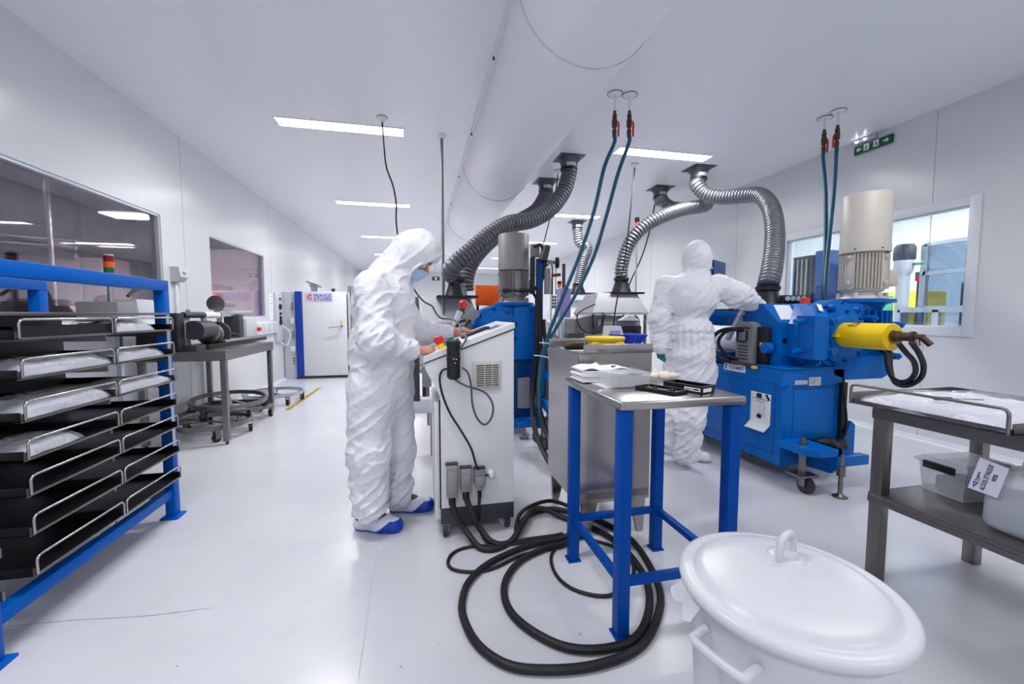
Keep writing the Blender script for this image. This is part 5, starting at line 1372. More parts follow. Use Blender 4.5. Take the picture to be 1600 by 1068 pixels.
for y in (2.742, 2.71, 2.69, 2.665, 2.65):
    MB().box(XL - 0.0045, XL - 0.0038, y - 0.0008, y + 0.0008, 0.47, 0.565).build('printed_line', M['ink_grey'], nt_)
# outrigger with caster and levelling jack
fr = MB(); fr.prism([(2.55, 2.5, 0.335), (2.55, 2.28, 0.335), (2.62, 2.22, 0.335), (2.80, 2.22, 0.335), (2.80, 2.5, 0.335)], (0, 0, -0.05))
fr.prism([(2.80, 2.22, 0.335), (2.80, 2.5, 0.335), (2.80, 2.5, 0.13), (2.80, 2.27, 0.15), (2.80, 2.22, 0.2)], (-0.03, 0, 0)); fr.box(2.80, 3.15, 2.3, 2.37, 0.17, 0.24, 0.006)
fr.build('outrigger', mb, t, 25)
k = MB().cyl((2.63, 2.36, 0.13), (2.63, 2.36, 0.29), 0.025, n=16); k.lathe([(0.03, 0), (0.03, 0.02), (0.015, 0.022), (0.015, 0.05)], (2.63, 2.36, 0.335), 8)
k.obox((2.55, 2.29, 0.12), (0.15, 0, 0), (0, 0.13, 0), (0, 0, 0.014), 0.003); k.box(2.60, 2.608, 2.31, 2.36, 0.05, 0.12); k.box(2.652, 2.66, 2.31, 2.36, 0.05, 0.12)
ca = k.build('caster', M['dark_steel'], t)
MB().cyl((2.612, 2.325, 0.058), (2.648, 2.325, 0.058), 0.058, n=28).build('wheel', M['wheel'], ca)
jk = MB().cyl((2.80, 2.22, 0.02), (2.80, 2.22, 0.30), 0.014, n=12); jk.lathe([(0.045, 0), (0.045, 0.008), (0.02, 0.02), (0.014, 0.03)], (2.80, 2.22, 0), 20); jk.cyl((2.80, 2.22, 0.15), (2.80, 2.22, 0.22), 0.028, n=6); jk.cyl((2.80, 2.22, 0.19), (2.86, 2.30, 0.2), 0.018, n=12)
jk.build('levelling_jack', M['dark_steel'], t)
gearbox(t, 0, 0)
motor(t, 3.47, 2.66, 1.37, 'motor', jb=(1, -0.35))
# yellow rotary union guard and brown coupling with two return hoses
yg = MB().lathe([(0.086, 0), (0.09, 0.004), (0.09, 0.325), (0.088, 0.33), (0.045, 0.331), (0.044, 0.31)], (3.05, 2.455, 1.10), 40, (0, -1, 0)).build('yellow_guard', M['yellow'], t)
MB().box(2.935, 2.97, 2.41, 2.45, 1.085, 1.105).build('guard_tab', M['yellow'], yg)
tw = Vector((3.05 + 0.0905 * math.cos(2.3), 0, 1.10 + 0.0905 * math.sin(2.3)))
for i in range(3):
    e = [Vector((tw.x, 2.38 - 0.0 , tw.z)), Vector((tw.x, 2.32, tw.z)), Vector((tw.x + 0.035, 2.32, tw.z + 0.028))]
    MB().bar(e[i], e[(i + 1) % 3], 0.004, 0.004).build('warning_triangle', M['ink'], yg)
cp = MB().lathe([(0.03, 0), (0.036, 0.005), (0.036, 0.04), (0.028, 0.045), (0.028, 0.10), (0.036, 0.105), (0.036, 0.12), (0.02, 0.125), (0.018, 0.17)], (3.05, 2.125, 1.105), 20, (0, -1, 0.02)).build('coupling', M['brass'], t)
MB().cyl((3.05, 1.99, 1.108), (3.05, 1.985, 1.05), 0.016, n=12).build('elbow', M['wire'], cp)
MB().cyl((3.05, 1.965, 1.108), (3.075, 1.93, 1.06), 0.018, n=12).build('elbow', M['brass'], cp)
def hose_loop(pxs, r, nm, y=2.0, m='rubber'):
    return cable(nm, [aty(a, b2, yy2) for a, b2, yy2 in pxs], r, M[m], t, n=12)
hose_loop(((1403, 535, 1.98), (1415, 550, 1.98), (1428, 565, 2.0), (1430, 582, 2.05), (1420, 594, 2.12), (1405, 596, 2.2), (1393, 588, 2.28), (1387, 570, 2.36), (1385, 553, 2.42), (1375, 546, 2.5)), 0.0155, 'return_hose')
hose_loop(((1424, 535, 1.93), (1435, 550, 1.94), (1443, 570, 1.98), (1440, 588, 2.04), (1425, 600, 2.1), (1408, 602, 2.2), (1396, 594, 2.3), (1391, 570, 2.4), (1392, 552, 2.46), (1384, 545, 2.52)), 0.0155, 'return_hose')
# cable trunk at the right end of the base
MB().box(3.09, 3.14, 2.47, 2.50, 0.15, 0.74, 0.006).build('cable_trunk', M['black'], t)
hose_loop(((1318, 590, 2.46), (1319, 620, 2.44), (1322, 648, 2.44), (1322, 672, 2.45), (1314, 690, 2.47), (1302, 703, 2.48)), 0.009, 'side_cable')
S_ = MB().tube(smooth([(2.82, 2.46, 0.29), (2.92, 2.42, 0.32), (3.0, 2.44, 0.28), (3.1, 2.46, 0.29), (3.15, 2.5, 0.2)], 6), 0.035, 10).build('cable_bundle', M['black'], t)
MB().prism([(3.02, 2.45, 0.14), (3.2, 2.45, 0.14), (3.2, 2.45, 0.42), (3.16, 2.45, 0.45)], (0, 0.03, 0)).build('corner_plate', mb, t)
# rolls, guard, controller and hood side
MB().cyl((2.80, 3.05, 1.02), (2.80, 3.62, 1.02), 0.125, n=40).build('roll', M['paper'], t)
MB().cyl((3.10, 3.05, 1.02), (3.10, 3.62, 1.02), 0.125, n=40).build('roll', M['wire'], t)
MB().box(2.64, 3.25, 3.62, 3.86, 0.80, 1.30, 0.03).build('far_bearing', mb, t)
MB().box(2.6, 3.2, 3.48, 3.9, 0.1, 0.80, 0.01).build('far_base', mb, t)
MB().box(2.58, 2.7, 3.05, 3.6, 0.81, 0.93, 0.01).build('tray_side', M['mill_dark'], t)
cb = MB().prism([(2.585, y, z) for y, z in ((2.80, 0.86), (2.98, 0.86), (2.98, 1.16), (2.94, 1.19), (2.84, 1.19), (2.80, 1.16))], (0.08, 0, 0)).build('controller', M['grey'], t, 20)
hl = MB().tube([(2.585, 2.845, 1.14), (2.566, 2.845, 1.14), (2.560, 2.86, 1.145), (2.560, 2.93, 1.145), (2.566, 2.945, 1.14), (2.566, 2.945, 1.04), (2.560, 2.93, 1.03), (2.560, 2.86, 1.03), (2.566, 2.845, 1.04), (2.566, 2.845, 1.12)], 0.008, 8).build('controller_handle', M['black'], cb)
for i in range(5): MB().box(2.580, 2.586, 2.85, 2.95, 0.885 + 0.026 * i, 0.893 + 0.026 * i).build('slot', M['black'], cb)
MB().box(2.62, 2.72, 2.70, 2.80, 0.86, 1.15, 0.008).build('black_cover', M['black'], t)
MB().box(2.60, 2.62, 2.72, 2.75, 1.0, 1.03, 0.004).build('yellow_fitting', M['yellow'], t)
MB().bar((2.56, 2.98, 0.855), (2.56, 2.72, 0.842), 0.035, 0.022, bev=0.004).build('knife_handle', M['brass'], t)
MB().bar((2.555, 2.76, 0.84), (2.555, 2.72, 0.838), 0.03, 0.026, bev=0.004).build('knife_tip', M['yellow'], t)
cable('black_conduit', [(2.60, 2.90, 1.12), (2.53, 3.0, 1.13), (2.50, 3.12, 1.08), (2.49, 3.16, 0.98), (2.51, 3.1, 0.88), (2.56, 2.98, 0.85), (2.6, 2.9, 0.85)], 0.017, M['rubber'], t)
cable('black_conduit', [(2.62, 2.92, 1.15), (2.54, 3.05, 1.1), (2.53, 3.12, 1.0), (2.55, 3.02, 0.9), (2.62, 2.92, 0.87)], 0.014, M['rubber'], t)
ar = MB(); ar.bar((2.62, 3.12, 1.03), (2.66, 2.96, 1.33), 0.05, 0.03, bev=0.004); ar.bar((2.66, 3.06, 1.10), (2.70, 2.9, 1.38), 0.03, 0.03, bev=0.004); ar.bar((2.60, 3.04, 1.12), (2.72, 3.04, 1.18), 0.03, 0.02); ar.bar((2.61, 2.99, 1.24), (2.73, 2.99, 1.28), 0.03, 0.02)
ar.build('guard_arm', M['lightgrey'], t)
MB().box(2.68, 2.88, 2.9, 3.05, 1.16, 1.25, 0.02).build('roll_adjuster', mb, t)
MB().bar((2.66, 3.02, 1.26), (2.78, 2.88, 1.22), 0.05, 0.05, bev=0.01).build('chain_guard', M['black'], t)
MB().box(2.78, 3.32, 2.98, 3.55, 1.285, 1.30).build('hood_plate', M['black'], t)
# gauges and red caps
for i, px in enumerate((1231, 1239, 1247, 1256)):
    g_ = aty(px, 466, 3.05); a_ = Vector((-0.62, -0.78, 0))
    gg = MB().lathe([(0.024, 0), (0.027, 0.004), (0.027, 0.03)], g_, 20, -a_).build('gauge', M['black'], t)
    MB().cyl(g_ + a_ * 0.002, g_ - a_ * 0.004, 0.021, n=20).build('gauge_face', M['gauge'], gg)
g0 = aty(1226, 470, 3.06); g1 = aty(1262, 478, 3.06)
MB().box(g0.x, g1.x, 3.07, 3.12, 1.30, 1.42, 0.01).build('gauge_panel', M['black'], t)
for px in (1258, 1307):
    g_ = aty(px, 471, 2.78); MB().cyl(g_ - Vector((0, 0, 0.02)), g_ + Vector((0, 0, 0.028)), 0.036, n=8).build('red_cap', mat('red_cap_%d' % px, '#e8402c', 0.4), t)
# blue control box on a post behind the second worker
t = thing('blue_control_box', 'blue control box with red switch behind the shoulder of the second worker', 'control box', (3.3, 4.15, 0))
p, q, s = aty(1106, 409, 4.05), aty(1125, 470, 4.05), aty(1152, 405, 4.25)
MB().prism([(3.09, 4.10, 1.45), (3.19, 4.04, 1.45), (3.52, 4.26, 1.45), (3.42, 4.34, 1.45)], (0, 0, 0.40)).build('case', M['mill_dark'], t, 20)
for k, (f, m, r) in enumerate(((0.3, 'red', 0.022), (0.55, 'red', 0.022), (0.8, 'black', 0.016))):
    c_ = Vector((3.09, 4.10, 0)).lerp(Vector((3.19, 4.04, 0)), f); n_ = Vector((-0.51, -0.86, 0))
    MB().cyl(c_ + Vector((0, 0, 1.68)), c_ + n_ * 0.02 + Vector((0, 0, 1.68)), r, n=14).build('button', M[m], t)
    MB().cyl(c_ + Vector((0, 0, 1.76)), c_ + n_ * 0.008 + Vector((0, 0, 1.76)), 0.014, n=14).build('lamp', M['lightgrey'], t)
MB().cyl((3.3, 4.18, 0), (3.3, 4.18, 1.45), 0.035, n=16).build('post', M['mill_dark'], t)

# ---- the mill behind the console
ox, oy = -2.50, 1.60
t = thing('roll_mill', 'blue mill behind the white console, with grey-cowled motor and blue upright', 'mill', (0.9, 4.3, 0))
motor(t, 3.47 + ox, 2.66 + oy, 1.37, 'motor_dark', zt=2.07, fins_z=1.70, jb=(1, -0.4))
MB().prism([(x, 4.12, z) for x, z in ((0.50, 0.92), (0.50, 1.12), (0.60, 1.28), (0.76, 1.345), (1.16, 1.345), (1.16, 0.80), (0.62, 0.80))], (0, 0.45, 0)).build('gear_case', mb, t, 25)
C_ = Vector((0.75, 4.12, 1.09))
MB().lathe([(0.235, 0), (0.23, 0.02), (0.20, 0.03), (0.19, 0.06), (0.14, 0.07), (0.13, 0.10), (0.0005, 0.105)], C_, 44, (0, -1, 0), cap=False).build('end_housing', mb, t, 30)
for k in range(9):
    a = 2 * PI * k / 9 + 0.3; d_ = Vector((math.cos(a), 0, math.sin(a)))
    MB().cyl(C_ + d_ * 0.215 + Vector((0, -0.015, 0)), C_ + d_ * 0.215 + Vector((0, -0.045, 0)), 0.018, n=10).build('bolt', M['mill_dark'], t)
for x, z in ((0.56, 1.17), (0.64, 1.275), (0.55, 0.93), (0.86, 1.29)):
    MB().cyl((x, 4.125, z), (x, 4.07, z), 0.03, 0.026, n=14).build('bolt_lug', mb, t)
MB().lathe([(0.16, 1.1), (0.13, 1.2), (0.12, 1.28), (0.15, 1.325), (0.2, 1.345)], (3.47 + ox, 2.66 + oy, 0), 32).build('ribbed_neck', mb, t, 30)
MB().obox((1.11, 4.12, 1.83), (0.09, -0.03, 0), (0.02, 0.06, 0), (0, 0, 0.13), 0.012).build('terminal_head', M['motor_dark'], t)
MB().box(0.93, 1.20, 4.085, 4.6, 0.79, 1.338, 0.02).build('side_case', mb, t)
for z in (0.86, 1.02, 1.2, 1.3):
    MB().cyl((1.15, 4.09, z), (1.15, 4.04, z), 0.022, n=10).build('bolt_lug', mb, t)
MB().box(0.88, 1.16, 4.15, 4.7, 0.10, 0.79, 0.01).build('base', M['mill_dark'], t)
MB().box(0.98, 1.10, 4.08, 4.15, 0.29, 0.60, 0.006).build('junction_box', M['grey'], t)
MB().box(0.90, 1.17, 4.1, 4.2, 0.08, 0.18, 0.006).build('foot_beam', mb, t)
for x, y in ((1.02, 4.0), (0.93, 4.3)):
    MB().lathe([(0.05, 0), (0.05, 0.008), (0.02, 0.02), (0.014, 0.03), (0.014, 0.16)], (x, y, 0), 16).build('levelling_foot', M['dark_steel'], t)
MB().box(0.96, 1.06, 3.98, 4.12, 0.12, 0.16, 0.004).build('foot_bracket', mb, t)
up = MB().box(1.145, 1.205, 3.98, 4.04, 0.10, 1.80, 0.004).build('upright', M['mill_dark'], t)
MB().prism([(1.15, 3.97, 0.9), (1.20, 3.97, 0.9), (1.30, 3.6, 0.32), (1.27, 3.6, 0.28), (1.15, 3.9, 0.5)], (0, 0.03, 0)).build('gusset', mb, t)
MB().bar((1.18, 3.98, 0.42), (1.14, 3.3, 0.36), 0.05, 0.09, bev=0.006).build('outrigger', mb, t)
MB().lathe([(0.04, 0), (0.04, 0.008), (0.018, 0.02), (0.014, 0.03), (0.014, 0.42), (0.024, 0.42), (0.024, 0.46), (0.012, 0.46), (0.012, 0.52)], (1.13, 3.3, 0), 16).build('levelling_jack', M['dark_steel'], t)
ca = MB().box(1.10, 1.16, 3.6, 3.68, 0.12, 0.3, 0.004).build('caster', M['dark_steel'], t)
MB().cyl((1.11, 3.63, 0.06), (1.15, 3.63, 0.06), 0.06, n=22).build('wheel', M['wheel'], ca)
# valve block, hand wheels on the upright
vb = MB().box(1.09, 1.13, 4.0, 4.06, 1.45, 1.82, 0.006).box(1.21, 1.25, 3.99, 4.04, 1.72, 1.9, 0.006).build('valve_block', M['black'], t)
MB().cyl((1.20, 3.96, 1.78), (1.24, 3.95, 1.92), 0.04, 0.03, n=14).build('valve_body', M['dark'], t)
MB().lathe([(0.05, 0), (0.055, 0.01), (0.055, 0.03), (0.04, 0.04)], (1.33, 3.98, 1.76), 18, (1, -0.3, 0)).build('hand_wheel', M['black'], t)
MB().bar((1.24, 3.97, 1.77), (1.34, 3.97, 1.76), 0.03, 0.03).build('wheel_stem', M['grey'], t)
MB().cyl((1.245, 3.97, 1.45), (1.245, 3.97, 1.70), 0.03, n=14).build('filter_bowl', M['grey'], t)
MB().bar((1.28, 3.95, 1.63), (1.37, 3.93, 1.64), 0.02, 0.03).build('small_lever', mat('dark_red_lever', '#7c2420', 0.4), t)
for i, pts in enumerate(([(1.13, 4.05, 1.92), (1.19, 4.0, 1.93), (1.22, 3.98, 1.8), (1.20, 4.0, 1.6), (1.12, 4.02, 1.5), (1.0, 4.1, 1.49), (0.83, 4.15, 1.49)],
                         [(1.10, 4.05, 1.5), (1.17, 4.02, 1.35), (1.18, 4.0, 1.15), (1.12, 4.05, 1.05)],
                         [(1.16, 3.96, 1.5), (1.17, 3.95, 1.0), (1.13, 3.9, 0.5), (1.08, 3.5, 0.25), (1.10, 3.0, 0.06), (1.2, 2.8, 0.03), (1.26, 2.72, 0.03)],
                         [(1.14, 3.96, 1.4), (1.13, 3.95, 0.9), (1.08, 3.9, 0.45), (1.0, 3.5, 0.2), (1.02, 3.0, 0.04), (1.15, 2.8, 0.03)],
                         [(1.20, 3.95, 1.2), (1.22, 3.9, 0.8), (1.17, 3.7, 0.4), (1.12, 3.3, 0.15), (1.25, 2.9, 0.03)])):
    cable('machine_cable', pts, (0.018, 0.014, 0.024, 0.024, 0.018)[i], M['rubber'], t)
# orange guard plate and camera head beside the mill
t = thing('orange_guard', 'orange guard panel standing behind the grey motor cowl', 'guard', (0.82, 5.0, 0))
p, q = aty(743, 445, 5.0), aty(783, 475, 5.0)
MB().box(p.x, q.x, 5.0, 5.03, q.z, p.z, 0.008).build('panel', M['orange'], t)
MB().bar((p.x, 4.99, q.z), (q.x, 4.95, q.z - 0.01), 0.03, 0.03).build('hinge_bar', mat('dark_orange', '#b84a10', 0.4), t)
for x in (p.x + 0.03, q.x - 0.03): MB().box(x - 0.015, x + 0.015, 5.03, 5.06, 0, p.z - 0.02).build('stand', M['dark'], t)
t = thing('measuring_head', 'tilted grey measuring head with red knob beside the blue gearbox', 'instrument', (0.55, 3.93, 0))
p = aty(735, 490, 3.93)
MB().obox((p.x - 0.09, 3.90, p.z - 0.02), (0.12, 0, 0.085), (0, 0.12, 0), (0.06, 0, -0.085), 0.008).build('head', M['grey'], t)
q = aty(716, 496, 3.93); MB().cyl((q.x - 0.03, 3.93, q.z - 0.08), (q.x + 0.02, 3.93, q.z + 0.06), 0.032, n=18).build('white_cylinder', M['lightgrey'], t)
q = aty(727, 473, 3.93); MB().lathe([(0.045, 0), (0.035, 0.06), (0.01, 0.075)], (q.x, 3.93, q.z - 0.04), 14, (-0.5, 0, 0.8)).build('red_knob', M['red'], t)
q = aty(722, 487, 3.93); MB().box(q.x - 0.02, q.x + 0.025, 3.91, 3.96, q.z - 0.06, q.z + 0.06, 0.006).build('clamp', M['dark'], t)
MB().cyl((p.x, 3.97, 0), (p.x, 3.97, p.z), 0.02, n=12).build('stand', M['dark_steel'], t)
for pts in ((aty(735, 500, 3.90), aty(728, 508, 3.88), aty(724, 520, 3.88), aty(726, 535, 3.90)), (aty(727, 500, 3.90), aty(716, 505, 3.88), aty(712, 520, 3.88), aty(712, 535, 3.90))):
    cable('head_cable', pts, 0.011, M['rubber'], t)

# grey fume hood over the rolls of that mill
def hood(label, name, x0, x1, y0, y1, z0, z1, xt0, xt1, skin, m2):
    t = thing(name, label, 'fume hood', ((x0 + x1) / 2, (y0 + y1) / 2, 0), 0)
    yt0, yt1 = y0 + (y1 - y0) * 0.2, y1 - (y1 - y0) * 0.2
    MB().ring_surface([[Vector(p) for p in ((x0, y0, z0), (x1, y0, z0), (x1, y1, z0), (x0, y1, z0))], [Vector(p) for p in ((x0, y0, z0 + 0.03), (x1, y0, z0 + 0.03), (x1, y1, z0 + 0.03), (x0, y1, z0 + 0.03))], [Vector(p) for p in ((xt0, yt0, z1), (xt1, yt0, z1), (xt1, yt1, z1), (xt0, yt1, z1))]]).build('canopy', skin, t, 20)
    for x in (x0 + 0.03, x1 - 0.03):
        for y in (y0 + 0.03, y1 - 0.03):
            MB().box(x - 0.015, x + 0.015, y - 0.015, y + 0.015, 0, z0).build('leg', m2, t)
    return t
h1 = hood('pale grey fume hood behind the worker, between his mask and the blue gearbox', 'fume_hood', 0.06, 0.68, 4.70, 5.35, 1.13, 1.45, 0.03, 0.58, M['lightgrey'], M['dark_steel'])
MB().box(0.02, 0.72, 4.67, 5.40, 1.08, 1.13, 0.006).build('rim', M['grey'], h1)
MB().prism([(0.02, 4.68, 1.13), (-0.12, 4.70, 1.16), (-0.14, 4.70, 1.44), (0.0, 4.68, 1.44)], (0, 0.02, 0)).build('side_shield', mat('mauve_shield', '#7a6a78', 0.4), h1)
h3 = hood('grey fume hood on the middle machine under a silver hose, beside the second worker', 'fume_hood', 2.17, 2.96, 4.98, 5.65, 1.245, 1.53, 2.30, 2.86, mat('hood_grey', '#a8a9ad', 0.4, 0.3), M['dark_steel'])
h4 = hood('white fume hood far behind the teal hoses, deep in the room', 'fume_hood', 2.72, 3.58, 8.1, 8.9, 1.13, 1.55, 2.86, 3.42, M['console'], M['dark_steel'])

# ---- extraction hoses
def hose(label, ceil_px, zc, pts, cone, r, m, group='flexible extraction hoses', pitch=0.044):
    c = atz(*ceil_px, CZ)
    t = thing('extraction_hose', label, 'hose', (c.x, c.y, CZ), 0, group)
    MB().box(c.x - 0.16, c.x + 0.16, c.y - 0.16, c.y + 0.16, CZ - 0.008, CZ - 0.001, 0.002).build('ceiling_flange', M['flange'], t)
    MB().lathe([(0.135, 0), (0.13, -0.03), (0.105, -0.06), (0.1, -0.10), (0.1, -0.16)], (c.x, c.y, CZ - 0.008), 32).build('collar', M['flange'], t)
    MB().lathe([(0.106, 0), (0.106, 0.03)], (c.x, c.y, CZ - 0.155), 32).build('clamp_band', M['black'], t)
    MB().prism([(c.x - 0.06 + 0.12 * i / 6, c.y - math.sqrt(0.104 ** 2 - (-0.06 + 0.12 * i / 6) ** 2), CZ - 0.12) for i in range(7)], (0, 0, 0.045)).build('label', M['lightgrey'], t)
    P = [Vector((c.x, c.y, CZ - 0.13)), Vector((c.x, c.y, CZ - 0.2))] + [aty(*p) for p in pts]
    corrugated(P, r, pitch, 0.02).build('flexible_tube', M[m], t, 80)
    if cone:
        e = aty(*cone[:3]); rr = cone[3]
        MB().lathe([(r + 0.012, 0.0), (r + 0.012, -0.04), (rr * 0.62, -0.05), (rr * 0.95, -0.19), (rr, -0.20)], e, 36).build('cone', M['black'], t)
        MB().box(e.x - rr * 1.7, e.x + rr * 1.7, e.y - rr * 1.5, e.y + rr * 1.5, e.z - 0.225, e.z - 0.20, 0.004).build('base_plate', M['black'], t)
        MB().lathe([(r + 0.018, 0), (r + 0.018, 0.025)], e + Vector((0, 0, -0.03)), 32).build('clamp_band', M['black'], t)
    return t
hose('thick grey hose from the nearer ceiling flange, snaking left to a black cone', (889, 247), 3.2,
     ((880, 300, 5.03), (858, 328, 4.95), (828, 344, 4.85), (795, 350, 4.75), (765, 367, 4.65), (738, 390, 4.58), (712, 412, 4.55), (704, 425, 4.62), (712, 434, 4.7)), (713, 434, 4.7, 0.13), 0.092, 'hose_dark')
hose('dark grey hose from the rear ceiling flange, running behind the nearer one', (853, 283), 3.2,
     ((850, 312, 5.95), (838, 330, 5.85), (812, 346, 5.7), (782, 362, 5.5), (752, 388, 5.35), (733, 414, 5.25), (727, 438, 5.2), (728, 455, 5.2)), None, 0.105, 'hose_dark')
hose('bright silver hose bending over to the right mill, nearest on the right', (1092, 263), 3.2,
     ((1088, 288, 4.98), (1103, 303, 4.88), (1128, 308, 4.7), (1158, 306, 4.45), (1186, 305, 4.2), (1203, 322, 3.95), (1210, 352, 3.72), (1210, 390, 3.5), (1205, 425, 3.32), (1200, 446, 3.25)), (1200, 447, 3.25, 0.14), 0.085, 'hose')
hose('silver hose doubling back above the grey hood, left of the second worker', (1032, 294), 3.2,
     ((1034, 312, 5.88), (1046, 322, 5.8), (1068, 325, 5.7), (1094, 321, 5.6), (1104, 318, 5.4), (1098, 322, 5.22), (1070, 326, 5.15), (1040, 336, 5.12), (1012, 350, 5.15), (990, 370, 5.2), (977, 395, 5.25), (971, 420, 5.28), (971, 433, 5.28)), (971, 434, 5.28, 0.14), 0.085, 'hose')
hose('far silver hose bending above the white hood, between the teal hoses', (902, 346), 3.2,
     ((903, 366, 8.4), (904, 376, 8.4), (909, 382, 8.4), (916, 384, 8.4), (918, 391, 8.4), (913, 405, 8.4), (908, 424, 8.4), (903, 443, 8.4)), (903, 443, 8.4, 0.17), 0.098, 'hose')

# ---- teal compressed-air hoses with their ceiling valves
def air_drop(label, ceil_px, valve_px, y, pts, r=0.017, lever=(1, -0.4)):
    c = atz(*ceil_px, CZ)
    t = thing('air_hose', label, 'hose', (c.x, c.y, CZ), 0, 'teal air hoses hanging from ceiling valves')
    MB().lathe([(0.062, 0), (0.062, -0.004), (0.05, -0.012), (0.02, -0.014)], (c.x, c.y, CZ - 0.001), 32).build('escutcheon', M['trim_white'], t)
    MB().tube([Vector((c.x + 0.064 * math.cos(a), c.y + 0.064 * math.sin(a), CZ - 0.004)) for a in [2 * PI * i / 32 for i in range(32)]], 0.004, 6, True).build('chrome_ring', M['dark_steel'], t)
    a, b2 = aty(*valve_px[0], c.y), aty(*valve_px[1], c.y)
    a.x = b2.x = c.x; b2.z = min(b2.z, a.z - 0.1)
    MB().cyl((c.x, c.y, CZ - 0.01), (c.x, c.y, a.z), 0.011, n=12).build('drop_pipe', M['trim_white'], t)
    h = a.z - b2.z
    MB().lathe([(0.014, 0), (0.014, -0.12 * h), (0.02, -0.14 * h), (0.02, -0.28 * h), (0.015, -0.3 * h), (0.024, -0.34 * h), (0.024, -0.6 * h), (0.014, -0.64 * h), (0.014, -0.7 * h), (0.02, -0.72 * h), (0.017, -h)], (c.x, c.y, a.z), 14).build('valve', M['brass'], t)
    L = Vector((lever[0], lever[1], 0)).normalized(); e = Vector((c.x, c.y, a.z - 0.42 * h)) + L * 0.026
    MB().tube([e - L * 0.02, e + L * 0.004, e + L * 0.01 - Vector((0, 0, 0.02)), e + L * 0.008 - Vector((0, 0, 0.55 * h))], 0.0085, 8).build('red_lever', M['red'], t)
    cable('hose', [Vector((c.x, c.y, b2.z + 0.02)), Vector((c.x, c.y, b2.z - 0.05))] + [aty(*p) for p in pts], r, M['teal'], t)
    return t
air_drop('teal air hose from the left of the central pair of ceiling valves', (961, 146), ((957, 173), (954, 214)), 3.5,
         ((944, 262, 3.55), (928, 330, 3.6), (905, 400, 3.68), (880, 462, 3.75), (858, 520, 3.8), (846, 560, 3.8), (842, 610, 3.75), (845, 650, 3.7), (848, 672, 3.7), (842, 690, 3.72), (834, 682, 3.74), (838, 664, 3.76)))
air_drop('teal air hose from the right of the central pair of ceiling valves', (984, 148), ((981, 173), (977, 214)), 3.5,
         ((966, 270, 3.55), (948, 335, 3.6), (928, 400, 3.68), (902, 455, 3.75), (870, 510, 3.8), (852, 548, 3.82), (846, 590, 3.82), (852, 618, 3.82), (866, 622, 3.85), (885, 621, 3.9)))
air_drop('teal air hose from the left valve beside the exit sign', (1289, 184), ((1291, 203), (1289, 240)), 3.4,
         ((1290, 300, 3.4), (1290, 380, 3.25), (1287, 440, 3.05), (1285, 470, 2.95)))
air_drop('teal air hose from the right valve beside the exit sign', (1310, 173), ((1310, 196), (1308, 232)), 3.3,
         ((1303, 300, 3.3), (1295, 380, 3.15), (1290, 440, 2.98), (1290, 470, 2.92)), lever=(-1, 0.2))
t = thing('hose_tie', 'white cable ties binding the teal hoses beside the blue upright', 'cable tie', aty(848, 540, 3.8))
for px, py, w in ((850, 536, 24), (842, 556, 26)):
    a, b2 = aty(px - w * 0.3, py - 1, 3.76), aty(px + w * 0.7, py + 4, 3.74)
    MB().tube(smooth([a, a.lerp(b2, 0.5) + Vector((0, -0.02, 0.01)), b2], 5), 0.005, 6).build('strap', M['paper'], t)

# ---- hanging cables and conduits
def drop_cable(label, ceil_px, pts, r, m='black', nm='hanging_cable', ring=True):
    c = atz(*ceil_px, CZ)
    t = thing(nm, label, 'cable', (c.x, c.y, CZ))
    MB().lathe([(0.05, 0), (0.05, -0.006), (0.02, -0.03), (0.016, -0.05)], (c.x, c.y, CZ - 0.001), 24).build('ceiling_gland', M['trim_white'], t)
    MB().tube([Vector((c.x + 0.05 * math.cos(a), c.y + 0.05 * math.sin(a), CZ - 0.004)) for a in [2 * PI * i / 24 for i in range(24)]], 0.004, 6, True).build('gland_ring', M['grey'], t)
    cable('cable', [Vector((c.x, c.y, CZ - 0.04))] + [aty(*p) for p in pts], r, M[m], t)
    return t
drop_cable('wavy black cable hanging from the ceiling behind the bowed hood', (597, 183), ((600, 230, 4.4), (604, 262, 4.4), (614, 290, 4.4), (619, 318, 4.4), (619, 345, 4.4), (622, 372, 4.4), (626, 400, 4.4), (628, 430, 4.42)), 0.008)
c = atz(690, 212, CZ)
t = thing('steel_conduit', 'straight steel conduit rising from the grey hood rim to the ceiling', 'conduit', (c.x, c.y, 1.13))
MB().cyl((c.x, c.y, 1.13), (c.x, c.y, CZ - 0.01), 0.017, n=14).build('pipe', M['grey'], t)
MB().lathe([(0.045, 0), (0.045, -0.006), (0.022, -0.03)], (c.x, c.y, CZ - 0.001), 24).build('ceiling_gland', M['trim_white'], t)
drop_cable('thin black cable from the ceiling down across the silver hose to the grey hood', (992, 256), ((988, 300, 5.0), (984, 340, 4.96), (977, 400, 4.93), (970, 440, 4.92), (962, 480, 4.9), (958, 515, 4.9)), 0.009)
drop_cable('thin black cable from the ceiling down behind the thick grey hoses to the valves', (872, 266), ((868, 300, 5.5), (862, 330, 5.3), (852, 370, 4.9), (843, 405, 4.5), (840, 440, 4.3)), 0.007)
drop_cable('dark cable hanging behind the silver hose on the right', (1024, 312), ((1022, 325, 6.5), (1015, 360, 6.5), (1003, 400, 6.5), (985, 440, 6.5), (975, 470, 6.5)), 0.012)

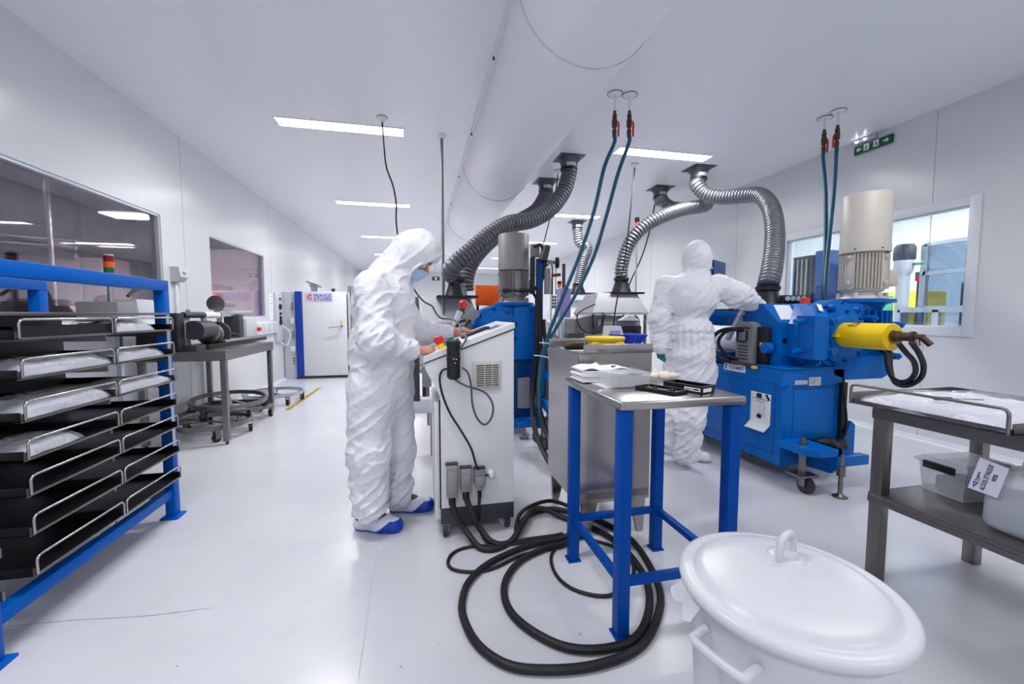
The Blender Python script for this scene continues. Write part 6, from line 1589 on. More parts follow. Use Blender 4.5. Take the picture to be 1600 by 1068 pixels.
# ------------------------------------------------------------------ steel table at the right edge
t = thing('steel_table', 'dull steel table with undershelf at the right edge of the picture', 'table', (2.38, 0.8, 0))
tx0, tx1, ty0, ty1 = 2.055, 2.74, -0.35, 1.50
b = MB(); b.box(tx0, tx1, ty0, ty1, 0.815, 0.835, 0.003); b.box(tx0, tx0 + 0.03, ty0, ty1, 0.77, 0.815); b.box(tx1 - 0.03, tx1, ty0, ty1, 0.77, 0.815); b.box(tx0 + 0.03, tx1 - 0.03, ty1 - 0.03, ty1 - 0.001, 0.77, 0.815)
b.build('top', M['dark_steel'], t)
for x in (tx0 + 0.004, tx1 - 0.058):
    for y in (ty1 - 0.055, ty0 + 0.01):
        MB().box(x, x + 0.052, y, y + 0.052, 0, 0.814, 0.003).build('leg', M['dark_steel'], t)
b = MB(); b.box(tx0, tx1, ty0, ty1, 0.40, 0.42, 0.003); b.box(tx0, tx0 + 0.02, ty0, ty1, 0.375, 0.40)
b.build('shelf', M['dark_steel'], t)
t = thing('tray', 'steel tray of white moulded sheet with a wire handle on the right table', 'tray', (2.3, 1.1, 0.835))
x0, x1, y0, y1, zb = 1.975, 2.62, 0.99, 1.545, 0.836
b = MB(); b.box(x0, x1, y0, y1, zb, zb + 0.003); b.box(x0, x0 + 0.003, y0, y1, zb, zb + 0.02); b.box(x0, x1, y1 - 0.003, y1, zb, zb + 0.05); b.box(x0, x1, y0, y0 + 0.003, zb, zb + 0.04); b.box(x1 - 0.003, x1, y0, y1, zb, zb + 0.05)
b.build('pan', M['dark_steel'], t)
c = 0.02; z = 0.925; xf = x0 - 0.006
P = [(xf, y0 + 0.01, zb), (xf, y0 + 0.01, z - c)] + [(xf, y0 + 0.01 + c - c * math.cos(a), z - c + c * math.sin(a)) for a in (0.5, 1.0)] + [(xf, y0 + 0.01 + c, z), (xf, y1 - 0.01 - c, z)] + [(xf, y1 - 0.01 - c + c * math.sin(a), z - c + c * math.cos(a)) for a in (0.5, 1.0)] + [(xf, y1 - 0.01, z - c), (xf, y1 - 0.01, zb)]
MB().tube(P, 0.006, 10).build('handle', M['dark_steel'], t, 60)
t = thing('bagged_parts', 'flat heap of white parts under clear film on the right table', 'bag', (2.35, 1.0, 0.84))
heap('white_part', 2.30, 1.265, 0.840, 0.62, 0.54, 0.055, 77, M['white_parts'], t, 40, 40, 8)['kind'] = 'stuff'
heap('film', 2.30, 1.265, 0.842, 0.64, 0.56, 0.066, 79, M['film'], t, 30, 30, 10)
t = thing('bagged_parts', 'second film-wrapped heap of white parts, cut by the right picture edge', 'bag', (2.35, 0.7, 0.84))
heap('white_part', 2.36, 0.70, 0.836, 0.56, 0.52, 0.075, 91, M['white_parts'], t, 40, 40, 8)['kind'] = 'stuff'
heap('film', 2.36, 0.70, 0.838, 0.62, 0.57, 0.09, 93, M['film'], t, 30, 30, 10)
f = lambda u, v: Vector((2.05 - 0.06 * math.sin(u * 2.2) , 0.98 - 0.18 * v - 0.02 * u, 0.86 - 0.075 * u * u + 0.015 * math.sin(6 * v + 3 * u)))
MB().grid(f, 14, 14).build('hanging_film', M['bag'], t, 180)
a_, b_ = atz(1460, 622, 0.90), atz(1535, 624, 0.90)
t = thing('scraper', 'dark handled scraper lying on the white heap on the right table', 'tool', ((a_ + b_) / 2))
m_ = a_.lerp(b_, 0.35)
MB().bar(a_, m_, 0.022, 0.014, bev=0.004).build('handle', M['dark'], t)
MB().bar(m_, b_, 0.014, 0.003).build('blade', M['dark_steel'], t)
# storage box on the shelf
zs_ = 0.421
c0 = atz(1505, 787, zs_); U = Vector((0.08, 0.997, 0)); V = Vector((0.997, -0.08, 0))
L, Wd, Hh = 0.185, 0.27, 0.135
O = Vector((2.315, 1.295, zs_))
t = thing('storage_box', 'cloudy lidded storage box with black clips on the shelf of the right table', 'box', O + U * L / 2 + V * Wd / 2)
def tap(z0, z1, e0, e1):
    return [[O + U * (-e) + V * (-e) + Vector((0, 0, z)), O + U * (L + e) + V * (-e) + Vector((0, 0, z)), O + U * (L + e) + V * (Wd + e) + Vector((0, 0, z)), O + U * (-e) + V * (Wd + e) + Vector((0, 0, z))] for z, e in ((z0, e0), (z1, e1))]
MB().ring_surface(tap(0, Hh, -0.012, 0.0)).build('tub', M['frosted'], t, 20)
MB().ring_surface([tap(Hh, Hh + 0.012, 0.008, 0.012)[0], tap(Hh, Hh + 0.012, 0.008, 0.014)[1], tap(Hh, Hh + 0.03, 0, -0.01)[1]]).build('lid', M['frosted'], t, 20)
MB().obox(O + U * 0.03 - V * 0.022 + Vector((0, 0, Hh - 0.02)), U * 0.125, V * 0.014, (0, 0, 0.034), 0.004).build('clip', M['black'], t)
MB().obox(O + U * 0.03 + V * (Wd + 0.01) + Vector((0, 0, Hh - 0.02)), U * 0.125, V * 0.014, (0, 0, 0.034), 0.004).build('clip', M['black'], t)
MB().obox(O + U * 0.03 + V * 0.05 + Vector((0, 0, 0.004)), U * 0.12, V * 0.15, (0, 0, 0.07), 0.005).build('contents', M['grey'], t)
# jerrican with label
O = Vector((2.15, 1.06, zs_)); U = Vector((0, 1, 0)); V = Vector((1, 0, 0))
t = thing('jerrican', 'cloudy white jerrican with a tilted paper label on the shelf of the right table', 'can', (2.24, 1.06, zs_))
S = Soft()
jx, jy = 2.26, 1.05
def can(scale, zt, shoulder=True):
    prof = [(0.10, 0.0), (0.115, 0.012), (0.12, 0.03), (0.12, zt - 0.05), (0.115, zt - 0.02), (0.085, zt)] if shoulder else [(0.10, 0.004), (0.113, 0.014), (0.117, 0.03), (0.117, zt)]
    rg = []
    for r, h in prof:
        r *= scale; ring = []
        for i in range(48):
            a = 2 * PI * i / 48; ca_, sa_ = math.cos(a), math.sin(a); k = (abs(ca_) ** 5 + abs(sa_) ** 5) ** (-1 / 5)
            ring.append(Vector((jx + r * k * ca_, jy + r * 0.92 * k * sa_, zs_ + h)))
        rg.append(ring)
    return MB().ring_surface(rg)
can(1.0, 0.235).build('body', M['frosted'], t, 50)
can(1.0, 0.125, False).build('liquid', M['liquid'], t, 50)
MB().tube(smooth([(jx - 0.075, jy, zs_ + 0.225), (jx - 0.065, jy, zs_ + 0.28), (jx - 0.02, jy, zs_ + 0.295), (jx + 0.03, jy, zs_ + 0.29), (jx + 0.05, jy, zs_ + 0.23)], 6), 0.016, 12).build('handle', M['frosted'], t, 60)
MB().lathe([(0.025, 0), (0.03, 0.004), (0.03, 0.03), (0.026, 0.034)], (jx + 0.02, jy - 0.07, zs_ + 0.232), 20).build('cap', M['blue_plastic'], t)
XC = 2.128
C = [atx(px, py, XC) for px, py in ((1512, 761), (1531, 714), (1577, 732), (1558, 778))]
lbl = MB().prism(C, (0.001, 0, 0)).build('paper_label', M['paper_lavender'], t)
u = (C[1] - C[0]).normalized(); w0 = (C[3] - C[0]); w_ = (w0 - u * w0.dot(u)).normalized(); v = -w_
O2 = C[0] - Vector((0.0012, 0, 0)); Lu = (C[1] - C[0]).length; Lw = w0.length
text('ALCOOL ETYHLIQUE', 0.02, O2 + u * Lu * 0.12 + w_ * Lw * 0.52, u, v, M['ink'], parent=lbl, bold=0.00012, width=Lu * 0.80)
text('90%', 0.018, O2 + u * Lu * 0.50 + w_ * Lw * 0.76, u, v, M['ink'], parent=lbl, bold=0.0001)
text('Progeme', 0.011, O2 + u * Lu * 0.30 + w_ * Lw * 0.21, u, v, M['ink'], parent=lbl, bold=0.0001)
text('SANTE', 0.006, O2 + u * Lu * 0.30 + w_ * Lw * 0.29, u, v, M['ink_grey'], parent=lbl)
MB().prism([O2 + u * Lu * 0.27 + w_ * Lw * 0.08, O2 + u * Lu * 0.27 + w_ * Lw * 0.27, O2 + u * Lu * 0.09 + w_ * Lw * 0.17], (-0.0006, 0, 0)).build('blue_triangle', M['ink_blue'], lbl)
MB().prism([O2 + u * Lu * 0.235 + w_ * Lw * 0.14, O2 + u * Lu * 0.235 + w_ * Lw * 0.205, O2 + u * Lu * 0.17 + w_ * Lw * 0.17], (-0.001, 0, 0)).build('white_triangle', M['paper'], lbl)
# ------------------------------------------------------------------ people
def cc(px, py, c):
    """point seen at a pixel at optical depth c"""
    return Vector((0, 0, CAMH)) + _ray(px, py) * c
def ridge(x, y, z):
    n = vnoise(x, y, z); return 1 - np.abs(2 * n - 1)
def wrinkles(joints, gather=None):
    """cloth folds, stronger near the given joints: (centre, reach, amplitude)"""
    def f(x, y, z):
        a = np.full(x.shape, 0.006, np.float32)
        for c, rch, amp in joints:
            d2 = (x - c[0]) ** 2 + (y - c[1]) ** 2 + (z - c[2]) ** 2
            a = a + amp * np.exp(-d2 / (rch * rch))
        wx, wy = x + 0.03 * vnoise(x * 7, y * 7, z * 7 + 3), y + 0.03 * vnoise(x * 7 + 9, y * 7, z * 7)
        f1 = ridge(wx * 9 + z * 5 + 20, wy * 9 + 20, z * 15 + wx * 6 + 20) ** 2
        f2 = ridge(wx * 13 - z * 10 + 40, wy * 13 + 33, z * 17 - wx * 10 + 40) ** 4
        f3 = ridge(wx * 30 + 11, wy * 30 + 11, z * 34 + 11)
        d = -a * (0.55 * f1 + 1.25 * f2 + 0.45 * f3 - 0.62)
        if gather is not None:
            c, z0, up, dn, amp = gather
            ang = np.arctan2(y - c[1], x - c[0])
            g = np.where(z > z0, np.exp(-((z - z0) / up) ** 2), np.exp(-((z - z0) / dn) ** 2))
            d = d + amp * g * np.sin(ang * 23 + 3 * vnoise(x * 9, y * 9, z * 4)) * 0.6 + 0.012 * np.exp(-((z - z0) / 0.016) ** 2)
        return d
    return f
def frame(f, up):
    f = Vector(f).normalized(); s = f.cross(Vector(up)).normalized(); u = s.cross(f)
    return f, u, s
def hand(S, wrist, d, n, thumb, curls, spread=0.011, k=0.010, grow=1.0, thumb_dir=None, arm=None):
    """five-fingered hand: d towards the fingers, n out of the back of the hand, thumb on side +1 / -1"""
    d = Vector(d).normalized(); n = Vector(n); n = (n - d * n.dot(d)).normalized(); s = d.cross(n) * thumb
    W = Vector(wrist)
    if arm is not None: S.cap(arm, W, 0.036 * grow, 0.027 * grow, 0.02)
    lens = (0.043, 0.026, 0.022), (0.048, 0.030, 0.023), (0.044, 0.028, 0.022), (0.034, 0.021, 0.019)
    for i in range(4):
        off = (1.5 - i) * 0.0195
        kn = W + d * (0.086 - 0.004 * abs(i - 1)) + s * off + n * (0.004 - 0.002 * abs(i - 1))
        S.cap(W + s * off * 0.55, kn, 0.0155 * grow, 0.0115 * grow, 0.016)
        p = kn; ang = 0.0; dd = (d + s * (1.5 - i) * spread * 6).normalized()
        for j, L in enumerate(lens[i]):
            ang += curls[i][j]
            q = p + (dd * math.cos(ang) - n * math.sin(ang)) * L
            S.cap(p, q, (0.0098 - 0.0009 * j) * grow, (0.0092 - 0.0010 * j) * grow, 0.004)
            p = q
    td = Vector(thumb_dir).normalized() if thumb_dir is not None else (d * 0.75 + s * 0.62 - n * 0.25).normalized()
    a = W + d * 0.022 + s * 0.022 - n * 0.006; b = a + (s * 0.6 + d * 0.7 - n * 0.2).normalized() * 0.036
    S.cap(a, b, 0.0155 * grow, 0.0125 * grow, 0.014); c = b + td * 0.033; S.cap(b, c, 0.0118 * grow, 0.0105 * grow, 0.005)
    e = c + (td * 0.8 + d * 0.5 - s * 0.3).normalized() * 0.027; S.cap(c, e, 0.0102 * grow, 0.0088 * grow, 0.004)

# ================= first worker: at the console, seen from his right side
t = thing('person', 'person in white hooded coverall and blue mask bent over the white console', 'person', (-0.2, 2.5, 0))
Yb = 2.49
Hc = aty(648, 402, Yb)
f_, u_, s_ = frame((0.72, -0.16, -0.62), (0, 0, 1))          # s_ points to the worker's right
HM = lambda a, b, c=0.0: Hc + f_ * a + u_ * b + s_ * c
HR = Matrix((f_, u_, s_)).transposed()                        # columns f, u, s
rotm = [[HR[i][j] for j in range(3)] for i in range(3)]
shR, elR, wrR = aty(580, 450, 2.315), aty(590, 532, 2.235), aty(646, 549, 2.335)
shL, elL, wrL = aty(602, 446, 2.665), aty(652, 520, 2.83), aty(704, 519, 2.80)
def BX(px, py): return aty(px, py, Yb)
neck = BX(612, 432)
chest, belly, hips = BX(602, 482), BX(598, 545), BX(596, 600)
hipR, kneeR, ankR = aty(580, 612, 2.395), aty(577, 706, 2.385), aty(577, 800, 2.39)
hipL, kneeL, ankL = aty(612, 612, 2.58), aty(620, 700, 2.60), aty(620, 778, 2.61)
# body: head, neck, trunk, arms, hands, legs, feet in one skin
S = Soft()
S.ell(HM(-0.012, 0.032), (0.094, 0.102, 0.074), 0.02, rotm).ell(HM(0.028, -0.052), (0.062, 0.066, 0.056), 0.03, rotm)
S.cap(HM(0.082, 0.012), HM(0.108, -0.022), 0.009, 0.013, 0.010)                     # nose
S.cap(HM(0.074, 0.022, -0.030), HM(0.074, 0.022, 0.030), 0.013, 0.013, 0.014)       # brow ridge
S.cap(HM(0.060, -0.02, 0.042), HM(0.06, -0.02, 0.030), 0.016, 0.016, 0.015).cap(HM(0.060, -0.02, -0.042), HM(0.06, -0.02, -0.030), 0.016, 0.016, 0.015)
S.cap(HM(0.074, -0.058, -0.015), HM(0.074, -0.058, 0.015), 0.010, 0.010, 0.01)      # lips
S.cap(HM(0.055, -0.095), HM(0.06, -0.09), 0.02, 0.02, 0.02)                         # chin
for sg in (1, -1): S.ell(HM(-0.005, -0.005, sg * 0.076), (0.018, 0.03, 0.009), 0.006, rotm)   # ears
for sg in (1, -1): S.carve(HM(0.096, 0.002, sg * 0.032), (0.016, 0.010, 0.017), 0.008, rotm)   # eye sockets
S.cap(HM(-0.03, -0.07), neck, 0.055, 0.065, 0.03).ell(chest, (0.11, 0.16, 0.19), 0.05).ell(belly, (0.11, 0.145, 0.17), 0.05).ell(hips, (0.12, 0.15, 0.14), 0.05)
S.chain([shR, elR, wrR], [0.052, 0.040, 0.028], 0.03).chain([shL, elL, wrL], [0.052, 0.040, 0.028], 0.03)
S.chain([hipR, kneeR, ankR], [0.085, 0.058, 0.042], 0.04).chain([hipL, kneeL, ankL], [0.085, 0.058, 0.042], 0.04)
hand(S, wrR + Vector((0.012, 0.004, 0.004)), (0.9, 0.34, 0.02), (-0.1, -0.35, 0.93), -1, ((0.35, 0.45, 0.3), (0.5, 0.55, 0.4), (0.62, 0.7, 0.4), (0.7, 0.75, 0.5)), arm=elR, thumb_dir=(0.9, 0.40, -0.15))
hand(S, wrL + Vector((0.010, -0.002, 0.004)), (0.93, -0.2, 0.16), (-0.25, -0.3, 0.92), 1, ((0.3, 0.3, 0.2), (0.45, 0.5, 0.3), (0.6, 0.6, 0.4), (0.7, 0.7, 0.5)), arm=elL, thumb_dir=(0.85, -0.5, -0.1))
body = soft_obj('body', S.mesh(0.0052), M['skin'], t)
for sg in (1, -1):
    e = MB().sphere(HM(0.078, 0.001, sg * 0.032), 0.0125, 16).build('eye', mat('eye_white_%d' % sg, '#e6e2de', 0.25), t)
    MB().sphere(HM(0.0868, -0.001, sg * 0.032), 0.0055, 10).build('iris', M['hair'], e)
    P = [HM(0.086, 0.024, sg * 0.012), HM(0.086, 0.031, sg * 0.032), HM(0.076, 0.026, sg * 0.052)]
    MB().tube(smooth(P, 5), 0.005, 8).build('eyebrow', M['hair'], t)
# mask over nose and mouth, pleated, with ear loop
S = Soft()
S.ell(HM(0.03, -0.052), (0.083, 0.062, 0.070), 0.02, rotm).cap(HM(0.082, 0.000), HM(0.112, -0.024), 0.012, 0.016, 0.012).ell(HM(0.03, -0.095), (0.055, 0.03, 0.05), 0.02, rotm)
def mask_clip(x, y, z):
    px, py, pz = x - Hc.x, y - Hc.y, z - Hc.z
    a = px * f_.x + py * f_.y + pz * f_.z; b = px * u_.x + py * u_.y + pz * u_.z; c = np.abs(px * s_.x + py * s_.y + pz * s_.z)
    return np.maximum(np.maximum(0.012 - a + 0.1 * c, b + 0.018 + 0.28 * c), -b - 0.13)
mk = soft_obj('face_mask', S.mesh(0.004, lambda x, y, z: 0.0035 * np.sin(150 * ((x - Hc.x) * u_.x + (y - Hc.y) * u_.y + (z - Hc.z) * u_.z)), clip=mask_clip), M['mask'], t)
for sg in (1, -1):
    MB().tube(smooth([HM(0.02, -0.045, sg * 0.066), HM(0.005, -0.02, sg * 0.078), HM(-0.01, 0.02, sg * 0.082)], 5), 0.002, 6).build('ear_loop', M['paper'], mk)
# coverall with hood
S = Soft()
S.ell(chest + Vector((-0.005, 0, 0)), (0.175, 0.205, 0.21), 0.06).ell(BX(597, 455), (0.135, 0.19, 0.10), 0.06)
S.ell(belly, (0.185, 0.20, 0.19), 0.07).ell(hips, (0.172, 0.195, 0.185), 0.07)
S.cap(neck + Vector((-0.01, 0, -0.01)), HM(-0.04, 0.0), 0.115, 0.105, 0.05)
S.ell(HM(-0.012, 0.025), (0.118, 0.140, 0.108), 0.04, rotm).ell(HM(0.035, 0.062), (0.085, 0.075, 0.095), 0.04, rotm)
S.cap(HM(-0.03, -0.08), BX(618, 446), 0.095, 0.10, 0.04)
S.carve(HM(0.135, -0.052), (0.100, 0.118, 0.118), 0.012, rotm)
S.chain([shR, elR, wrR - (wrR - elR) * 0.08], [0.086, 0.078, 0.050], 0.05).cap(elR, elR + Vector((-0.02, 0, -0.03)), 0.074, 0.06, 0.04)
S.chain([shL, elL, wrL - (wrL - elL) * 0.06], [0.095, 0.078, 0.050], 0.05)
S.chain([hipR, kneeR, ankR + Vector((0, 0, 0.045))], [0.126, 0.104, 0.082], 0.05).chain([hipL, kneeL, ankL + Vector((0, 0, 0.045))], [0.128, 0.102, 0.078], 0.05)
J = [(elR, 0.12, 0.016), (elL, 0.12, 0.014), (kneeR, 0.16, 0.013), (kneeL, 0.16, 0.013), (ankR, 0.2, 0.020), (ankL, 0.2, 0.020), (belly, 0.16, 0.008), (hipR, 0.16, 0.010), (shR, 0.12, 0.006), (neck, 0.09, 0.006), (wrR, 0.08, 0.008)]
soft_obj('coverall', S.mesh(0.0075, wrinkles(J)), M['coverall'], t)
# elastic of the hood and glove cuff
P = []
for i in range(24):
    a = 2 * PI * i / 24; P.append(HM(0.062 + 0.028 * math.sin(a) * (1 if math.sin(a) > 0 else 0.4), -0.034 + 0.100 * math.sin(a), 0.088 * math.cos(a)))
MB().tube(P, 0.009, 8, True).build('hood_elastic', M['coverall'], t, 80)
MB().lathe([(0.050, -0.02), (0.053, 0), (0.050, 0.02)], wrR - (wrR - elR).normalized() * 0.022, 24, (wrR - elR)).build('sleeve_cuff', M['coverall'], t)
MB().lathe([(0.050, -0.02), (0.053, 0), (0.050, 0.02)], wrL - (wrL - elL).normalized() * 0.02, 24, (wrL - elL)).build('sleeve_cuff', M['coverall'], t)
# feet: brown shoes in blue and white overshoes
def foot(heel, toe, ank, nm, covered=True):
    d = (toe - heel).normalized(); s2 = Vector((-d.y, d.x, 0)); L = (toe - heel).length
    def shape(g, low=0.0):
        S = Soft()
        S.cap(heel + d * 0.035 + Vector((0, 0, 0.045)), heel + d * (L * 0.45) + Vector((0, 0, 0.042)), 0.040 + g, 0.040 + g, 0.03)
        S.cap(heel + d * (L * 0.45) + Vector((0, 0, 0.040)), toe - d * 0.05 + s2 * 0.006 + Vector((0, 0, 0.034)), 0.041 + g, 0.036 + g, 0.03)
        S.cap(heel + d * (L * 0.6) - s2 * 0.012 + Vector((0, 0, 0.03)), toe - d * 0.055 - s2 * 0.008 + Vector((0, 0, 0.028)), 0.032 + g, 0.03 + g, 0.03)
        S.cap(heel + d * 0.04 + Vector((0, 0, 0.05)), Vector((heel + d * 0.05).xy.to_3d()) + Vector((0, 0, 0.125)), 0.042 + g, 0.040 + g, 0.03)
        S.cap(heel + d * 0.06 + Vector((0, 0, 0.10)), heel + d * (L * 0.55) + Vector((0, 0, 0.055)), 0.034 + g, 0.034 + g, 0.03)
        return S
    return shape, d, L
for heel, toe, ank, nm in ((atz(558, 824), atz(629, 829), ankR, 'R'), (atz(610, 797), atz(679, 795), ankL, 'L')):
    shape, d, L = foot(heel, toe, ank, nm)
    fl = lambda x, y, z: 0.002 - z
    sh = soft_obj('shoe', shape(0.0).mesh(0.006, clip=fl), M['shoe_brown'], t)
    for k in range(3):
        c_ = heel + d * (0.085 + 0.022 * k) + Vector((0, 0, 0.128 - 0.014 * k)); e2 = Vector((-d.y, d.x, 0))
        MB().tube(smooth([c_ - e2 * 0.03 - Vector((0, 0, 0.012)), c_ + Vector((0, 0, 0.005)), c_ + e2 * 0.03 - Vector((0, 0, 0.012))], 4), 0.004, 6).build('lace', M['black'], sh)
    def cover_clip(x, y, z, h=heel, d=d, L=L):
        a = ((x - h.x) * d.x + (y - h.y) * d.y) / L
        return np.maximum(0.001 - z, z - (0.062 + 0.05 * np.clip(a - 0.25, 0, 1) + 0.018 * np.abs(a - 0.3)))
    cw = lambda x, y, z: 0.006 * (ridge(x * 45, y * 45, z * 30) - 0.5)
    soft_obj('shoe_cover', shape(0.008).mesh(0.006, cw, clip=cover_clip), M['shoe_cover'], t)
    def sole_clip(x, y, z, h=heel, d=d, L=L):
        a = ((x - h.x) * d.x + (y - h.y) * d.y) / L
        return np.maximum(0.0006 - z, z - (0.010 + 0.058 * np.clip((a - 0.50) / 0.28, 0, 1)))
    soft_obj('shoe_cover_sole', shape(0.0125).mesh(0.006, cw, clip=sole_clip), M['shoe_cover_blue'], t)

# ================= second worker: seen from behind, reaching to the mill
t = thing('person', 'person in white hooded coverall seen from behind, reaching right to the blue mill', 'person', (2.22, 3.12, 0))
D = 3.44
hd = cc(1089, 403, D); shL, elL, wrL = cc(1040, 446, D + 0.02), cc(1030, 498, D + 0.0), cc(1031, 541, D - 0.02)
shR, elR, wrR = cc(1122, 446, D + 0.02), cc(1154, 462, D - 0.10), cc(1185, 478, D - 0.02)
nk, ch, wa, hp = cc(1086, 434, D), cc(1080, 474, D), cc(1077, 520, D), cc(1077, 556, D)
hL, kL, aL = cc(1060, 580, D + 0.03), cc(1052, 648, D + 0.08), cc(1050, 694, D + 0.10)
hR_, kR_, aR_ = cc(1094, 580, D - 0.02), cc(1079, 655, D - 0.06), cc(1073, 708, D - 0.06)
S = Soft()
S.ell(hd + Vector((0, 0, 0.005)), (0.112, 0.112, 0.138), 0.03).cap(hd - Vector((0, 0, 0.03)), nk, 0.103, 0.10, 0.04)
S.ell(ch + Vector((0, 0, 0.04)), (0.205, 0.19, 0.20), 0.06).ell(cc(1080, 450, D), (0.20, 0.15, 0.09), 0.06).ell(wa, (0.185, 0.18, 0.16), 0.06).ell(hp, (0.20, 0.19, 0.19), 0.06)
S.ell(cc(1078, 585, D), (0.195, 0.18, 0.14), 0.05)
S.chain([shL, elL, wrL], [0.078, 0.078, 0.062], 0.05).chain([shR, elR, wrR], [0.09, 0.085, 0.058], 0.05)
S.chain([hL, kL, aL + Vector((0, 0, 0.01))], [0.118, 0.092, 0.078], 0.05).chain([hR_, kR_, aR_ + Vector((0, 0, 0.01))], [0.12, 0.096, 0.084], 0.05)
J = [(elR, 0.13, 0.014), (elL, 0.13, 0.014), (kL, 0.15, 0.014), (kR_, 0.15, 0.014), (aL, 0.18, 0.018), (aR_, 0.18, 0.018), (ch, 0.18, 0.007), (hp, 0.2, 0.008), (shR, 0.13, 0.010), (nk, 0.1, 0.006)]
soft_obj('coverall', S.mesh(0.0085, wrinkles(J, (wa, wa.z, 0.05, 0.16, 0.012))), M['coverall'], t)
MB().lathe([(0.06, -0.015), (0.063, 0), (0.06, 0.015)], wrL, 24, (wrL - elL)).build('sleeve_cuff', M['coverall'], t)
S = Soft(); hand(S, wrL + Vector((0.0, 0, -0.02)), (0.35, 0.2, -0.95), (-0.85, -0.3, -0.3), -1, ((0.5, 0.7, 0.5), (0.6, 0.7, 0.5), (0.65, 0.7, 0.5), (0.7, 0.8, 0.5)), grow=1.15, arm=wrL + Vector((0, 0, 0.03)))
soft_obj('glove', S.mesh(0.005), M['teal_fabric'], t)
S = Soft(); hand(S, wrR + (wrR - elR).normalized() * 0.03, (wrR - elR) + Vector((0, 0, -0.04)), (-0.3, 0.2, 0.9), 1, ((0.3, 0.4, 0.3),) * 4, grow=1.1, arm=wrR)
soft_obj('glove', S.mesh(0.005), M['teal_fabric'], t)
for heel, toe in ((atz(1053, 713), atz(1112, 722)), (atz(1034, 704), atz(1078, 713))):
    shape, d, L = foot(heel, toe, None, '')
    sh = soft_obj('shoe', shape(0.006).mesh(0.006, clip=lambda x, y, z: 0.018 - z), M['shoe_white'], t)
    soft_obj('shoe_sole', shape(0.009).mesh(0.006, clip=lambda x, y, z: np.maximum(0.0005 - z, z - 0.022)), M['shoe_sole'], sh)
# spatula in the hanging left hand
a, b2, c = cc(1020, 541, D - 0.06), cc(1040, 544, D - 0.07), cc(1074, 549, D - 0.08)
t = thing('spatula', 'long thin spatula with white handle held in the left hand of the rear worker', 'tool', (a + c) / 2)
MB().tube([a, a.lerp(b2, 0.5), b2], lambda i: (0.008, 0.012, 0.008)[i], 10).build('handle', M['paper'], t)
MB().bar(b2, c, 0.016, 0.002).build('blade', M['wire'], t)
# ------------------------------------------------------------------ farther things in the room
# lab stool between worker and console
t = thing('lab_stool', 'grey swivel stool with black casters behind the console, beside the worker', 'stool', (0.06, 5.75, 0))
sc = Vector((0.06, 5.75, 0))
MB().lathe([(0.20, 0), (0.22, 0.02), (0.22, 0.05), (0.2, 0.07)], sc + Vector((0, 0, 0.48)), 28).build('seat', M['grey'], t)
MB().cyl(sc + Vector((0, 0, 0.12)), sc + Vector((0, 0, 0.48)), 0.03, n=14).build('column', M['black'], t)
MB().box(sc.x - 0.1, sc.x + 0.16, sc.y + 0.05, sc.y + 0.12, 0.55, 1.0, 0.02).build('backrest', M['lightgrey'], t)
for i in range(5):
    a = 2 * PI * i / 5 + 0.5; e = sc + Vector((0.27 * math.cos(a), 0.27 * math.sin(a), 0))
    l = MB().bar(sc + Vector((0, 0, 0.12)), e + Vector((0, 0, 0.07)), 0.035, 0.025, bev=0.004).build('leg', M['black'], t)
    MB().cyl(e + Vector((-0.02, 0, 0.03)), e + Vector((0.02, 0, 0.03)), 0.03, n=14).build('caster', M['black'], l)
# pedestal column on a rolling foot beside it
t = thing('pump_trolley', 'small grey pump on a black pedestal trolley behind the console lip', 'pump', (0.02, 4.0, 0))
p = aty(656, 600, 3.7)
MB().box(p.x - 0.06, p.x + 0.0, 3.65, 3.75, 0.42, 0.92, 0.006).build('column', M['dark'], t)
MB().box(p.x + 0.02, p.x + 0.10, 3.65, 3.78, 0.62, 0.80, 0.01).build('pump_head', M['grey'], t)
MB().box(p.x - 0.10, p.x + 0.14, 3.6, 3.85, 0.40, 0.5, 0.01).build('base', M['lightgrey'], t)
for k in (-0.07, 0.1): MB().cyl((p.x + k, 3.7, 0.0), (p.x + k, 3.7, 0.4), 0.015, n=10).build('leg', M['dark_steel'], t)
# brownish body of the middle mill under its grey hood
t = thing('middle_mill', 'grey-brown mill body with black cables under the grey fume hood', 'mill', (2.35, 5.2, 0))
gb = mat('brown_grey_paint', '#77736f', 0.45, 0.1, var=0.1)
MB().box(2.02, 2.85, 5.0, 5.7, 0.1, 1.0, 0.01).build('body', gb, t)
MB().prism([(1.95, 5.02, 0.9), (2.45, 5.02, 0.9), (2.45, 5.02, 1.24), (2.2, 5.02, 1.24), (2.08, 5.02, 1.22), (1.95, 5.02, 1.19)], (0, 0.4, 0)).build('gear_case', gb, t, 20)
MB().cyl((2.25, 5.1, 1.12), (2.85, 5.1, 1.12), 0.11, n=30).build('roll', M['motor_dark'], t)
MB().cyl((2.25, 5.45, 1.12), (2.85, 5.45, 1.12), 0.11, n=30).build('roll', M['motor_dark'], t)
MB().prism([(2.52, 4.9, 1.17), (2.80, 4.9, 1.17), (2.70, 4.9, 1.23), (2.62, 4.9, 1.23)], (0, 0.1, 0)).build('light_cover', M['lightgrey'], t)
MB().box(2.5, 2.84, 4.94, 5.0, 0.98, 1.1, 0.01).build('dark_slot', M['black'], t)
for pts in (((930, 475, 4.95), (905, 488, 4.93), (903, 505, 4.93), (915, 518, 4.93), (932, 520, 4.93), (940, 512, 4.93), (945, 490, 4.94)), ((942, 488, 4.93), (940, 505, 4.93), (934, 515, 4.93), (925, 520, 4.93)), ((926, 490, 4.94), (927, 505, 4.94), (930, 517, 4.94))):
    cable('cable', [aty(*q) for q in pts], 0.008, M['rubber'], t)
p = aty(895, 520, 5.0)
MB().box(p.x - 0.08, p.x + 0.12, 4.9, 5.1, 0.82, 1.02, 0.01).build('valve_block', M['dark'], t)
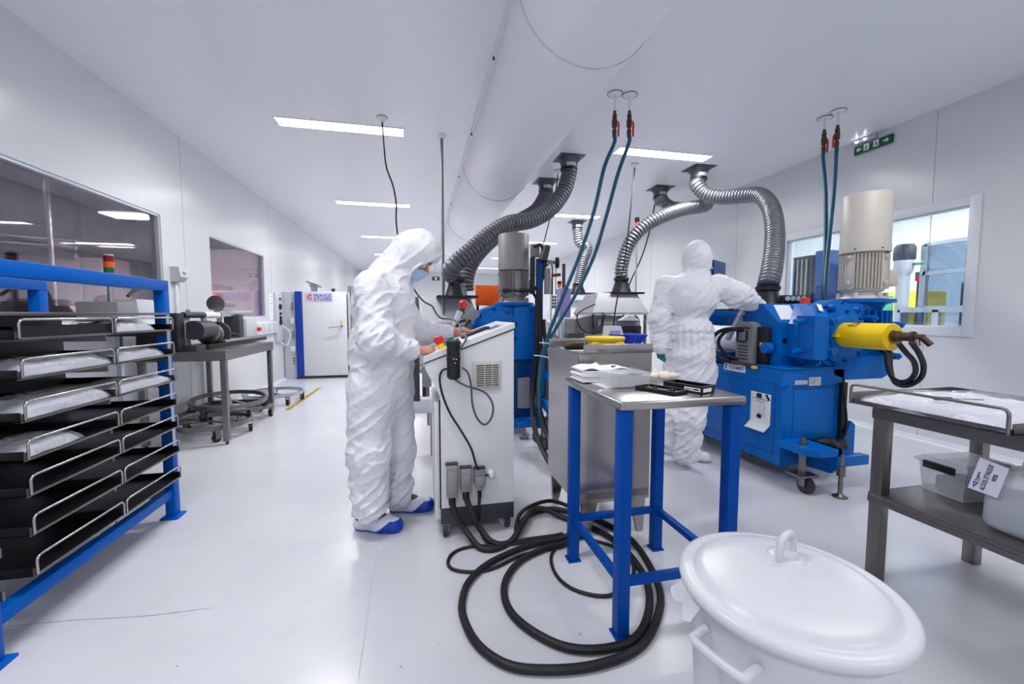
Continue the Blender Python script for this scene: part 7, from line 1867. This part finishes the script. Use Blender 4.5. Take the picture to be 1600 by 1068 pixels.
# bench with glassware and instruments far behind
t = thing('lab_bench', 'long pale laboratory bench deep in the room behind the teal hoses', 'bench', (1.9, 6.5, 0))
MB().box(1.15, 2.15, 6.2, 6.9, 0.88, 0.92, 0.004).build('top', M['grey'], t)
for x in (1.18, 2.09):
    for y in (6.23, 6.85): MB().box(x, x + 0.04, y, y + 0.04, 0, 0.88).build('leg', M['alu'], t)
MB().box(1.2, 2.1, 6.25, 6.85, 0.3, 0.33).build('shelf', M['alu'], t)
MB().box(1.3, 2.0, 6.3, 6.8, 0.33, 0.75, 0.01).build('dark_store', M['dark'], t)
rs = random.Random(4)
for i in range(9):
    x = 1.22 + 0.1 * i; h = rs.uniform(0.10, 0.26)
    tag(MB().lathe([(0.032, 0), (0.035, 0.005), (0.035, h * 0.7), (0.014, h * 0.85), (0.014, h)], (x, 6.35 + 0.06 * (i % 3), 0.921), 14).build('bottle', M['frosted']),
        'small cloudy bottle on the far lab bench, %s from the left' % ('first', 'second', 'third', 'fourth', 'fifth', 'sixth', 'seventh', 'eighth', 'ninth')[i], 'bottle', 'bottles on the far lab bench')
t = thing('instrument_rack', 'slim instrument panel with dark round dials on a stand behind the teal hoses', 'panel', (1.6, 5.9, 0))
p, q = aty(861, 460, 6.0), aty(870, 482, 6.0)
MB().box(p.x, q.x, 6.0, 6.06, q.z, p.z, 0.006).build('panel', M['lightgrey'], t)
for i in range(4):
    for j in range(2):
        c_ = Vector((p.x + (q.x - p.x) * (0.3 + 0.42 * j), 6.0, q.z + (p.z - q.z) * (0.15 + 0.23 * i)))
        MB().cyl(c_, c_ - Vector((0, 0.01, 0)), 0.014, n=10).build('dial', M['black'], t)
for x in (p.x + 0.01, q.x - 0.01): MB().cyl((x, 6.03, 0), (x, 6.03, 2.05 if x > p.x + 0.03 else 1.8), 0.009, n=8).build('stand', M['grey'], t)
cable('bent_wire', [aty(855, 415, 6.0), aty(860, 410, 6.0), aty(863, 420, 6.0), aty(863, 460, 6.0)], 0.01, M['rubber'], t)
def sig(label, px, y0, y1, yw, cols):
    p, q = aty(px, y0, yw), aty(px, y1, yw)
    t = thing('signal_tower', label, 'signal light', (p.x, yw, 0))
    MB().cyl((p.x, yw, 0), (p.x, yw, q.z), 0.014, n=8).build('pole', M['alu'], t)
    n = len(cols)
    for i, (cn, m) in enumerate(cols):
        za = p.z + (q.z - p.z) * (n - i) / n; zb_ = p.z + (q.z - p.z) * (n - i - 1) / n
        MB().cyl((p.x, yw, min(za, zb_)), (p.x, yw, max(za, zb_)), 0.035, n=14).build(cn, m, t)
sig('black and orange signal tower far behind the teal hoses', 874, 439, 449, 6.6, (('amber_lens', M['orange']), ('cap', M['black'])))
sig('black-capped red signal tower rising above the bend of the silver hose', 995.5, 340, 355, 5.9, (('red_lens', mat('lit_red', '#ff3a40', 0.4, emit=1.5)), ('cap', M['black'])))
t = thing('purple_unit', 'purple and white unit with dark mast in front of the far white hood', 'machine', (2.0, 6.9, 0))
p, q = aty(876, 450, 6.9), aty(892, 482, 6.9)
MB().box(p.x, q.x, 6.9, 7.2, 1.2, p.z, 0.01).build('upper', M['purple'], t)
MB().box(p.x - 0.02, q.x + 0.02, 6.88, 7.25, 0.5, 1.2, 0.01).build('lower', M['lightgrey'], t)
MB().box(p.x, q.x, 6.95, 7.2, 0, 0.5, 0.01).build('base', M['grey'], t)
a = aty(881, 412, 6.95); MB().cyl((a.x, 6.95, p.z), (a.x, 6.95, a.z), 0.03, n=10).build('mast', M['dark'], t)
# aluminium frame of a far line
t = thing('profile_frame', 'low aluminium profile frame of a far machine between the blue upright and the grey mill', 'frame', (1.5, 5.6, 0))
for x in (1.28, 1.5, 1.75, 1.95): MB().box(x, x + 0.04, 5.55, 5.59, 0, 1.12).build('post', M['alu_light'], t)
for z in (0.25, 0.75, 1.1): MB().box(1.28, 1.99, 5.56, 5.59, z, z + 0.04).build('rail', M['alu_light'], t)
# pale cabinets along the far right wall and far end
for i, (x0, x1, y0, y1, z, m, l) in enumerate(((4.2, 4.82, 10.0, 11.2, 1.1, 'lightgrey', 'low pale grey cabinet far along the right wall'), (-2.4, -1.7, 12.4, 13.4, 1.0, 'lightgrey', 'low pale cabinet far along the left wall'), (0.3, 1.3, 14.5, 15.2, 1.05, 'grey', 'grey machine cabinet far away in the middle of the room'))):
    t = thing('storage_cabinet', l, 'cabinet', ((x0 + x1) / 2, (y0 + y1) / 2, 0))
    MB().box(x0, x1, y0, y1, 0.08, z, 0.01).build('body', M[m], t); MB().box(x0 + 0.03, x1 - 0.03, y0 + 0.03, y1 - 0.03, 0, 0.08).build('plinth', M['dark'], t)
    MB().box(x0 + 0.02, (x0 + x1) / 2 - 0.005, y0 - 0.012, y0, 0.1, z - 0.02, 0.004).build('door', M[m], t); MB().box((x0 + x1) / 2 + 0.005, x1 - 0.02, y0 - 0.012, y0, 0.1, z - 0.02, 0.004).build('door', M[m], t)
